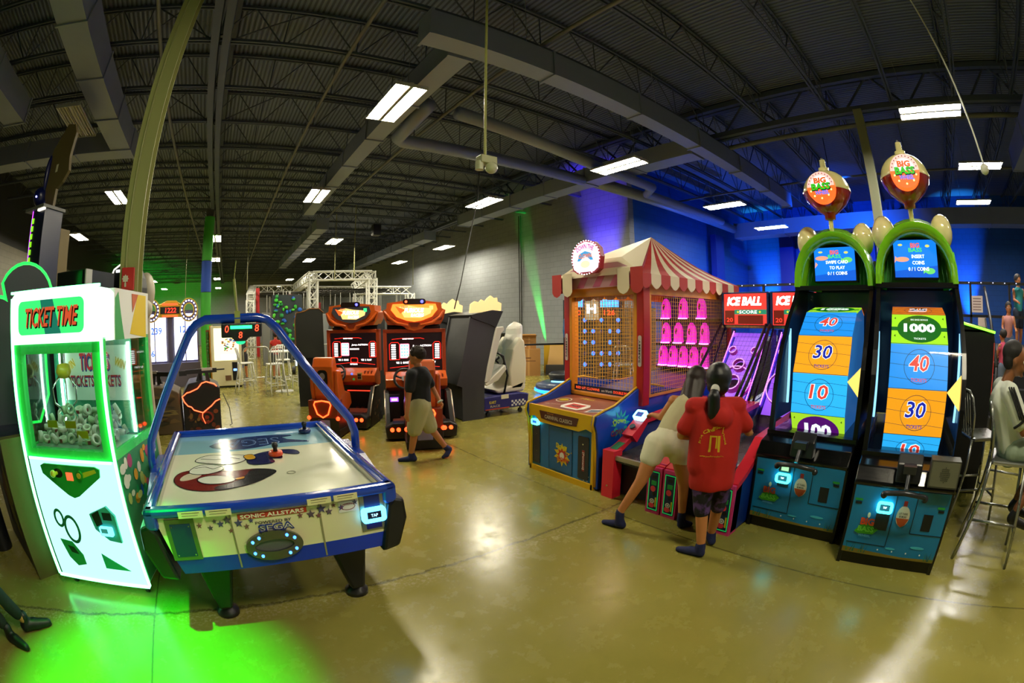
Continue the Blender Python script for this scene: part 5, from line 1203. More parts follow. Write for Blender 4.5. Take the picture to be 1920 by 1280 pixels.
    bb.m(mat('#8a1410', .15, 0, .7)); bb.lathe([(.02, -.23), (.05, -.225), (.05, -.19), (.09, -.165), (.16, -.11), (.205, -.05), (.22, 0)], n_)
    bo = bb.build('bobber', hood, label='cream and red fishing bobber topper')
    s = MB(glow('#ff5a20', 1.2, True)); s.M = Matrix.Translation((0, 1.0-.262, 2.865)) @ Matrix.Rotation(PI/2, 4, 'X') @ Matrix.Scale(.86, 4); s.ell(0, -.005, .165, .165, .01, .12, 36)
    s.m(glow('#ffb8a8', .9)); s.poly([(.163*math.cos(R(a)), .163*math.sin(R(a))) for a in range(0, 181, 12)], .012)
    s.m(glow('#ffffff', 1.1)); s.poly([(.12*math.cos(R(a)), .12*math.sin(R(a))) for a in range(0, 181, 12)], .0135)
    s.m(glow('#8a1430', .6)); 
    for a in range(15, 170, 15): s.ell(.143*math.cos(R(a)), .143*math.sin(R(a)), .007, .007, .015, .001, 8)
    s.m(glow('#d85808', .8)); s.txt('BIG', 0, .065, .065, .0165, .15, .06); s.m(glow('#042008', .1)); s.txt('BASS', .003, -.006, .085, .015, .235, .07); s.m(glow('#30b018', .9)); s.txt('BASS', 0, 0, .075, .018, .22, .04); s.m(glow('#1070e0', .9)); s.txt('WHEEL', .01, -.068, .045, .017, .17, .04)
    s.m(glow('#ffe070', 2.5)); 
    for a in (200, 230, 270, 310, 340): s.ell(.13*math.cos(R(a)), .13*math.sin(R(a)), .01, .01, .016, .001, 8)
    s.build('lit_logo', bo)
    b = MB(glow('#58b828', .25, base='#5aa820')); 
    b.prism([(1.2, 1.7), (1.25, 2.1), (1.4, 2.3), (1.6, 2.3), (1.7, 2.0), (1.65, 1.75)], w2+.0, w2+.045, 'x'); b.build('side_fin', t) if extra else None
    return t
order_off = 12
bass('left fish wheel game with 30, 10 and purple 100 TICKETS boards and a bobber topper', (3.345, .925, 0), -90, {3: '25', 2: '1000', 1: '40', 0: '30', -1: '10', -2: '100'}, ['SWIPE CARD', 'TO PLAY', '0 / 1 COINS'], False)
order_off = 9
bass('right fish wheel game with green 1000, 40 and 30 TICKETS boards and a bobber topper', (3.115, 0.0, 0), -87, {3: '40', 2: '25', 1: '1000', 0: '40', -1: '30', -2: '10'}, ['INSERT', 'COINS', '0 / 1 COINS'], True)
# ---------------------------------------------------------------- people
def blob(name, shapes, m, parent, vox=.012, smooth=4, hem=None):
    """one continuous skin grown over tapered limbs: ('c',p0,r0,p1,r1) or ('e',centre,(rx,ry,rz),rotation_z)"""
    b = MB(m)
    for s in shapes:
        if s[0] == 'c':
            _, p0, r0, p1, r1 = s; b.at(); b.cone(p0, r0, p1, r1, 14); b.ball(p0, r0*1.0, 12, 8); b.ball(p1, r1*1.0, 12, 8)
        else:
            _, c, r, rz = s[:4]; b.at(Matrix.Translation(c) @ Matrix.Rotation(R(rz), 4, 'Z') @ (Matrix.Rotation(R(s[4]), 4, 'X') if len(s) > 4 else Matrix())); b.ball((0, 0, 0), r, 18, 12)
    b.at(); o = b.build(name)
    k = o.modifiers.new('r', 'REMESH'); k.mode = 'VOXEL'; k.voxel_size = vox; k.use_smooth_shade = True
    if smooth: q = o.modifiers.new('s', 'SMOOTH'); q.iterations = smooth; q.factor = .5
    dg = bpy.context.evaluated_depsgraph_get(); me = bpy.data.meshes.new_from_object(o.evaluated_get(dg)); me.name = name
    me.materials.clear(); me.materials.append(m)
    if hem is not None:
        for v in me.vertices:      # cloth ends in a straight hem
            if v.co.z < hem: v.co.z = hem+.004*math.sin(v.co.x*60)
    o.modifiers.clear(); o.data = me; me.polygons.foreach_set('use_smooth', [True]*len(me.polygons))
    o.parent = parent; return o
def V(*a): return Vector(a)
def hand(wr, d, up, r, side=1, curl=.5):
    """palm, four unequal bent fingers and a thumb; d = direction of the hand, up = back of the hand"""
    d = Vector(d).normalized(); up = Vector(up); up = (up - d*up.dot(d)).normalized(); s = d.cross(up)*side
    wr = Vector(wr); L = r; out = [('c', wr, .016*L, wr+d*.03*L, .022*L)]
    for k in range(4): out.append(('c', wr+d*.02*L+s*(.010-.007*k)*L, .013*L, wr+d*.055*L+s*(.022-.0155*k)*L, .011*L))
    for k, ln in enumerate((.052, .06, .055, .042)):
        a = wr+d*.06*L+s*(.024-.0165*k)*L; m_ = a+(d*math.cos(curl*.7)-up*math.sin(curl*.7))*ln*.5*L; e = m_+(d*math.cos(curl*1.8)-up*math.sin(curl*1.8))*ln*.5*L
        out += [('c', a, .0085*L, m_, .0078*L), ('c', m_, .0078*L, e, .006*L)]
    a = wr+d*.02*L+s*.018*L; m_ = a+(d*.6+s*.9).normalized()*.03*L; out += [('c', a, .011*L, m_, .0095*L), ('c', m_, .0095*L, m_+(d*.9+s*.2-up*.3).normalized()*.026*L, .007*L)]
    return out
def head(c, fwd, r, up=(0, 0, 1)):
    """skull, jaw, nose, lips, ears; r = head half-height"""
    f = Vector(fwd).normalized(); u = Vector(up).normalized(); s = f.cross(u); c = Vector(c)
    rz = math.degrees(math.atan2(f.y, f.x))-90
    return [('e', c+u*.15*r, (.74*r, .9*r, .86*r), rz), ('e', c+f*.22*r-u*.35*r, (.55*r, .6*r, .62*r), rz), ('c', c+f*.93*r-u*.02*r, .05*r, c+f*1.06*r-u*.24*r, .1*r),
            ('e', c+f*.8*r-u*.48*r, (.24*r, .1*r, .06*r), rz), ('e', c+f*.66*r-u*.8*r, (.2*r, .14*r, .14*r), rz),
            ('e', c+s*.74*r-u*.1*r, (.07*r, .16*r, .22*r), rz), ('e', c-s*.74*r-u*.1*r, (.07*r, .16*r, .22*r), rz)]
def eyes(c, fwd, r, parent):
    f = Vector(fwd).normalized(); u = Vector((0, 0, 1)); s = f.cross(u); c = Vector(c)
    for q in (-1, 1):
        b = MB(mat('#e8e4dc', .3)); p = c+f*.78*r+s*q*.3*r+u*.02*r; b.ball(p, .11*r, 10, 8); b.m(mat('#1a0f0a', .2)); b.ball(p+f*.07*r, .06*r, 8, 6); b.build('eye', parent)
        b = MB(mat('#140c08', .7)); b.tube([p+u*.17*r-s*.16*r+f*.03*r, p+u*.22*r+f*.08*r, p+u*.17*r+s*.16*r+f*.03*r], .022*r, 5); b.build('eyebrow', parent)
def foot(heel, toe, r=.034, up=.0):
    h = Vector(heel); t = Vector(toe); d = t-h
    return [('c', h+V(0, 0, r), r, h+d*.45+V(0, 0, r*1.05), r*.95), ('c', h+d*.45+V(0, 0, r*.9), r, t+V(0, 0, r*.6), r*.68), ('c', h+V(0, 0, r), r*.9, h+d*.12+V(0, 0, r*2.6), r*.9)]
SK1, SK2 = mat('#b87444', .5), mat('#c07c48', .5)
NAVY = mat('#121c48', .8)

# boy walking left, seen from behind
p = thing('person', 'boy in black t-shirt and khaki shorts walking past the orange racing cabinets', 'person', (2.2, 4.86, 0))
ox = V(2.2, 4.86, 0)
def rel(*a): return V(*a)-ox
F = V(-.86, .5, 0).normalized(); S_ = V(.5, .86, 0)      # facing left; S_ = his right side (far from the camera)
hip = rel(2.2, 4.87, .68); hl, hr = hip - S_*.07, hip + S_*.07
kl = hl + F*.07 + V(0, 0, -.3); al = rel(2.07, 4.9, .085) ; kr = hr - F*.1+V(0, 0, -.27) ; ar = rel(2.5, 4.82, .13)
sl_, sr_ = rel(2.07, 4.79, 1.07), rel(2.31, 4.97, 1.07)
el, wl = rel(2.02, 4.76, .85), rel(1.97, 4.73, .635); er, wr_ = rel(2.42, 4.95, .86), rel(2.47, 4.86, .7)
sh = [('e', rel(2.2, 4.88, 1.0), (.1, .13, .14), 30), ('c', rel(2.2, 4.88, .98), .1, rel(2.2, 4.88, .78), .1), ('c', rel(2.2, 4.88, 1.02), .06, rel(2.2, 4.89, 1.16), .048),
      ('c', hl, .085, kl, .052), ('c', kl, .052, al+V(0, 0, .02), .034), ('c', hr, .085, kr, .052), ('c', kr, .05, ar, .034), ('c', hip+V(0, 0, .03), .1, hip, .1),
      ('c', sl_, .045, el, .034), ('c', el, .033, wl, .024), ('c', sr_, .045, er, .034), ('c', er, .033, wr_, .024)]
sh += hand(wl, (-.1, -.05, -1), (-.8, -.4, .1), .95, 1, .5) + hand(wr_, (.2, -.7, -.7), (.6, .3, .4), .95, -1, .9)
hc = rel(2.19, 4.885, 1.265); FH = V(-.75, .66, .05)
sh += head(hc, FH, .105)
body = blob('body', sh, SK1, p, .0085, 3)
eyes(hc, FH, .105, body)
random.seed(21)
hs = [('e', hc+V(.012, -.008, .035), (.09, .104, .088), 45)]
for i in range(46):
    a, e = random.uniform(0, 2*PI), random.uniform(-.1, 1.3); d = V(math.cos(a)*math.cos(e), math.sin(a)*math.cos(e), math.sin(e))
    if d.dot(FH) > .6 and d.z < .55: continue
    q = hc+V(.005, -.005, .03)+V(d.x*.088, d.y*.088, d.z*.085); hs.append(('c', q, .014, q+d*.012+V(random.uniform(-.01, .01), random.uniform(-.01, .01), .006), .008))
blob('hair', hs, mat('#20140c', .8), body, .009, 1)
sh = [('e', rel(2.2, 4.88, 1.0), (.13, .17, .15), 30), ('c', rel(2.2, 4.88, .98), .138, rel(2.2, 4.88, .74), .145), ('c', sl_+V(.0, .0, .0), .068, sl_.lerp(el, .72), .062), ('c', sr_, .068, sr_.lerp(er, .72), .062), ('c', sl_, .06, sr_, .06), ('c', rel(2.2, 4.88, 1.08), .07, rel(2.2, 4.88, 1.105), .06)]
blob('t_shirt', sh, mat('#0f1114', .85), body, .011, 4, .69)
kh = mat('#a8a274', .85)
sh = [('c', hip+V(0, 0, .07), .132, hip, .14), ('c', hl, .125, kl+V(0, 0, .03), .098), ('c', hr, .125, kr+V(0, 0, .0), .1)]
blob('shorts', sh, kh, body, .011, 3, .335)
blob('sock', foot((rel(2.1, 4.88, 0)), rel(1.93, 4.96, 0), .034)+[('c', al, .04, al+V(0, 0, -.04), .042)], NAVY, body, .009, 2)
blob('sock', [('c', ar, .04, rel(2.56, 4.84, .09), .038), ('c', rel(2.56, 4.84, .09), .036, rel(2.5, 4.8, .04), .034), ('c', rel(2.5, 4.8, .04), .034, rel(2.44, 4.79, .02), .02)], NAVY, body, .009, 2)
b = MB(mat('#a8b8b0', .5)); b.at(); q = align(wr_-er); b.tube([wr_+q @ Vector((.031*math.cos(2*PI*i/14), .031*math.sin(2*PI*i/14), -.004)) for i in range(14)], .011, 6, True); b.build('wristband', body)

# girl in the red school shirt, seen from behind
p = thing('person', 'girl in a red school t-shirt with a black ponytail standing at the alley rollers', 'person', (2.72, 1.39, 0)); ox = V(2.72, 1.39, 0)
sl_, sr_ = rel(2.6, 1.53, 1.1), rel(2.8, 1.29, 1.1); el, er = rel(2.57, 1.6, .9), rel(2.89, 1.23, .91); wl, wr_ = rel(2.76, 1.62, .84), rel(3.06, 1.3, .86)
ch = rel(2.7, 1.4, 1.0); hl, hr = rel(2.65, 1.45, .68), rel(2.76, 1.34, .68); kl, kr = rel(2.65, 1.42, .37), rel(2.8, 1.37, .37); al, ar = rel(2.64, 1.38, .1), rel(2.86, 1.42, .1)
sh = [('c', ch, .09, rel(2.7, 1.4, .78), .095), ('c', rel(2.71, 1.4, 1.05), .055, rel(2.73, 1.41, 1.18), .045), ('c', hl, .085, kl, .052), ('c', kl, .05, al, .034), ('c', hr, .085, kr, .052), ('c', kr, .05, ar, .034), ('c', hl, .08, hr, .08),
      ('c', sl_, .042, el, .033), ('c', el, .032, wl, .023), ('c', sr_, .042, er, .033), ('c', er, .032, wr_, .023), ('c', al, .033, al+V(0, 0, -.05), .035), ('c', ar, .033, ar+V(0, 0, -.05), .035)]
sh += hand(wl, (.8, .0, -.2), (0, .2, 1), .95, 1, .6) + hand(wr_, (.8, .2, -.1), (0, -.2, 1), .95, -1, .6)
hc = rel(2.745, 1.42, 1.27); FH = V(.93, .3, -.15)
sh += head(hc, FH, .108); body = blob('body', sh, SK2, p, .0085, 3); eyes(hc, FH, .108, body)
hs = [('e', hc+V(-.02, -.008, .025), (.094, .108, .1), -72), ('e', hc+V(-.05, -.02, -.03), (.08, .07, .07), -72)]
blob('hair', hs, mat('#0b0a0c', .45), body, .008, 3)
blob('ponytail', [('c', hc+V(-.11, -.03, -.04), .026, hc+V(-.15, -.045, -.09), .04), ('c', hc+V(-.15, -.045, -.09), .042, hc+V(-.14, -.045, -.2), .045), ('c', hc+V(-.14, -.045, -.2), .042, hc+V(-.135, -.045, -.3), .016)], mat('#0b0a0c', .45), body, .008, 2)
blob('hair_tie', [('c', hc+V(-.1, -.03, -.035), .03, hc+V(-.12, -.035, -.05), .032)], mat('#c8c4bc', .7), body, .007, 1)
RT = mat('#b8180e', .8)
sh = [('e', rel(2.7, 1.4, 1.04), (.11, .155, .11), -40), ('c', ch, .118, rel(2.7, 1.4, .78), .128), ('c', rel(2.7, 1.4, .78), .128, rel(2.705, 1.4, .6), .128), ('c', rel(2.67, 1.44, .78), .115, rel(2.67, 1.44, .57), .115), ('c', rel(2.74, 1.36, .78), .115, rel(2.74, 1.36, .57), .115), ('c', rel(2.64, 1.47, 1.02), .09, rel(2.65, 1.46, .7), .11), ('c', rel(2.77, 1.33, 1.02), .09, rel(2.75, 1.35, .7), .11), ('c', sl_, .065, sr_, .065),
      ('c', sl_+V(.02, -.02, 0), .062, sl_.lerp(el, .72), .06), ('c', sr_+V(-.02, .02, 0), .062, sr_.lerp(er, .72), .06), ('c', rel(2.7, 1.4, .62), .13, rel(2.7, 1.4, .56), .13), ('c', rel(2.71, 1.4, 1.1), .07, rel(2.71, 1.4, 1.13), .055)]
shirt = blob('t_shirt', sh, RT, body, .011, 4, .535)
d = V(-.89, -.46, 0).normalized(); u_ = V(.46, -.89, 0); s = MB(mat('#d8b018', .7)); o_ = rel(2.7, 1.4, .92)+d*.145
# print on the back of the shirt, laid on its cloth
s.frame(o_, u_, (0, 0, 1)); s.txt('JCA Charter School', 0, .05, .03, .012, .33, .03, arc=.115)
for q in ((-.045, -.1, .045, -.075), (-.045, -.075, -.033, .01), (-.033, -.0, .012, .01), (.012, -.075, .022, .01), (.026, -.075, .045, .01)): s.rect(*q, .012)
s.txt('www.jcacharterschool.com', 0, -.13, .016, .012, .2, .01)
pr_ = s.build('shirt_print', shirt)
sw = pr_.modifiers.new('w', 'SHRINKWRAP'); sw.target = shirt; sw.wrap_method = 'PROJECT'; sw.use_project_z = False; sw.offset = .003; sw.wrap_method = 'NEAREST_SURFACEPOINT'; sw.wrap_mode = 'ABOVE_SURFACE'
def legging(nt, b, tc, N, L):
    n = N('ShaderNodeTexNoise', i_Scale=16., i_Detail=2.); L(tc.outputs['Object'], n.inputs['Vector']); r = N('ShaderNodeValToRGB'); e = r.color_ramp.elements
    e[0].position = .5; e[0].color = (*lin('#100c14'), 1); e[1].position = .62; e[1].color = (*lin('#5a3a7a'), 1); L(n.outputs['Fac'], r.inputs[0]); L(r.outputs[0], b.inputs['Base Color']); b.inputs['Roughness'].default_value = .8
LG = nodes_mat('marbled_cloth', legging)
blob('leggings', [('c', hl+V(0, 0, .03), .1, kl+V(0, 0, -.01), .062), ('c', hr+V(0, 0, .03), .1, kr+V(0, 0, -.01), .062), ('c', hl, .09, hr, .09)], LG, body, .01, 3)
blob('sock', foot(rel(2.64, 1.37, 0), rel(2.61, 1.55, 0))+[('c', al, .038, al+V(0, 0, -.04), .04)], NAVY, body, .009, 2)
blob('sock', foot(rel(2.85, 1.4, 0), rel(3.0, 1.5, 0))+[('c', ar, .038, ar+V(0, 0, -.04), .04)], NAVY, body, .009, 2)

# girl in cream shorts leaning over the lane
p = thing('person', 'girl in cream shorts and vest bending over the alley roller to throw', 'person', (2.85, 1.95, 0)); ox = V(2.85, 1.95, 0)
hipc = rel(2.87, 1.93, .74); hl, hr = rel(2.82, 1.98, .72), rel(2.95, 1.86, .7); kl, kr = rel(2.7, 2.02, .44), rel(2.97, 1.79, .39); al, ar = rel(2.62, 2.15, .15), rel(2.96, 1.77, .13)
wst = rel(2.95, 1.93, .87); ch = rel(3.06, 1.9, .98); nk = rel(3.14, 1.89, 1.07); sl_, sr_ = rel(3.03, 1.98, 1.03), rel(3.17, 1.8, 1.0)
el, wl = rel(2.99, 2.07, .89), rel(3.04, 2.18, .885); er, wr_ = rel(3.28, 1.78, .84), rel(3.4, 1.86, .74)
sh = [('c', hipc, .095, wst, .08), ('c', wst, .078, ch, .09), ('c', ch, .085, nk, .045), ('c', nk, .042, rel(3.2, 1.89, 1.12), .045), ('c', sl_, .045, sr_, .045), ('c', hl, .085, kl, .05), ('c', kl, .048, al, .032), ('c', hr, .085, kr, .05), ('c', kr, .048, ar, .032),
      ('c', sl_, .038, el, .03), ('c', el, .03, wl, .021), ('c', sr_, .038, er, .03), ('c', er, .03, wr_, .021), ('c', al, .032, al+V(-.0, 0.01, -.06), .034), ('c', ar, .032, ar+V(0, 0, -.06), .034)]
sh += hand(wl, (.3, 1, -.1), (0, 0, 1), .9, 1, .9)+hand(wr_, (.7, .2, -.6), (.4, 0, .8), .9, -1, .8)
hc = rel(3.24, 1.88, 1.18); FH = V(.93, .1, -.35); sh += head(hc, FH, .102)
body = blob('body', sh, SK2, p, .0085, 3); eyes(hc, FH, .102, body)
HBR = mat('#22140e', .5)
blob('hair', [('e', hc+V(-.018, 0, .03), (.09, .104, .095), -84), ('c', hc+V(-.06, -.0, -.02), .08, hc+V(-.13, -.02, -.14), .07), ('c', hc+V(-.13, -.02, -.14), .07, hc+V(-.2, -.04, -.26), .05), ('c', hc+V(-.2, -.04, -.26), .05, hc+V(-.27, -.04, -.36), .02), ('c', hc+V(-.05, .05, -.03), .05, hc+V(-.16, .06, -.2), .035), ('c', hc+V(-.16, .06, -.2), .035, hc+V(-.24, .02, -.4), .015), ('c', hc+V(-.06, -.06, -.02), .05, hc+V(-.15, -.08, -.17), .03), ('c', hc+V(-.15, -.08, -.17), .03, hc+V(-.22, -.06, -.33), .014)], HBR, body, .009, 2)
CR_ = mat('#dedabc', .85)
blob('shorts', [('c', hipc+V(.02, 0, .03), .108, hipc, .112), ('c', hl, .102, hl.lerp(kl, .38), .09), ('c', hr, .1, hr.lerp(kr, .38), .088), ('c', hl, .1, hr, .1)], CR_, body, .01, 3, .565)
blob('vest', [('c', wst, .09, ch, .1), ('c', ch, .098, nk+V(-.03, 0, -.03), .06), ('c', wst, .09, hipc+V(.03, 0, .06), .095)], mat('#c0b890', .85), body, .01, 3)
blob('sock', foot(rel(2.64, 2.13, .0), rel(2.6, 2.3, -.0), .032)+[('c', al, .037, al+V(0, 0, -.1), .037)], NAVY, body, .009, 2)
blob('sock', foot(rel(2.96, 1.77, 0), rel(3.04, 1.72, 0), .032)+[('c', ar, .036, ar+V(0, 0, -.06), .037)], NAVY, body, .009, 2)

# man on the bar stool at the right edge
p = thing('person', 'man in a white t-shirt with dark sleeve stripes seated on a metal bar stool', 'person', (3.66, -.95, 0)); ox = V(3.66, -.95, 0)
hipc = rel(3.64, -.93, .84); ch = rel(3.66, -.8, 1.14); nk = rel(3.66, -.8, 1.27); sl_, sr_ = rel(3.83, -.78, 1.22), rel(3.49, -.82, 1.22)
hl, hr = rel(3.74, -.93, .82), rel(3.55, -.95, .82); kl, kr = rel(3.78, -1.36, .82), rel(3.56, -1.38, .8); al, ar = rel(3.74, -1.15, .42), rel(3.55, -1.12, .4)
el, wl = rel(3.9, -1.0, 1.0), rel(3.76, -1.2, 1.0); er, wr_ = rel(3.43, -.98, .99), rel(3.56, -1.2, 1.0)
sh = [('c', hipc, .13, ch, .13), ('c', ch, .12, nk, .055), ('c', nk, .055, rel(3.65, -.84, 1.36), .052), ('c', sl_, .06, sr_, .06), ('c', hl, .09, kl, .065), ('c', kl, .06, al, .04), ('c', hr, .09, kr, .065), ('c', kr, .06, ar, .04),
      ('c', sl_, .055, el, .043), ('c', el, .04, wl, .028), ('c', sr_, .055, er, .043), ('c', er, .04, wr_, .028)]
sh += hand(wl, (-.3, -1, 0), (.2, 0, 1), 1.1, 1, .8)+hand(wr_, (.3, -1, 0), (-.2, 0, 1), 1.1, -1, .8)
hc = rel(3.645, -.87, 1.445); FH = V(-.12, -.96, -.22); sh += head(hc, FH, .118); body = blob('body', sh, mat('#8a5634', .5), p, .0095, 3); eyes(hc, FH, .118, body)
blob('hair', [('e', hc+V(0, .02, .045), (.094, .108, .09), 0), ('e', hc+V(0, .06, -.01), (.085, .06, .07), 0)], mat('#0e0b09', .7), body, .009, 2)
WT = mat('#d8ddd0', .8)
shirt = blob('t_shirt', [('c', rel(3.64, -.92, .86), .15, ch, .15), ('c', ch, .15, rel(3.66, -.79, 1.2), .1), ('c', sl_, .078, sl_.lerp(el, .75), .074), ('c', sr_, .078, sr_.lerp(er, .75), .074), ('c', sl_, .08, sr_, .08)], WT, body, .011, 4)
s = MB(mat('#101214', .8))
for k in (-1, 0, 1):
    pts = [sr_.lerp(er, t)+V(-.083, .005+k*.022, .03-.02*t) for t in (-.1, .1, .3, .5, .72)]; s.tube(pts, .0075, 5)
e_ = sr_.lerp(er, .77); q = align(er-sr_); s.tube([e_+q @ Vector((.072*math.cos(2*PI*i/16), .072*math.sin(2*PI*i/16), 0)) for i in range(16)], .01, 6, True)
s.build('sleeve_stripe', shirt)
blob('shorts', [('c', hipc, .145, hipc+V(0, 0, -.02), .145), ('c', hl, .105, hl.lerp(kl, .85), .09), ('c', hr, .105, hr.lerp(kr, .85), .09)], mat('#8a9a84', .85), body, .011, 3)
for a_ in (al, ar): blob('shoe', [('c', a_+V(0, 0, -.03), .045, a_+V(0, .03, -.07), .045), ('c', a_+V(0, .02, -.08), .042, a_+V(0, -.17, -.13), .034)], mat('#131416', .5), body, .01, 2)

# stools of brushed metal (seat faces local -Y, back rest at +Y)
def stool(label, loc, rz, group):
    t = thing('bar_stool', label, 'bar stool', loc, rz, group); A_ = mat('#e4e4de', .4, .1) if 'far ' in label else mat('#a9aba5', .28, .85)
    b = MB(A_); b.prism([(-.19, -.19), (.19, -.19), (.2, .16), (.15, .2), (-.15, .2), (-.2, .16)], .735, .765, 'z'); b.build('seat', t, .01)
    for x in (-1, 1):
        for y in (-1, 1):
            b = MB(A_)
            if y < 0: b.tube([(x*.16, -.16, .74), (x*.19, -.2, .4), (x*.22, -.25, 0)], .015, 8)
            else: b.tube([(x*.16, .18, .76), (x*.18, .2, .5), (x*.21, .27, .16), (x*.215, .3, .0)], .015, 8)
            b.build('leg', t)
    b = MB(A_); b.tube([(-.16, .18, .74), (-.17, .2, .95), (-.165, .24, 1.09), (-.12, .26, 1.135), (.12, .26, 1.135), (.165, .24, 1.09), (.17, .2, .95), (.16, .18, .74)], .015, 8)
    for x in (-.09, -.03, .03, .09): b.tube([(x, .17, .76), (x, .215, .95), (x, .255, 1.13)], .009, 6)
    b.build('backrest', t)
    b = MB(A_); 
    b.tube([(-.2, -.22, .25), (.2, -.22, .25)], .012, 6); b.tube([(-.2, .245, .25), (.2, .245, .25)], .012, 6); b.tube([(-.2, -.22, .32), (-.195, .235, .32)], .012, 6); b.tube([(.2, -.22, .32), (.195, .235, .32)], .012, 6); b.build('foot_rail', t)
    return t
stool('metal bar stool carrying the man in the white striped shirt', (3.63, -.93, 0), -8, 'bar stools at the right edge')
stool('metal bar stool beside the right fish wheel game, its seat bare', (4.35, -.72, 0), 20, 'bar stools at the right edge')
stool('farther metal bar stool just left of the seated man', (4.95, -1.25, 0), -15, 'bar stools at the right edge')
FS = 'bar stools at the far white table'
stool('leftmost far bar stool, between the vending machine and the steel barrier', (.42, 11.9, 0), 100, FS)
stool('far bar stool with its slatted back toward the camera', (1.15, 11.2, 0), 190, FS)
stool('far bar stool right of the white table', (1.95, 11.7, 0), -80, FS)
stool('far bar stool behind the white table', (1.5, 12.35, 0), 0, FS)
t = thing('bar_table', 'round white bar-height table among the far stools', 'table', (1.42, 11.7, 0))
MB(WHT).lathe([(0, 1.0), (.36, 1.0), (.37, 1.015), (.36, 1.03), (0, 1.03)], 28).build('tabletop', t)
MB(ALU).cyl((0, 0, .03), (0, 0, 1.0), .035, 14).build('column', t); MB(WHT).lathe([(0, 0), (.25, 0), (.24, .02), (.05, .045), (0, .045)], 24).build('base', t)
# lone shoe and legs at the frame edges
t = thing('person', 'black-trousered legs and black shoes of someone cut off at the lower left edge', 'person', (-1.95, 2.08, 0)); ox = V(-1.95, 2.08, 0)
PT = mat('#0d0e12', .8)
bl = blob('body', [('c', V(.1, .13, .12), .035, V(.12, .15, .07), .034), ('c', V(.0, .0, .12), .035, V(.02, .0, .07), .034), ('c', V(-.12, -.2, .75), .09, V(.1, .13, .12), .034), ('c', V(-.2, -.25, .75), .09, V(0, 0, .12), .034), ('c', V(-.12, -.2, .75), .09, V(-.22, -.32, 1.2), .12), ('c', V(-.22, -.32, 1.2), .12, V(-.22, -.32, 1.42), .05), ('c', V(-.2, -.15, 1.35), .05, V(-.18, -.1, .95), .035), ('c', V(-.3, -.45, 1.35), .05, V(-.3, -.5, .95), .035)] + head(V(-.22, -.32, 1.55), V(-.9, .4, 0), .11)+hand(V(-.18, -.1, .93), (0, 0, -1), (1, 0, 0), 1)+hand(V(-.3, -.5, .93), (0, 0, -1), (-1, 0, 0), 1, -1), SK1, t, .011, 3)
blob('trousers', [('c', V(-.14, -.22, .85), .11, V(.05, .05, .3), .06), ('c', V(.05, .05, .3), .058, V(.09, .12, .15), .05), ('c', V(-.22, -.26, .85), .11, V(-.06, -.07, .35), .06), ('c', V(-.06, -.07, .35), .06, V(-.01, -.01, .15), .05)], PT, bl, .012, 3)
blob('top', [('c', V(-.18, -.24, .85), .13, V(-.22, -.32, 1.3), .14)], mat('#30323a', .8), bl, .014, 3)
for a_, b_ in ((V(.1, .14, 0), V(.28, .24, 0)), (V(0, 0, 0), V(.16, -.06, 0))): blob('shoe', foot(a_, b_, .042), mat('#08080a', .5), bl, .01, 2)
t = thing('person', 'dark-clothed person of whom only a black shoe shows at the lower right edge', 'person', (3.2, -1.42, 0))
bl = blob('body', [('c', V(0, 0, .1), .035, V(.0, -.04, .45), .05), ('c', V(0, -.04, .45), .06, V(0.02, -.1, .85), .085), ('c', V(.14, -.1, .1), .035, V(.14, -.1, .85), .08), ('c', V(.08, -.1, .9), .12, V(.08, -.12, 1.3), .12), ('c', V(.08, -.12, 1.3), .07, V(.08, -.12, 1.42), .05), ('c', V(.22, -.12, 1.32), .045, V(.26, -.12, .95), .035), ('c', V(-.08, -.12, 1.32), .045, V(-.12, -.12, .95), .035)]+head(V(.08, -.12, 1.54), V(0, -1, 0), .11)+hand(V(.26, -.12, .93), (0, 0, -1), (1, 0, 0), 1)+hand(V(-.12, -.12, .93), (0, 0, -1), (-1, 0, 0), 1, -1), SK1, t, .011, 3)
blob('clothes', [('c', V(.0, -.04, .4), .07, V(.02, -.1, .85), .1), ('c', V(.14, -.1, .4), .07, V(.14, -.1, .85), .1), ('c', V(.08, -.1, .9), .14, V(.08, -.12, 1.28), .14)], mat('#15171c', .8), bl, .014, 3)
for a_, b_ in ((V(0, .03, 0), V(-.02, -.2, 0)), (V(.14, -.07, 0), V(.16, -.3, 0))): blob('shoe', foot(a_, b_, .04), mat('#08080a', .5), bl, .01, 2)

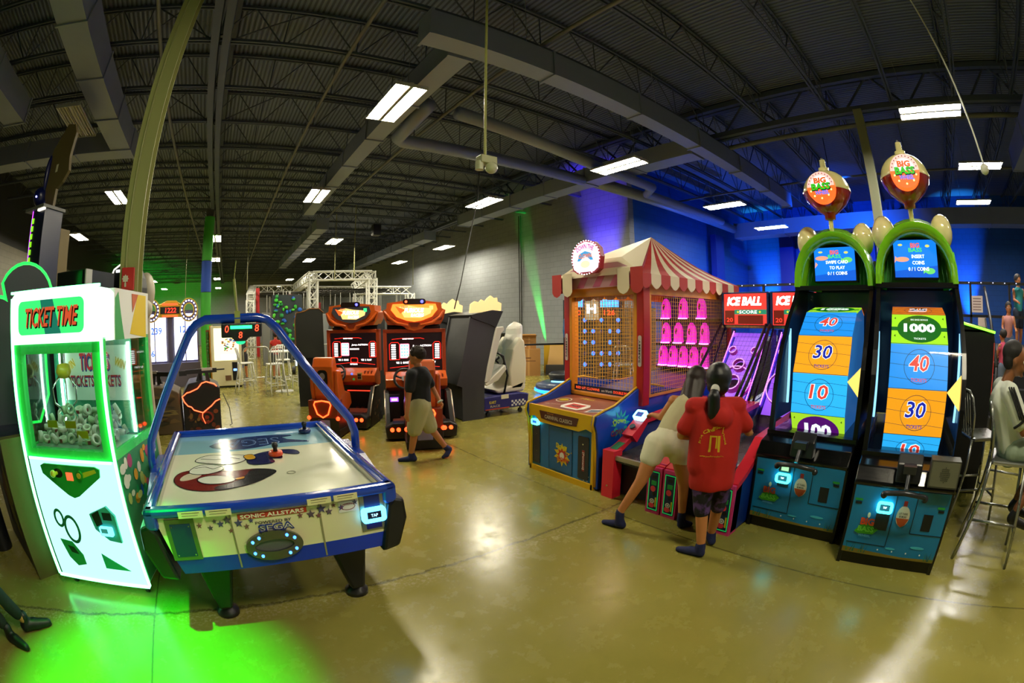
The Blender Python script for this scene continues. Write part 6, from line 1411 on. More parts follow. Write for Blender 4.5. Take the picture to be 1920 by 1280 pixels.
# play platform, stairs and the children on it
def kid(label, loc, fwd, h, top, bottoms, skin='#a8683c', lean=0., arms=None, longhair=False, hairc='#1a100a', seated=False):
    t = thing('person', label, 'person', loc); f = V(*fwd, 0).normalized(); s = V(f.y, -f.x, 0); k = h/1.35; Z = V(0, 0, 1)
    hp = Z*.68*k; c_ = Z*1.0*k+f*lean; hd_ = Z*1.23*k+f*lean*1.4; A = []
    hl, hr = hp-s*.07*k, hp+s*.07*k; al, ar = V(0, 0, .06)-s*.08*k-f*.04, V(0, 0, .06)+s*.08*k+f*.06
    if seated: kl, kr = hl+f*.3*k, hr+f*.3*k; al, ar = kl-Z*.32*k, kr-Z*.32*k
    else: kl, kr = hl.lerp(al, .5)+f*.02, hr.lerp(ar, .5)+f*.02
    A += [('c', hl, .075*k, kl, .05*k), ('c', kl, .048*k, al, .033*k), ('c', hr, .075*k, kr, .05*k), ('c', kr, .048*k, ar, .033*k), ('c', hp, .09*k, c_, .09*k), ('c', c_, .085*k, hd_-Z*.08*k, .042*k)]
    for q in (-1, 1):
        sp0 = c_+s*q*.13*k+Z*.05*k; e0 = sp0+s*q*.03-Z*.17*k+f*.05; w0 = e0-Z*.04*k+f*.17*k if not arms else e0+V(*arms)
        A += [('c', sp0, .04*k, e0, .032*k), ('c', e0, .03*k, w0, .023*k)] + hand(w0, (w0-e0), (0, 0, 1) if abs((w0-e0).normalized().z) < .9 else (1, 0, 0), .9*k, q, .6)
    A += head(hd_, f, .1*k); bd = blob('body', A, mat(skin, .5), t, .012, 2); eyes(hd_, f, .1*k, bd)
    H_ = [('e', hd_-f*.015+Z*.03, (.088*k, .1*k, .09*k), math.degrees(math.atan2(f.y, f.x))-90)]
    if longhair: H_.append(('c', hd_-f*.05, .06*k, hd_-f*.1-Z*.2*k, .04*k))
    blob('hair', H_, mat(hairc, .7), bd, .011, 2)
    blob('shirt', [('c', hp+Z*.05, .11*k, c_, .115*k), ('c', c_, .11*k, c_+Z*.07*k, .07*k)]+[('c', c_+s*q*.1*k+Z*.04*k, .05*k, c_+s*q*.13*k+Z*.0*k, .05*k) for q in (-1, 1)], mat(top, .8), bd, .013, 3)
    blob('shorts', [('c', hp, .1*k, hp+Z*.06*k, .1*k), ('c', hl, .085*k, hl.lerp(kl, .8), .07*k), ('c', hr, .085*k, hr.lerp(kr, .8), .07*k)], mat(bottoms, .8), bd, .013, 2)
    for q, a_ in ((-1, al), (1, ar)): blob('sock', [('c', a_, .035*k, a_-Z*.03, .036*k), ('c', a_-Z*.025, .033*k, a_-Z*.03+f*.12*k, .026*k)], NAVY, bd, .012, 1)
    return t
PF = thing('play_platform', 'black raised play platform with railing and stairs in front of the blue wall', 'play structure', (9.2, 0, 0))
b = MB(mat('#101216', .6)); b.box(.3, -4.2, 0, 4.0, 4.8, 1.22); b.build('deck', PF)
b = MB(BLK)
for z in (1.8, 2.4): b.box(.28, -4.2, z, .34, 4.8, z+.05)
for y in [-4.1+.98*i for i in range(10)]: b.box(.28, y, 1.2, .34, y+.05, 2.42)
b.build('railing', PF)
b = MB(glow('#c0c8ff', 2.0))
for i in range(30): MB(glow('#c0c8ff', 2.0)).cbox((.275, -4.1+.3*i, 2.43), (.015, .02, .015)).build('bulb', PF)
b = MB(mat('#16181c', .6))
for i in range(6): b.box(.3-.28*(i+1), -2.9, 0, .3-.28*i, -1.5, 1.22-.2*(i+1)+.0)
b.build('stairs', PF)
b = MB(BLK)
for y in (-1.48, -2.92): b.tube([(.3, y, 2.35), (-1.4, y, 1.05)], .035, 8); b.tube([(-1.4, y, 1.05), (-1.4, y, 0)], .03, 8); b.tube([(.3, y, 1.8), (-1.4, y, .55)], .02, 6)
b.build('hand_rail', PF)
b = MB(mat('#c8b8b0', .6)); b.frame((9.2-9.2+.27, -1.3, 2.05), (0, -1, 0), (0, 0, 1)); b.rect(-.15, -.16, .12, .14, .003); b.rect(.0, -.5, .2, -.25, .003); b.m(mat('#6a4a4a')); 
for i in range(5): b.rect(-.12, .08-.05*i, .08, .095-.05*i, .004, .001)
b.build('paper_notice', PF)
kid('boy in a teal tank top standing on the play platform at the upper right', (9.75, -2.4, 1.22), (-.9, -.3), 1.42, '#2a8a90', '#20283a', lean=.02)
kid('child in a pale pink top on the platform stairs beside the teal boy', (8.95, -1.95, .83), (-1, .1), 1.25, '#c88a84', '#4a5a7a', longhair=True, lean=.05)
kid('small child in a bright pink shirt climbing the platform stairs', (8.3, -1.72, .42), (.6, .5), 1.2, '#c84a68', '#5a6478', lean=.03)
# dark cabinet with lime strip next to the right fish wheel
t = thing('arcade_cabinet', 'black cabinet with a lime light strip right of the right fish wheel game', 'arcade machine', (5.0, -.6, 0), -90)
MB(mat('#0c0d10', .4)).box(-.3, 0, 0, .3, .9, 1.62).build('body', t); MB(glow('#70ff30', 2.5, True)).tube([(-.31, -.02, 1.72), (.31, -.02, 1.6)], .012, 6).build('light_strip', t)
MB(mat('#101116', .4)).prism([(-.3, 1.6), (-.3, 1.74), (.3, 1.62), (.3, 1.6)], 0, .3, 'y').build('top_box', t)
MB(glow('#b02818', .8)).box(.302, .02, .9, .31, .05, 1.5).build('red_edge', t)
# ---------------------------------------------------------------- far background
# twin-tower ball drop game
t = thing('ball_drop_game', 'white-lit twin tower game with two bulb rings and a red 1222 counter', 'arcade machine', (-1.9, 13.7, 0), 8)
b = MB(mat('#6a6478', .3, .5)); b.box(-.95, .05, 0, .95, .8, .7); b.box(-.95, .3, .7, .95, .8, 2.2); b.build('cabinet', t)
b = MB(glow('#c8ccff', 2.4, True)); 
for x0, x1 in ((-.9, -.12), (.12, .9)): b.box(x0, .27, .75, x1, .3, 2.1)
b.build('lit_tower', t, label='blue-white lit tower')
b = MB(CHR)
for x in (-.9, -.52, -.12, .12, .5, .9): b.cyl((x, .2, .7), (x, .2, 2.15), .02, 8)
b.m(glow('#ffffff', 2.)); 
for x in (-.7, -.3, .3, .7): b.box(x-.05, .25, .75, x+.05, .26, 2.1)
b.build('tube_bar', t)
s = MB(glow('#2050ff', 1.6)); s.frame((0, .24, 0), (1, 0, 0), (0, 0, 1)); s.txt('1239', -.5, 1.62, .2, .004, .45, .02); s.txt('124', .5, 1.65, .2, .004, .35, .02); s.txt('6', -.6, .98, .18, .004, .12, .02); s.build('blue_digit', t)
b = MB(mat('#c89820', .4)); b.prism([(-.45, 2.0), (-.4, 2.35), (-.1, 2.48), (.2, 2.48), (.4, 2.35), (.45, 2.0)], .1, .3, 'y'); tp = b.build('topper', t, .02)
s = MB(BLK); s.frame((0, .095, 2.2), (1, 0, 0), (0, 0, 1)); s.rect(-.32, -.1, .32, .1, .005); s.m(glow('#ff2a18', 2.5)); s.txt('1222', .03, 0, .14, .008, .36, .01, slant=.1); s.m(glow('#ff5a28', 1.2)); s.rect(-.25, .14, .25, .2, .005); s.rect(-.25, -.19, .25, -.14, .005); s.build('counter', tp)
for x in (-.62, .62):
    b = MB(mat('#3a2a70', .4)); b.frame((x, .08, 2.2), (1, 0, 0), (0, 0, 1)); b.ring(0, 0, .3, .34, .15, .03, 28, .06); b.m(mat('#c8a828', .4)); b.ring(0, 0, .3, .34, .03, .035, 28, .01); b.ring(0, 0, .18, .21, .03, .035, 28, .01); rg = b.build('ring_topper', t)
    for i in range(16): a_ = 2*PI*i/16; b = MB(glow('#ffffff', 2.)); b.frame((x, .08, 2.2), (1, 0, 0), (0, 0, 1)); b.ell(.235*math.cos(a_), .27*math.sin(a_), .024, .03, .036, .006, 8, a_); b.build('bulb', rg)
# white prize vending machine
t = thing('prize_vending_machine', 'cream lit prize vending machine with a black payment panel', 'vending machine', (-.12, 13.1, 0), -4)
b = MB(mat('#d8cfa8', .4)); b.box(-.45, 0, .05, .45, .8, 1.7); b.m(BLK); b.box(-.43, .02, 0, .43, .78, .05); b.build('cabinet', t, .01)
s = MB(glow('#fff0b0', 1.3, True)); s.frame((0, -.001, 0), (1, 0, 0), (0, 0, 1)); s.rect(-.36, .75, .4, 1.64, .004); s.m(glow('#ffffff', 2.)); s.rect(-.15, .78, .34, .92, .006)
random.seed(31)
for i in range(40): s.m(glow(random.choice(['#c86020', '#30a040', '#d0b020', '#b03040', '#5070b0', '#8a6030']), .7)); s.ell(random.uniform(-.1, .3), random.uniform(1.02, 1.35), random.uniform(.015, .045), random.uniform(.012, .03), .006+.0002*i, .0005, 7)
s.build('lit_window', t)
s = MB(BLK); s.frame((0, -.001, 0), (1, 0, 0), (0, 0, 1)); s.rect(.18, .2, .34, .7, .012, .012); pn = s.build('payment_panel', t); s = MB(glow('#6090ff', 3.)); s.frame((0, -.013, 0), (1, 0, 0), (0, 0, 1)); s.rrect(.21, .46, .31, .52, .01, .006); s.build('reader_light', pn)
s = MB(mat('#6a4a30', .5)); s.frame((0, -.001, 0), (1, 0, 0), (0, 0, 1)); s.rect(-.05, .2, .13, .34, .006); s.build('delivery_door', t)
s = MB(mat('#c8902a', .5)); s.box(-.5, .1, .05, -.455, .75, 1.72); s.m(mat('#8a4a28')).box(-.62, .2, .02, -.52, .7, 1.6); s.m(mat('#3a6a28'))
for i in range(14): s.ball((-.57, .18, .2+i*.1), (.05, .02, .06), 7, 5)
s.build('side_panel', t)
# gun game pedestal
t = thing('shooting_game', 'dark rifle game pedestal outlined by a jagged orange neon line', 'arcade machine', (-.9, 8.0, 0), 4)
RK = mat('#5a4a30', .6)
b = MB(mat('#161312', .5)); b.prism([(-.05, 0), (.62, 0), (.66, .72), (.4, .84), (.1, .8), (-.02, .62)], -.45, .38, 'y'); b.m(RK); b.prism([(-.8, 0), (-.08, 0), (-.08, .66), (-.25, .74), (-.5, .78), (-.75, .74)], -.42, .38, 'y'); pdm = b.build('pedestal', t, .02)
s = MB(mat('#0c0c0e', .5)); s.frame((0, -.451, 0), (1, 0, 0), (0, 0, 1)); s.poly([(-.02, .5), (.12, .6), (.3, .74), (.6, .66), (.64, .55), (.3, .33), (.05, .4)], .006)
random.seed(17)
for i in range(26): s.m(mat(random.choice(['#6a2a14', '#8a4018', '#4a2a1a', '#7a5a28', '#2a2018']))); s.ell(random.uniform(.05, .55), random.uniform(.05, .35), random.uniform(.02, .06), random.uniform(.015, .04), .004+.0002*i, .0005, 7, random.uniform(0, 3))
s.m(mat('#8a2a18')); s.ring(.38, .25, .12, .1, .03, .011, 20); s.ell(.38, .25, .04, .03, .011)
for i in range(24): s.m(mat(random.choice(['#6a5430', '#3a3424', '#4a4030', '#241f18', '#7a6a3a']))); s.poly([(-.78+random.uniform(0, .6)+dx, .05+.6*random.random()*0+.1+.02*i+dy) for dx, dy in ((0, 0), (.1, .02), (.08, .08), (-.02, .06))], .03+.0002*i, .0005)
s.build('graphic', pdm)
s = MB(glow('#ff4a28', 4., True)); s.at(); s.tube([(x, -.465, z) for x, z in [(.0, .52), (-.03, .6), (.06, .66), (.12, .67), (.26, .72), (.34, .8), (.42, .82), (.56, .78), (.6, .74)]], .009, 6)
s.tube([(x, -.465, z) for x, z in [(-.03, .6), (.0, .52), (.06, .45), (.12, .43), (.16, .38), (.28, .34), (.32, .33), (.48, .43), (.56, .5), (.64, .53)]], .009, 6); s.tube([(.31, -.465, .33), (.3, -.465, .26), (.34, -.465, .15)], .006, 6); s.build('neon_outline', t)
def gun(label, loc, rz):
    g = thing('mounted_rifle', label, 'game gun', loc, rz); b = MB(BLK)
    b.box(-.28, -.02, .02, .3, .02, .09); b.box(-.4, -.015, .0, -.26, .015, .08); b.prism([(-.05, .02), (.02, .02), (-.02, -.1), (-.09, -.1)], -.018, .018, 'y'); b.prism([(.08, .02), (.14, .02), (.17, -.12), (.1, -.12)], -.015, .015, 'y'); b.cyl((.3, 0, .06), (.45, 0, .06), .012, 8); b.build('body', g)
    MB(BLK).cyl((0, 0, -.12), (0, 0, .02), .03, 10).build('mount', g); MB(mat('#b8b0a0', .4)).box(.02, -.022, .06, .22, .022, .1).build('barrel_shroud', g); return g
gun('black mounted rifle pointing right on the neon-edged pedestal', (-.55, 7.75, .92), 15)
gun('black mounted rifle pointing left on the stony left half of the pedestal', (-1.35, 7.8, .9), 150)
tag(MB(BLK).tube([(-.18, 8.1, .55), (-.08, 8.05, .3), (-.06, 8.02, .02), (-.1, 8.0, .01)], .008, 6).build('power_cable'), 'thin black cable down the right side of the rifle pedestal', 'cable')
# red-shirted man at the barriers
kid('man in a red t-shirt leaning on the steel barrier near the climbing wall', (1.55, 14.6, 0), (.1, 1), 1.5, '#a81c10', '#20242c', lean=.05, hairc='#140e0a')
kid('person in dark patterned clothes beside the vending machine', (.45, 14.9, 0), (-.3, -.8), 1.5, '#3a3a3a', '#26262c', longhair=True)
# steel crowd barriers
def barrier(label, x0, x1, y):
    t = thing('crowd_barrier', label, 'barrier', (x0, y, 0), 0, 'steel crowd barriers'); L = x1-x0
    b = MB(ALU); b.tube([(.0, 0, .2), (.0, 0, .95), (.03, 0, 1.03), (.1, 0, 1.07), (L-.1, 0, 1.07), (L-.03, 0, 1.03), (L, 0, .95), (L, 0, .2)], .02, 8); b.tube([(0, 0, .2), (L, 0, .2)], .018, 8); b.build('frame', t)
    for i in range(1, int(L/.13)):
        MB(ALU).cyl((i*.13, 0, .2), (i*.13, 0, 1.07), .008, 6).build('upright', t)
    for x in (.15, L-.15): MB(ALU).tube([(x, -.28, 0), (x, 0, .06), (x, .28, 0)], .015, 6).cyl((x, 0, .05), (x, 0, .2), .015, 6).build('foot', t)
barrier('left steel crowd barrier beside the vending machine', .42, 1.2, 13.4)
barrier('right steel crowd barrier in front of the red-shirted man', 1.25, 3.1, 13.3)
# white aluminium truss frame with rope course
WTR = mat('#f4f4ee', .4, .1)
def truss_mesh(b, a, c, w_=.4, n=None, r=.042):
    a = Vector(a); c = Vector(c); d = (c-a).normalized(); q = align(d); n = n or max(2, int((c-a).length/.45)); Ls = []
    for k in range(4):
        o_ = q @ Vector(((-1, 1, 1, -1)[k]*w_/2, (-1, -1, 1, 1)[k]*w_/2, 0)); b.cyl(a+o_, c+o_, r, 6); Ls.append(o_)
    for i in range(n):
        p0, p1 = a.lerp(c, i/n), a.lerp(c, (i+1)/n)
        for k in range(4):
            j = (k+1) % 4; b.cyl(p0+Ls[k], p1+Ls[j], r*.5, 4, caps=False)
            if i % 2 == 0: b.cyl(p0+Ls[k], p0+Ls[j], r*.5, 4, caps=False)
T = thing('truss_frame', 'white aluminium box truss frame of the rope course at the back', 'truss', (0, 0, 0))
C_ = {'a': (4.2, 21.6), 'b': (7.0, 20.9), 'c': (1.6, 28.6), 'd': (10.3, 23.8), 'e': (4.6, 28.5)}
beams = [((4.2, 21.6, 3.95), (7.0, 20.9, 3.95)), ((4.2, 21.6, 3.95), (4.4, 28.5, 3.9)), ((1.6, 28.6, 3.9), (4.4, 28.5, 3.9)), ((7.0, 20.9, 3.95), (7.2, 24.5, 3.6)), ((7.2, 24.2, 3.45), (10.3, 23.8, 3.45)), ((1.6, 28.6, 3.9), (1.2, 24.3, 3.1)), ((4.4, 28.5, 3.8), (8.5, 28.5, 3.8))]
for a, c in beams: b = MB(WTR); truss_mesh(b, a, c); b.build('beam', T)
for x, y, h in ((4.2, 21.6, 3.8), (7.0, 20.9, 3.8), (1.6, 28.6, 3.75), (4.4, 28.5, 3.75), (10.3, 23.8, 3.3), (7.3, 24.2, 3.3), (1.2, 24.3, 3.0), (8.5, 28.5, 3.7)):
    b = MB(WTR); truss_mesh(b, (x, y, 0), (x, y, h)); b.build('tower', T)
b = MB(mat('#1a1a1c', .6)); random.seed(44)
for i in range(26): y = 21.8+i*.25; MB(mat('#1a1a1c', .6)).cyl((1.8 if y > 24 else 4.3, y, 3.35+.01*(i % 5)), (8.2, y-.2, 3.35), .02, 4).build('overhead_cable', T)
for i in range(16): x = 4.5+i*.26; MB(mat('#1a1a1c', .6)).cyl((x, 21.8, 3.3), (x, 28, 3.3), .02, 4).build('overhead_cable', T)
b = MB(mat('#a8a8a4', .5))
for i in range(46): x, y = random.uniform(1.9, 9.8), random.uniform(22.5, 28); MB(mat('#c8c8c4', .5)).cyl((x, y, random.uniform(2.2, 2.8)), (x, y, 3.4), .018, 4).build('hanging_rope', T)
for i, (x, y, z0, z1, c, lab) in enumerate([(1.7, 25.5, .2, 3.7, '#b01c1c', 'leftmost red padded pole under the white truss'), (3.3, 23.4, .2, 3.2, '#b01c28', 'red padded pole right of the green climbing wall'), (5.0, 24.0, .2, 2.8, '#a02030', 'red padded pole behind the tall truss corner')]):
    tag(MB(mat(c, .6)).cyl((x, y, 0), (x, y, z1), .11, 12).build('padded_pole'), lab, 'pole')
t = thing('climbing_wall', 'dark climbing wall covered in green and blue holds', 'climbing wall', (2.75, 20.5, 0), -8)
MB(mat('#1f2a30', .6)).box(-.7, 0, 0, .7, .3, 3.0).build('panel', t)
random.seed(50)
for i in range(60):
    x, z = random.uniform(-.62, .62), random.uniform(.3, 2.95); c = random.choice(['#38b830', '#30a028', '#58c838', '#1858b8', '#208840'])
    MB(mat(c, .5)).ball((x, -.04, z), (random.uniform(.05, .12), .06, random.uniform(.05, .1)), 8, 6).build('hold', t)
for i, (x, y, w_, h, c, lab) in enumerate([(.15, 19.0, .55, 2.15, '#10309a', 'tall blue padded panel left of the climbing wall'), (1.5, 19.6, .35, 2.2, '#6a6a68', 'grey panel left of the climbing wall'), (4.0, 19.5, .5, 2.1, '#7a7c7c', 'grey panel right of the climbing wall'), (4.55, 18.8, .8, 2.15, '#1238c0', 'broad blue padded panel beside the dark cabinets'), (-1.1, 20.5, 1.2, 1.7, '#1a3490', 'low blue panel behind the ball drop game'), (6.3, 21.8, .8, 1.9, '#1238b0', 'blue panel behind the left racing cabinet')]):
    tag(MB(mat(c, .6)).box(x, y, 0, x+w_, y+.15, h).build('gym_mat', bev=.02), lab, 'panel')
tag(MB(mat('#d8b820', .5)).box(5.6, 19.6, 2.0, 6.4, 19.8, 2.35).box(5.7, 19.65, 0, 5.8, 19.75, 2.0).build('yellow_sign'), 'yellow sign peeking above the dark cabinets', 'sign')
tag(MB(mat('#3a3428', .9)).prism([(3.0, 14.5), (4.6, 14.2), (5.2, 15.0), (4.9, 16.3), (3.4, 16.2)], 0, .12, 'z').build('floor_mat', bev=.03), 'dark mat on the floor beyond the right barrier', 'mat')
# boxes, barrier belt and spinning light by the grey wall
def carton(label, x, y, rz, w_, d_, h, z=0, flaps=True):
    t = thing('cardboard_box', label, 'box', (x, y, z), rz); CB = mat('#a0733c', .8)
    b = MB(CB); b.box(-w_/2, -d_/2, 0, w_/2, d_/2, h); b.m(mat('#b88a4c', .7)); b.box(-.03, -d_/2-.002, 0, .03, -d_/2, h); b.build('body', t)
    if flaps: b = MB(mat('#a87a42', .8)); b.add([(-w_/2, -d_/2, h), (w_/2, -d_/2, h), (w_/2+.02, -d_/2-.12, h+.06), (-w_/2-.02, -d_/2-.12, h+.06)], [(0, 1, 2, 3)], False); b.add([(-w_/2, d_/2, h), (w_/2, d_/2, h), (w_/2+.02, d_/2+.1, h+.08), (-w_/2-.02, d_/2+.1, h+.08)], [(0, 1, 2, 3)], False); b.build('flap', t)
    b = MB(mat('#6a4422', .8)); b.frame((0, -d_/2-.002, h*.5), (1, 0, 0), (0, 0, 1)); b.rect(-w_*.3, h*.15, w_*.1, h*.2, .001, .001); b.rect(-w_*.3, h*.05, w_*.3, h*.08, .001, .001); b.m(WHT).rect(-w_*.42, -h*.3, -w_*.36, -h*.1, .001, .001); b.rect(-w_*.3, -h*.32, -w_*.24, -h*.12, .001, .001); b.build('print', t)
carton('largest cardboard box standing by the grey wall', 8.6, 10.9, -38, .7, .6, .8, 0, False)
carton('small open cardboard box on top of the largest one', 8.7, 11.0, -36, .42, .36, .36, .8)
carton('cardboard box left of the largest one, behind the wrapped seat', 7.9, 11.3, -38, .6, .5, .76, 0, False)
tag(MB(mat('#181a1a', .5)).lathe([(0, 0), (.2, 0), (.24, .5), (.26, .52), (0, .52)], 18, (7.95, 11.3, .77)).build('black_bin'), 'black bin standing on the left cardboard box', 'bin')
t = thing('leaning_board', 'tan board leaning in front of the yellow panel', 'board', (9.35, 10.45, 0), -40)
MB(mat('#c09858', .7)).add([(-.32, -.05, .05), (.26, -.05, .05), (.34, .15, .88), (-.2, .15, .88), (-.32, -.02, .05), (.26, -.02, .05), (.34, .18, .88), (-.2, .18, .88)], [(0, 1, 2, 3), (7, 6, 5, 4), (0, 4, 5, 1), (1, 5, 6, 2), (2, 6, 7, 3), (3, 7, 4, 0)], False).build('sheet', t)
MB(mat('#3a3834', .6)).box(-.34, -.12, 0, .3, -.06, .3).build('dark_box', t)
tag(MB(mat('#c8a012', .5)).add([(9.3, 11.0, 0), (10.7, 9.4, 0), (10.7, 9.4, .9), (9.3, 11.0, .92), (9.34, 11.04, 0), (10.74, 9.44, 0), (10.74, 9.44, .9), (9.34, 11.04, .92)], [(0, 1, 2, 3), (7, 6, 5, 4), (0, 4, 5, 1), (1, 5, 6, 2), (2, 6, 7, 3), (3, 7, 4, 0)], False).build('yellow_board'), 'yellow panel standing behind the booth left post', 'panel')
def stanchion(label, x, y):
    t = thing('barrier_post', label, 'barrier post', (x, y, 0)); MB(BLK).lathe([(0, 0), (.17, 0), (.16, .03), (.03, .05), (.03, 1.0), (.04, 1.02), (.04, 1.06), (0, 1.06)], 16).build('post', t); return t
stanchion('black belt barrier post left of the cardboard boxes', 6.7, 10.1); stanchion('black belt barrier post right of the leaning board', 9.2, 9.1)
b = MB(BLK); b.add([(6.7, 10.1, .98), (9.2, 9.1, .98), (9.2, 9.1, 1.03), (6.7, 10.1, 1.03), (6.72, 10.12, .98), (9.22, 9.12, .98), (9.22, 9.12, 1.03), (6.72, 10.12, 1.03)], [(0, 1, 2, 3), (7, 6, 5, 4), (0, 4, 5, 1), (2, 6, 7, 3)], False)
tag(b.build('barrier_belt'), 'black belt stretched between the two barrier posts', 'barrier belt')
t = thing('bumper_car', 'low round bumper car with a blue glowing rim left of the booth', 'bumper car', (6.9, 7.55, 0))
MB(mat('#2a3a5a', .3)).lathe([(0, .0), (.45, .0), (.5, .08), (.6, .14), (.58, .24), (.4, .3), (0, .3)], 28).build('body', t); MB(glow('#1070ff', 5., True)).lathe([(.5, .05), (.62, .1), (.61, .15), (.5, .12)], 32).build('glow_ring', t); MB(mat('#101114', .4)).lathe([(.25, .3), (.3, .45), (.24, .5), (.2, .34)], 20, (0, 0, 0), R(20), R(250)).build('seat', t); MB(glow('#70c8ff', 2.)).tube([(.3*math.cos(R(a)), .3*math.sin(R(a)), .31) for a in range(180, 361, 15)], .02, 6).build('dash_light', t)
t = thing('post_sign', 'small teal faceted sign just left of the booth post', 'sign', (4.9, 5.22, 0)); MB(BLK).cyl((0, 0, 0), (0, 0, 1.75), .02, 8).build('post', t); MB(glow('#0a5a80', .4)).prism([(-.05, 1.4), (-.07, 1.5), (-.05, 1.68), (.0, 1.72), (.05, 1.66), (.06, 1.45), (0, 1.38)], -.03, .03, 'y').build('sign_board', t)
# games seen through the front net of the booth
t = thing('four_in_a_row_game', 'giant blue-lit grid game seen through the booth netting', 'arcade machine', (8.4, 7.95, 0), -46)
MB(mat('#201c20', .5)).box(-1.0, .25, 0, 1.0, .7, 2.3).build('cabinet', t); b = MB(mat('#2c2824', .5)); b.box(-.95, .2, .3, .95, .25, 2.0); b.build('board', t)
for i in range(7):
    for k in range(5):
        if (i+k*3) % 7 != 3:
            MB(glow('#1a6aff' if (i*k) % 5 != 2 else '#102a60', 2.2 if (i*k) % 5 != 2 else .4)).ball((-.84+i*.27, .2, .55+k*.3), (.06, .03, .06), 10, 6).build('lamp_button', t)
s = MB(mat('#b8b8b0', .4)); s.box(-.3, .1, 1.75, .15, .2, 2.35); s.m(glow('#3098ff', 2.)); s.box(-.85, .12, 2.1, -.35, .2, 2.35); s.box(.2, .12, 2.1, .8, .2, 2.35); s.build('header', t); s = MB(glow('#ff3020', 2.)); s.frame((0, .11, 1.95), (1, 0, 0), (0, 0, 1)); s.txt('930', -.6, 0, .14, .004, .35); s.txt('126', .5, 0, .14, .004, .35); s.m(glow('#ffffff', 2.)); s.frame((-.08, .095, 2.05), (1, 0, 0), (0, 0, 1)); s.txt('H', 0, 0, .25, .004, .3, .05); s.build('score_digit', t)
t.scale = (.8, .8, .95)
t = thing('basket_cage', 'slatted barrel-shaped cage with rope lights seen through the booth netting', 'arcade machine', (9.95, 7.8, 0), -51)
for i in range(12): MB(mat('#7a6248', .5)).tube([(.55*math.cos(R(a)), 0, .3+i*.14+.2*math.sin(R(a))) for a in range(0, 181, 18)], .012, 5).build('slat', t)
MB(mat('#6a5a48', .5)).box(-.6, .05, 0, .6, .5, .3).box(-.58, .4, .3, .58, .45, 2.0).build('base', t)
# ---------------------------------------------------------------- left side
t = thing('hammer_tower_game', 'tall dark blue tower game with a brown cut-out figure board on top', 'arcade machine', (-2.28, 4.35, 0), -26)
b = MB(mat('#06112a', .3)); b.box(-.1, 0, 0, .14, .3, 2.85); tw = b.build('tower', t)
b = MB(glow('#8ae020', .8)); 
for i in range(12): b.box(-.095, -.012, 1.9+i*.075, -.06, 0, 1.95+i*.075)
b.build('lamp_column', tw); b = MB(glow('#c040ff', 2.)); b.box(-.108, -.006, 2.3, -.1, .0, 2.85); b.m(glow('#20c0ff', 2.)); b.box(-.108, -.006, 1.9, -.1, 0, 2.3); b.build('edge_light', tw)
b = MB(glow('#f0e8d0', 1.2)); b.box(.02, -.03, 2.83, .15, .0, 2.88); b.m(mat('#5a5a50')); b.box(-.22, -.05, 2.85, .16, .32, 2.88); b.build('top_plate', t)
b = MB(mat('#5a4c26', .6)); b.prism([(-.04, 3.0), (-.1, 3.3), (-.06, 3.5), (.04, 3.62), (.12, 3.74), (.26, 3.7), (.32, 3.6), (.3, 3.35), (.34, 3.2), (.26, 3.1), (.16, 3.05), (.15, 2.86), (.02, 2.88)], .1, .14, 'y'); b.m(mat('#c8c0a0')); b.frame((.1, .099, 3.27), (1, 0, 0), (0, 0, 1)); b.rect(-.02, -.04, .02, .04, .002); b.build('cutout_back', t, label='plain brown back of a cut-out figure')
b = MB(mat('#06104a', .3)); b.ball((-.14, .12, 3.02), (.1, .12, .11), 14, 10); b.ball((-.07, .1, 3.25), (.03, .05, .2), 12, 8); b.m(glow('#a0a0ff', 2.)); b.ball((-.1, .0, 3.0), .012, 6, 4); b.build('blue_figure', t)
t = thing('cloud_top_game', 'dark machine with a green-edged cloud-shaped backboard at the left edge', 'arcade machine', (-2.27, 3.3, 0), -50)
b = MB(mat('#141428', .5)); b.box(-.62, 0, 0, .5, .38, 1.0); b.m(mat('#5a4a20', .5)); b.box(.42, -.01, 0, .52, .38, 1.02); bd = b.build('cabinet', t)
s = MB(mat('#3a1a1a', .5)); s.frame((0, -.001, .45), (1, 0, 0), (0, 0, 1)); random.seed(61)
for i, (x, y, rx, ry, c) in enumerate([(.0, .1, .25, .12, '#5a2018'), (.15, -.05, .12, .2, '#7a6a18'), (-.2, .2, .15, .1, '#203a7a'), (.25, .2, .08, .15, '#8a7a20'), (-.3, -.1, .2, .15, '#182a5a')]): s.m(mat(c)); s.ell(x, y, rx, ry, .002+.001*i, .001, 14, .5)
s.build('side_graphic', bd)
lob = []
for cx_, cz_, r_, a0, a1 in ((.22, 1.95, .28, -60, 150), (-.08, 1.75, .22, 60, 200), (-.02, 1.3, .34, 120, 300)):
    for k in range(17): a_ = R(a0+(a1-a0)*k/16); lob.append((cx_+r_*math.cos(a_), cz_+r_*math.sin(a_)))
lob += [(.3, 1.0), (.42, 1.2), (.42, 1.6)]
LM = Matrix.Translation((-.185, .246, 0)) @ Matrix.Rotation(R(80), 4, 'Z')
b = MB(mat('#2e3038', .5)); b.at(LM); b.prism(lob, -.03, .03, 'y'); cl = b.build('cloud_board', t)
b = MB(glow('#20ff50', 1.2, True)); b.at(LM); b.tube([(x, .0, z) for x, z in lob], .03, 6, True); b.build('edge_light', cl)
b = MB(glow('#2040ff', 3.)); b.tube([(-.3+.1*math.cos(2*PI*i/16), -.2+.08*math.sin(2*PI*i/16), 1.02) for i in range(16)], .014, 6, True); b.m(mat('#14161a', .4)).cyl((-.3, -.2, 0), (-.3, -.2, 1.0), .1, 16); b.build('ring_button', t)
t = thing('bulb_tower', 'thin tower studded with white bulbs behind the crane', 'arcade machine', (-2.62, 5.75, 0), -25)
MB(mat('#6a5a20', .5)).box(-.05, 0, 0, .1, .2, 2.95).build('mast', t)
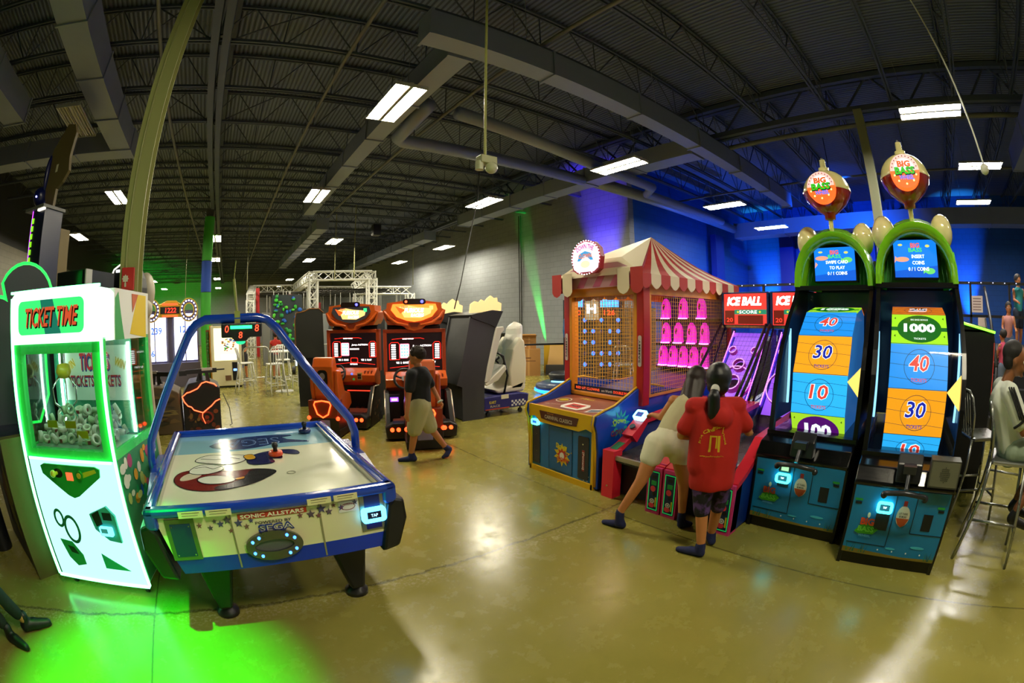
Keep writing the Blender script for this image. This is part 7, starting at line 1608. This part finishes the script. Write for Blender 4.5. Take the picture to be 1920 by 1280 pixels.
for i in range(26):
    MB(glow('#ffffff', 2.6)).cbox((-.02-.03*(i % 2), -.01, 2.0+i*.036), (.045, .02, .02)).build('bulb', t)
for i in range(14): MB(glow('#b090ff', 1.8)).cbox((-.13, -.01, 2.0+i*.04), (.09, .02, .022)).build('bulb', t)
t = thing('arcade_cabinet', 'dark flat-topped cabinet rising just behind the crane header', 'arcade machine', (-1.62, 4.05, 0), -22)
MB(mat('#0d1a12', .3)).prism([(-.15, 0), (.2, 0), (.2, 2.2), (-.22, 2.2)], 0, .5, 'y').build('cabinet', t); MB(mat('#0a100c', .15)).box(-.2, -.02, 2.0, .18, 0, 2.19).build('screen', t); MB(mat('#b8b8b0', .4)).box(.2, .0, 1.9, .215, .1, 2.2).build('side_trim', t)
t = thing('arcade_cabinet', 'dark cabinet with a white-edged humped top left of the alarm column', 'arcade machine', (-1.42, 4.75, 0), -18)
hump = [(-.2, 2.1), (-.16, 2.18), (-.1, 2.21), (-.04, 2.19), (-.02, 2.16), (.06, 2.19), (.1, 2.27), (.18, 2.31), (.26, 2.29), (.31, 2.2), (.33, 2.1)]
MB(mat('#0d130f', .4)).prism([(-.2, 0)]+hump+[(.33, 0)], 0, .4, 'y').build('cabinet', t); MB(glow('#f0e8d8', 1.3)).tube([(x, -.01, z) for x, z in hump[4:]], .009, 6).build('top_edge', t)
MB(glow('#ffffff', 1.5)).box(.13, -.012, 2.24, .2, 0, 2.265).build('lit_slot', t)
tag(MB(mat('#b0a890', .4)).ball((-1.05, 5.3, 2.08), (.12, .12, .22), 14, 10).ball((-1.05, 5.25, 1.9), (.1, .1, .12), 12, 8).cyl((-1.05, 5.35, 0), (-1.05, 5.35, 1.9), .05, 10).build('figure_topper'), 'brown and white figure topper just right of the alarm column', 'topper')
# more lamps of the same hall, unseen behind the camera, added to brighten machine fronts
for i, (x, y) in enumerate([(1.1, -1.1), (5.5, -6.5)]):
    dup(L0, (x, y, 4.95), None, ['unseen ceiling light overhead just behind the camera', 'added ceiling light behind the camera on the right'][i])
stool('white stool seen low through the front netting of the booth', (7.3, 6.05, 0), 120, FS)
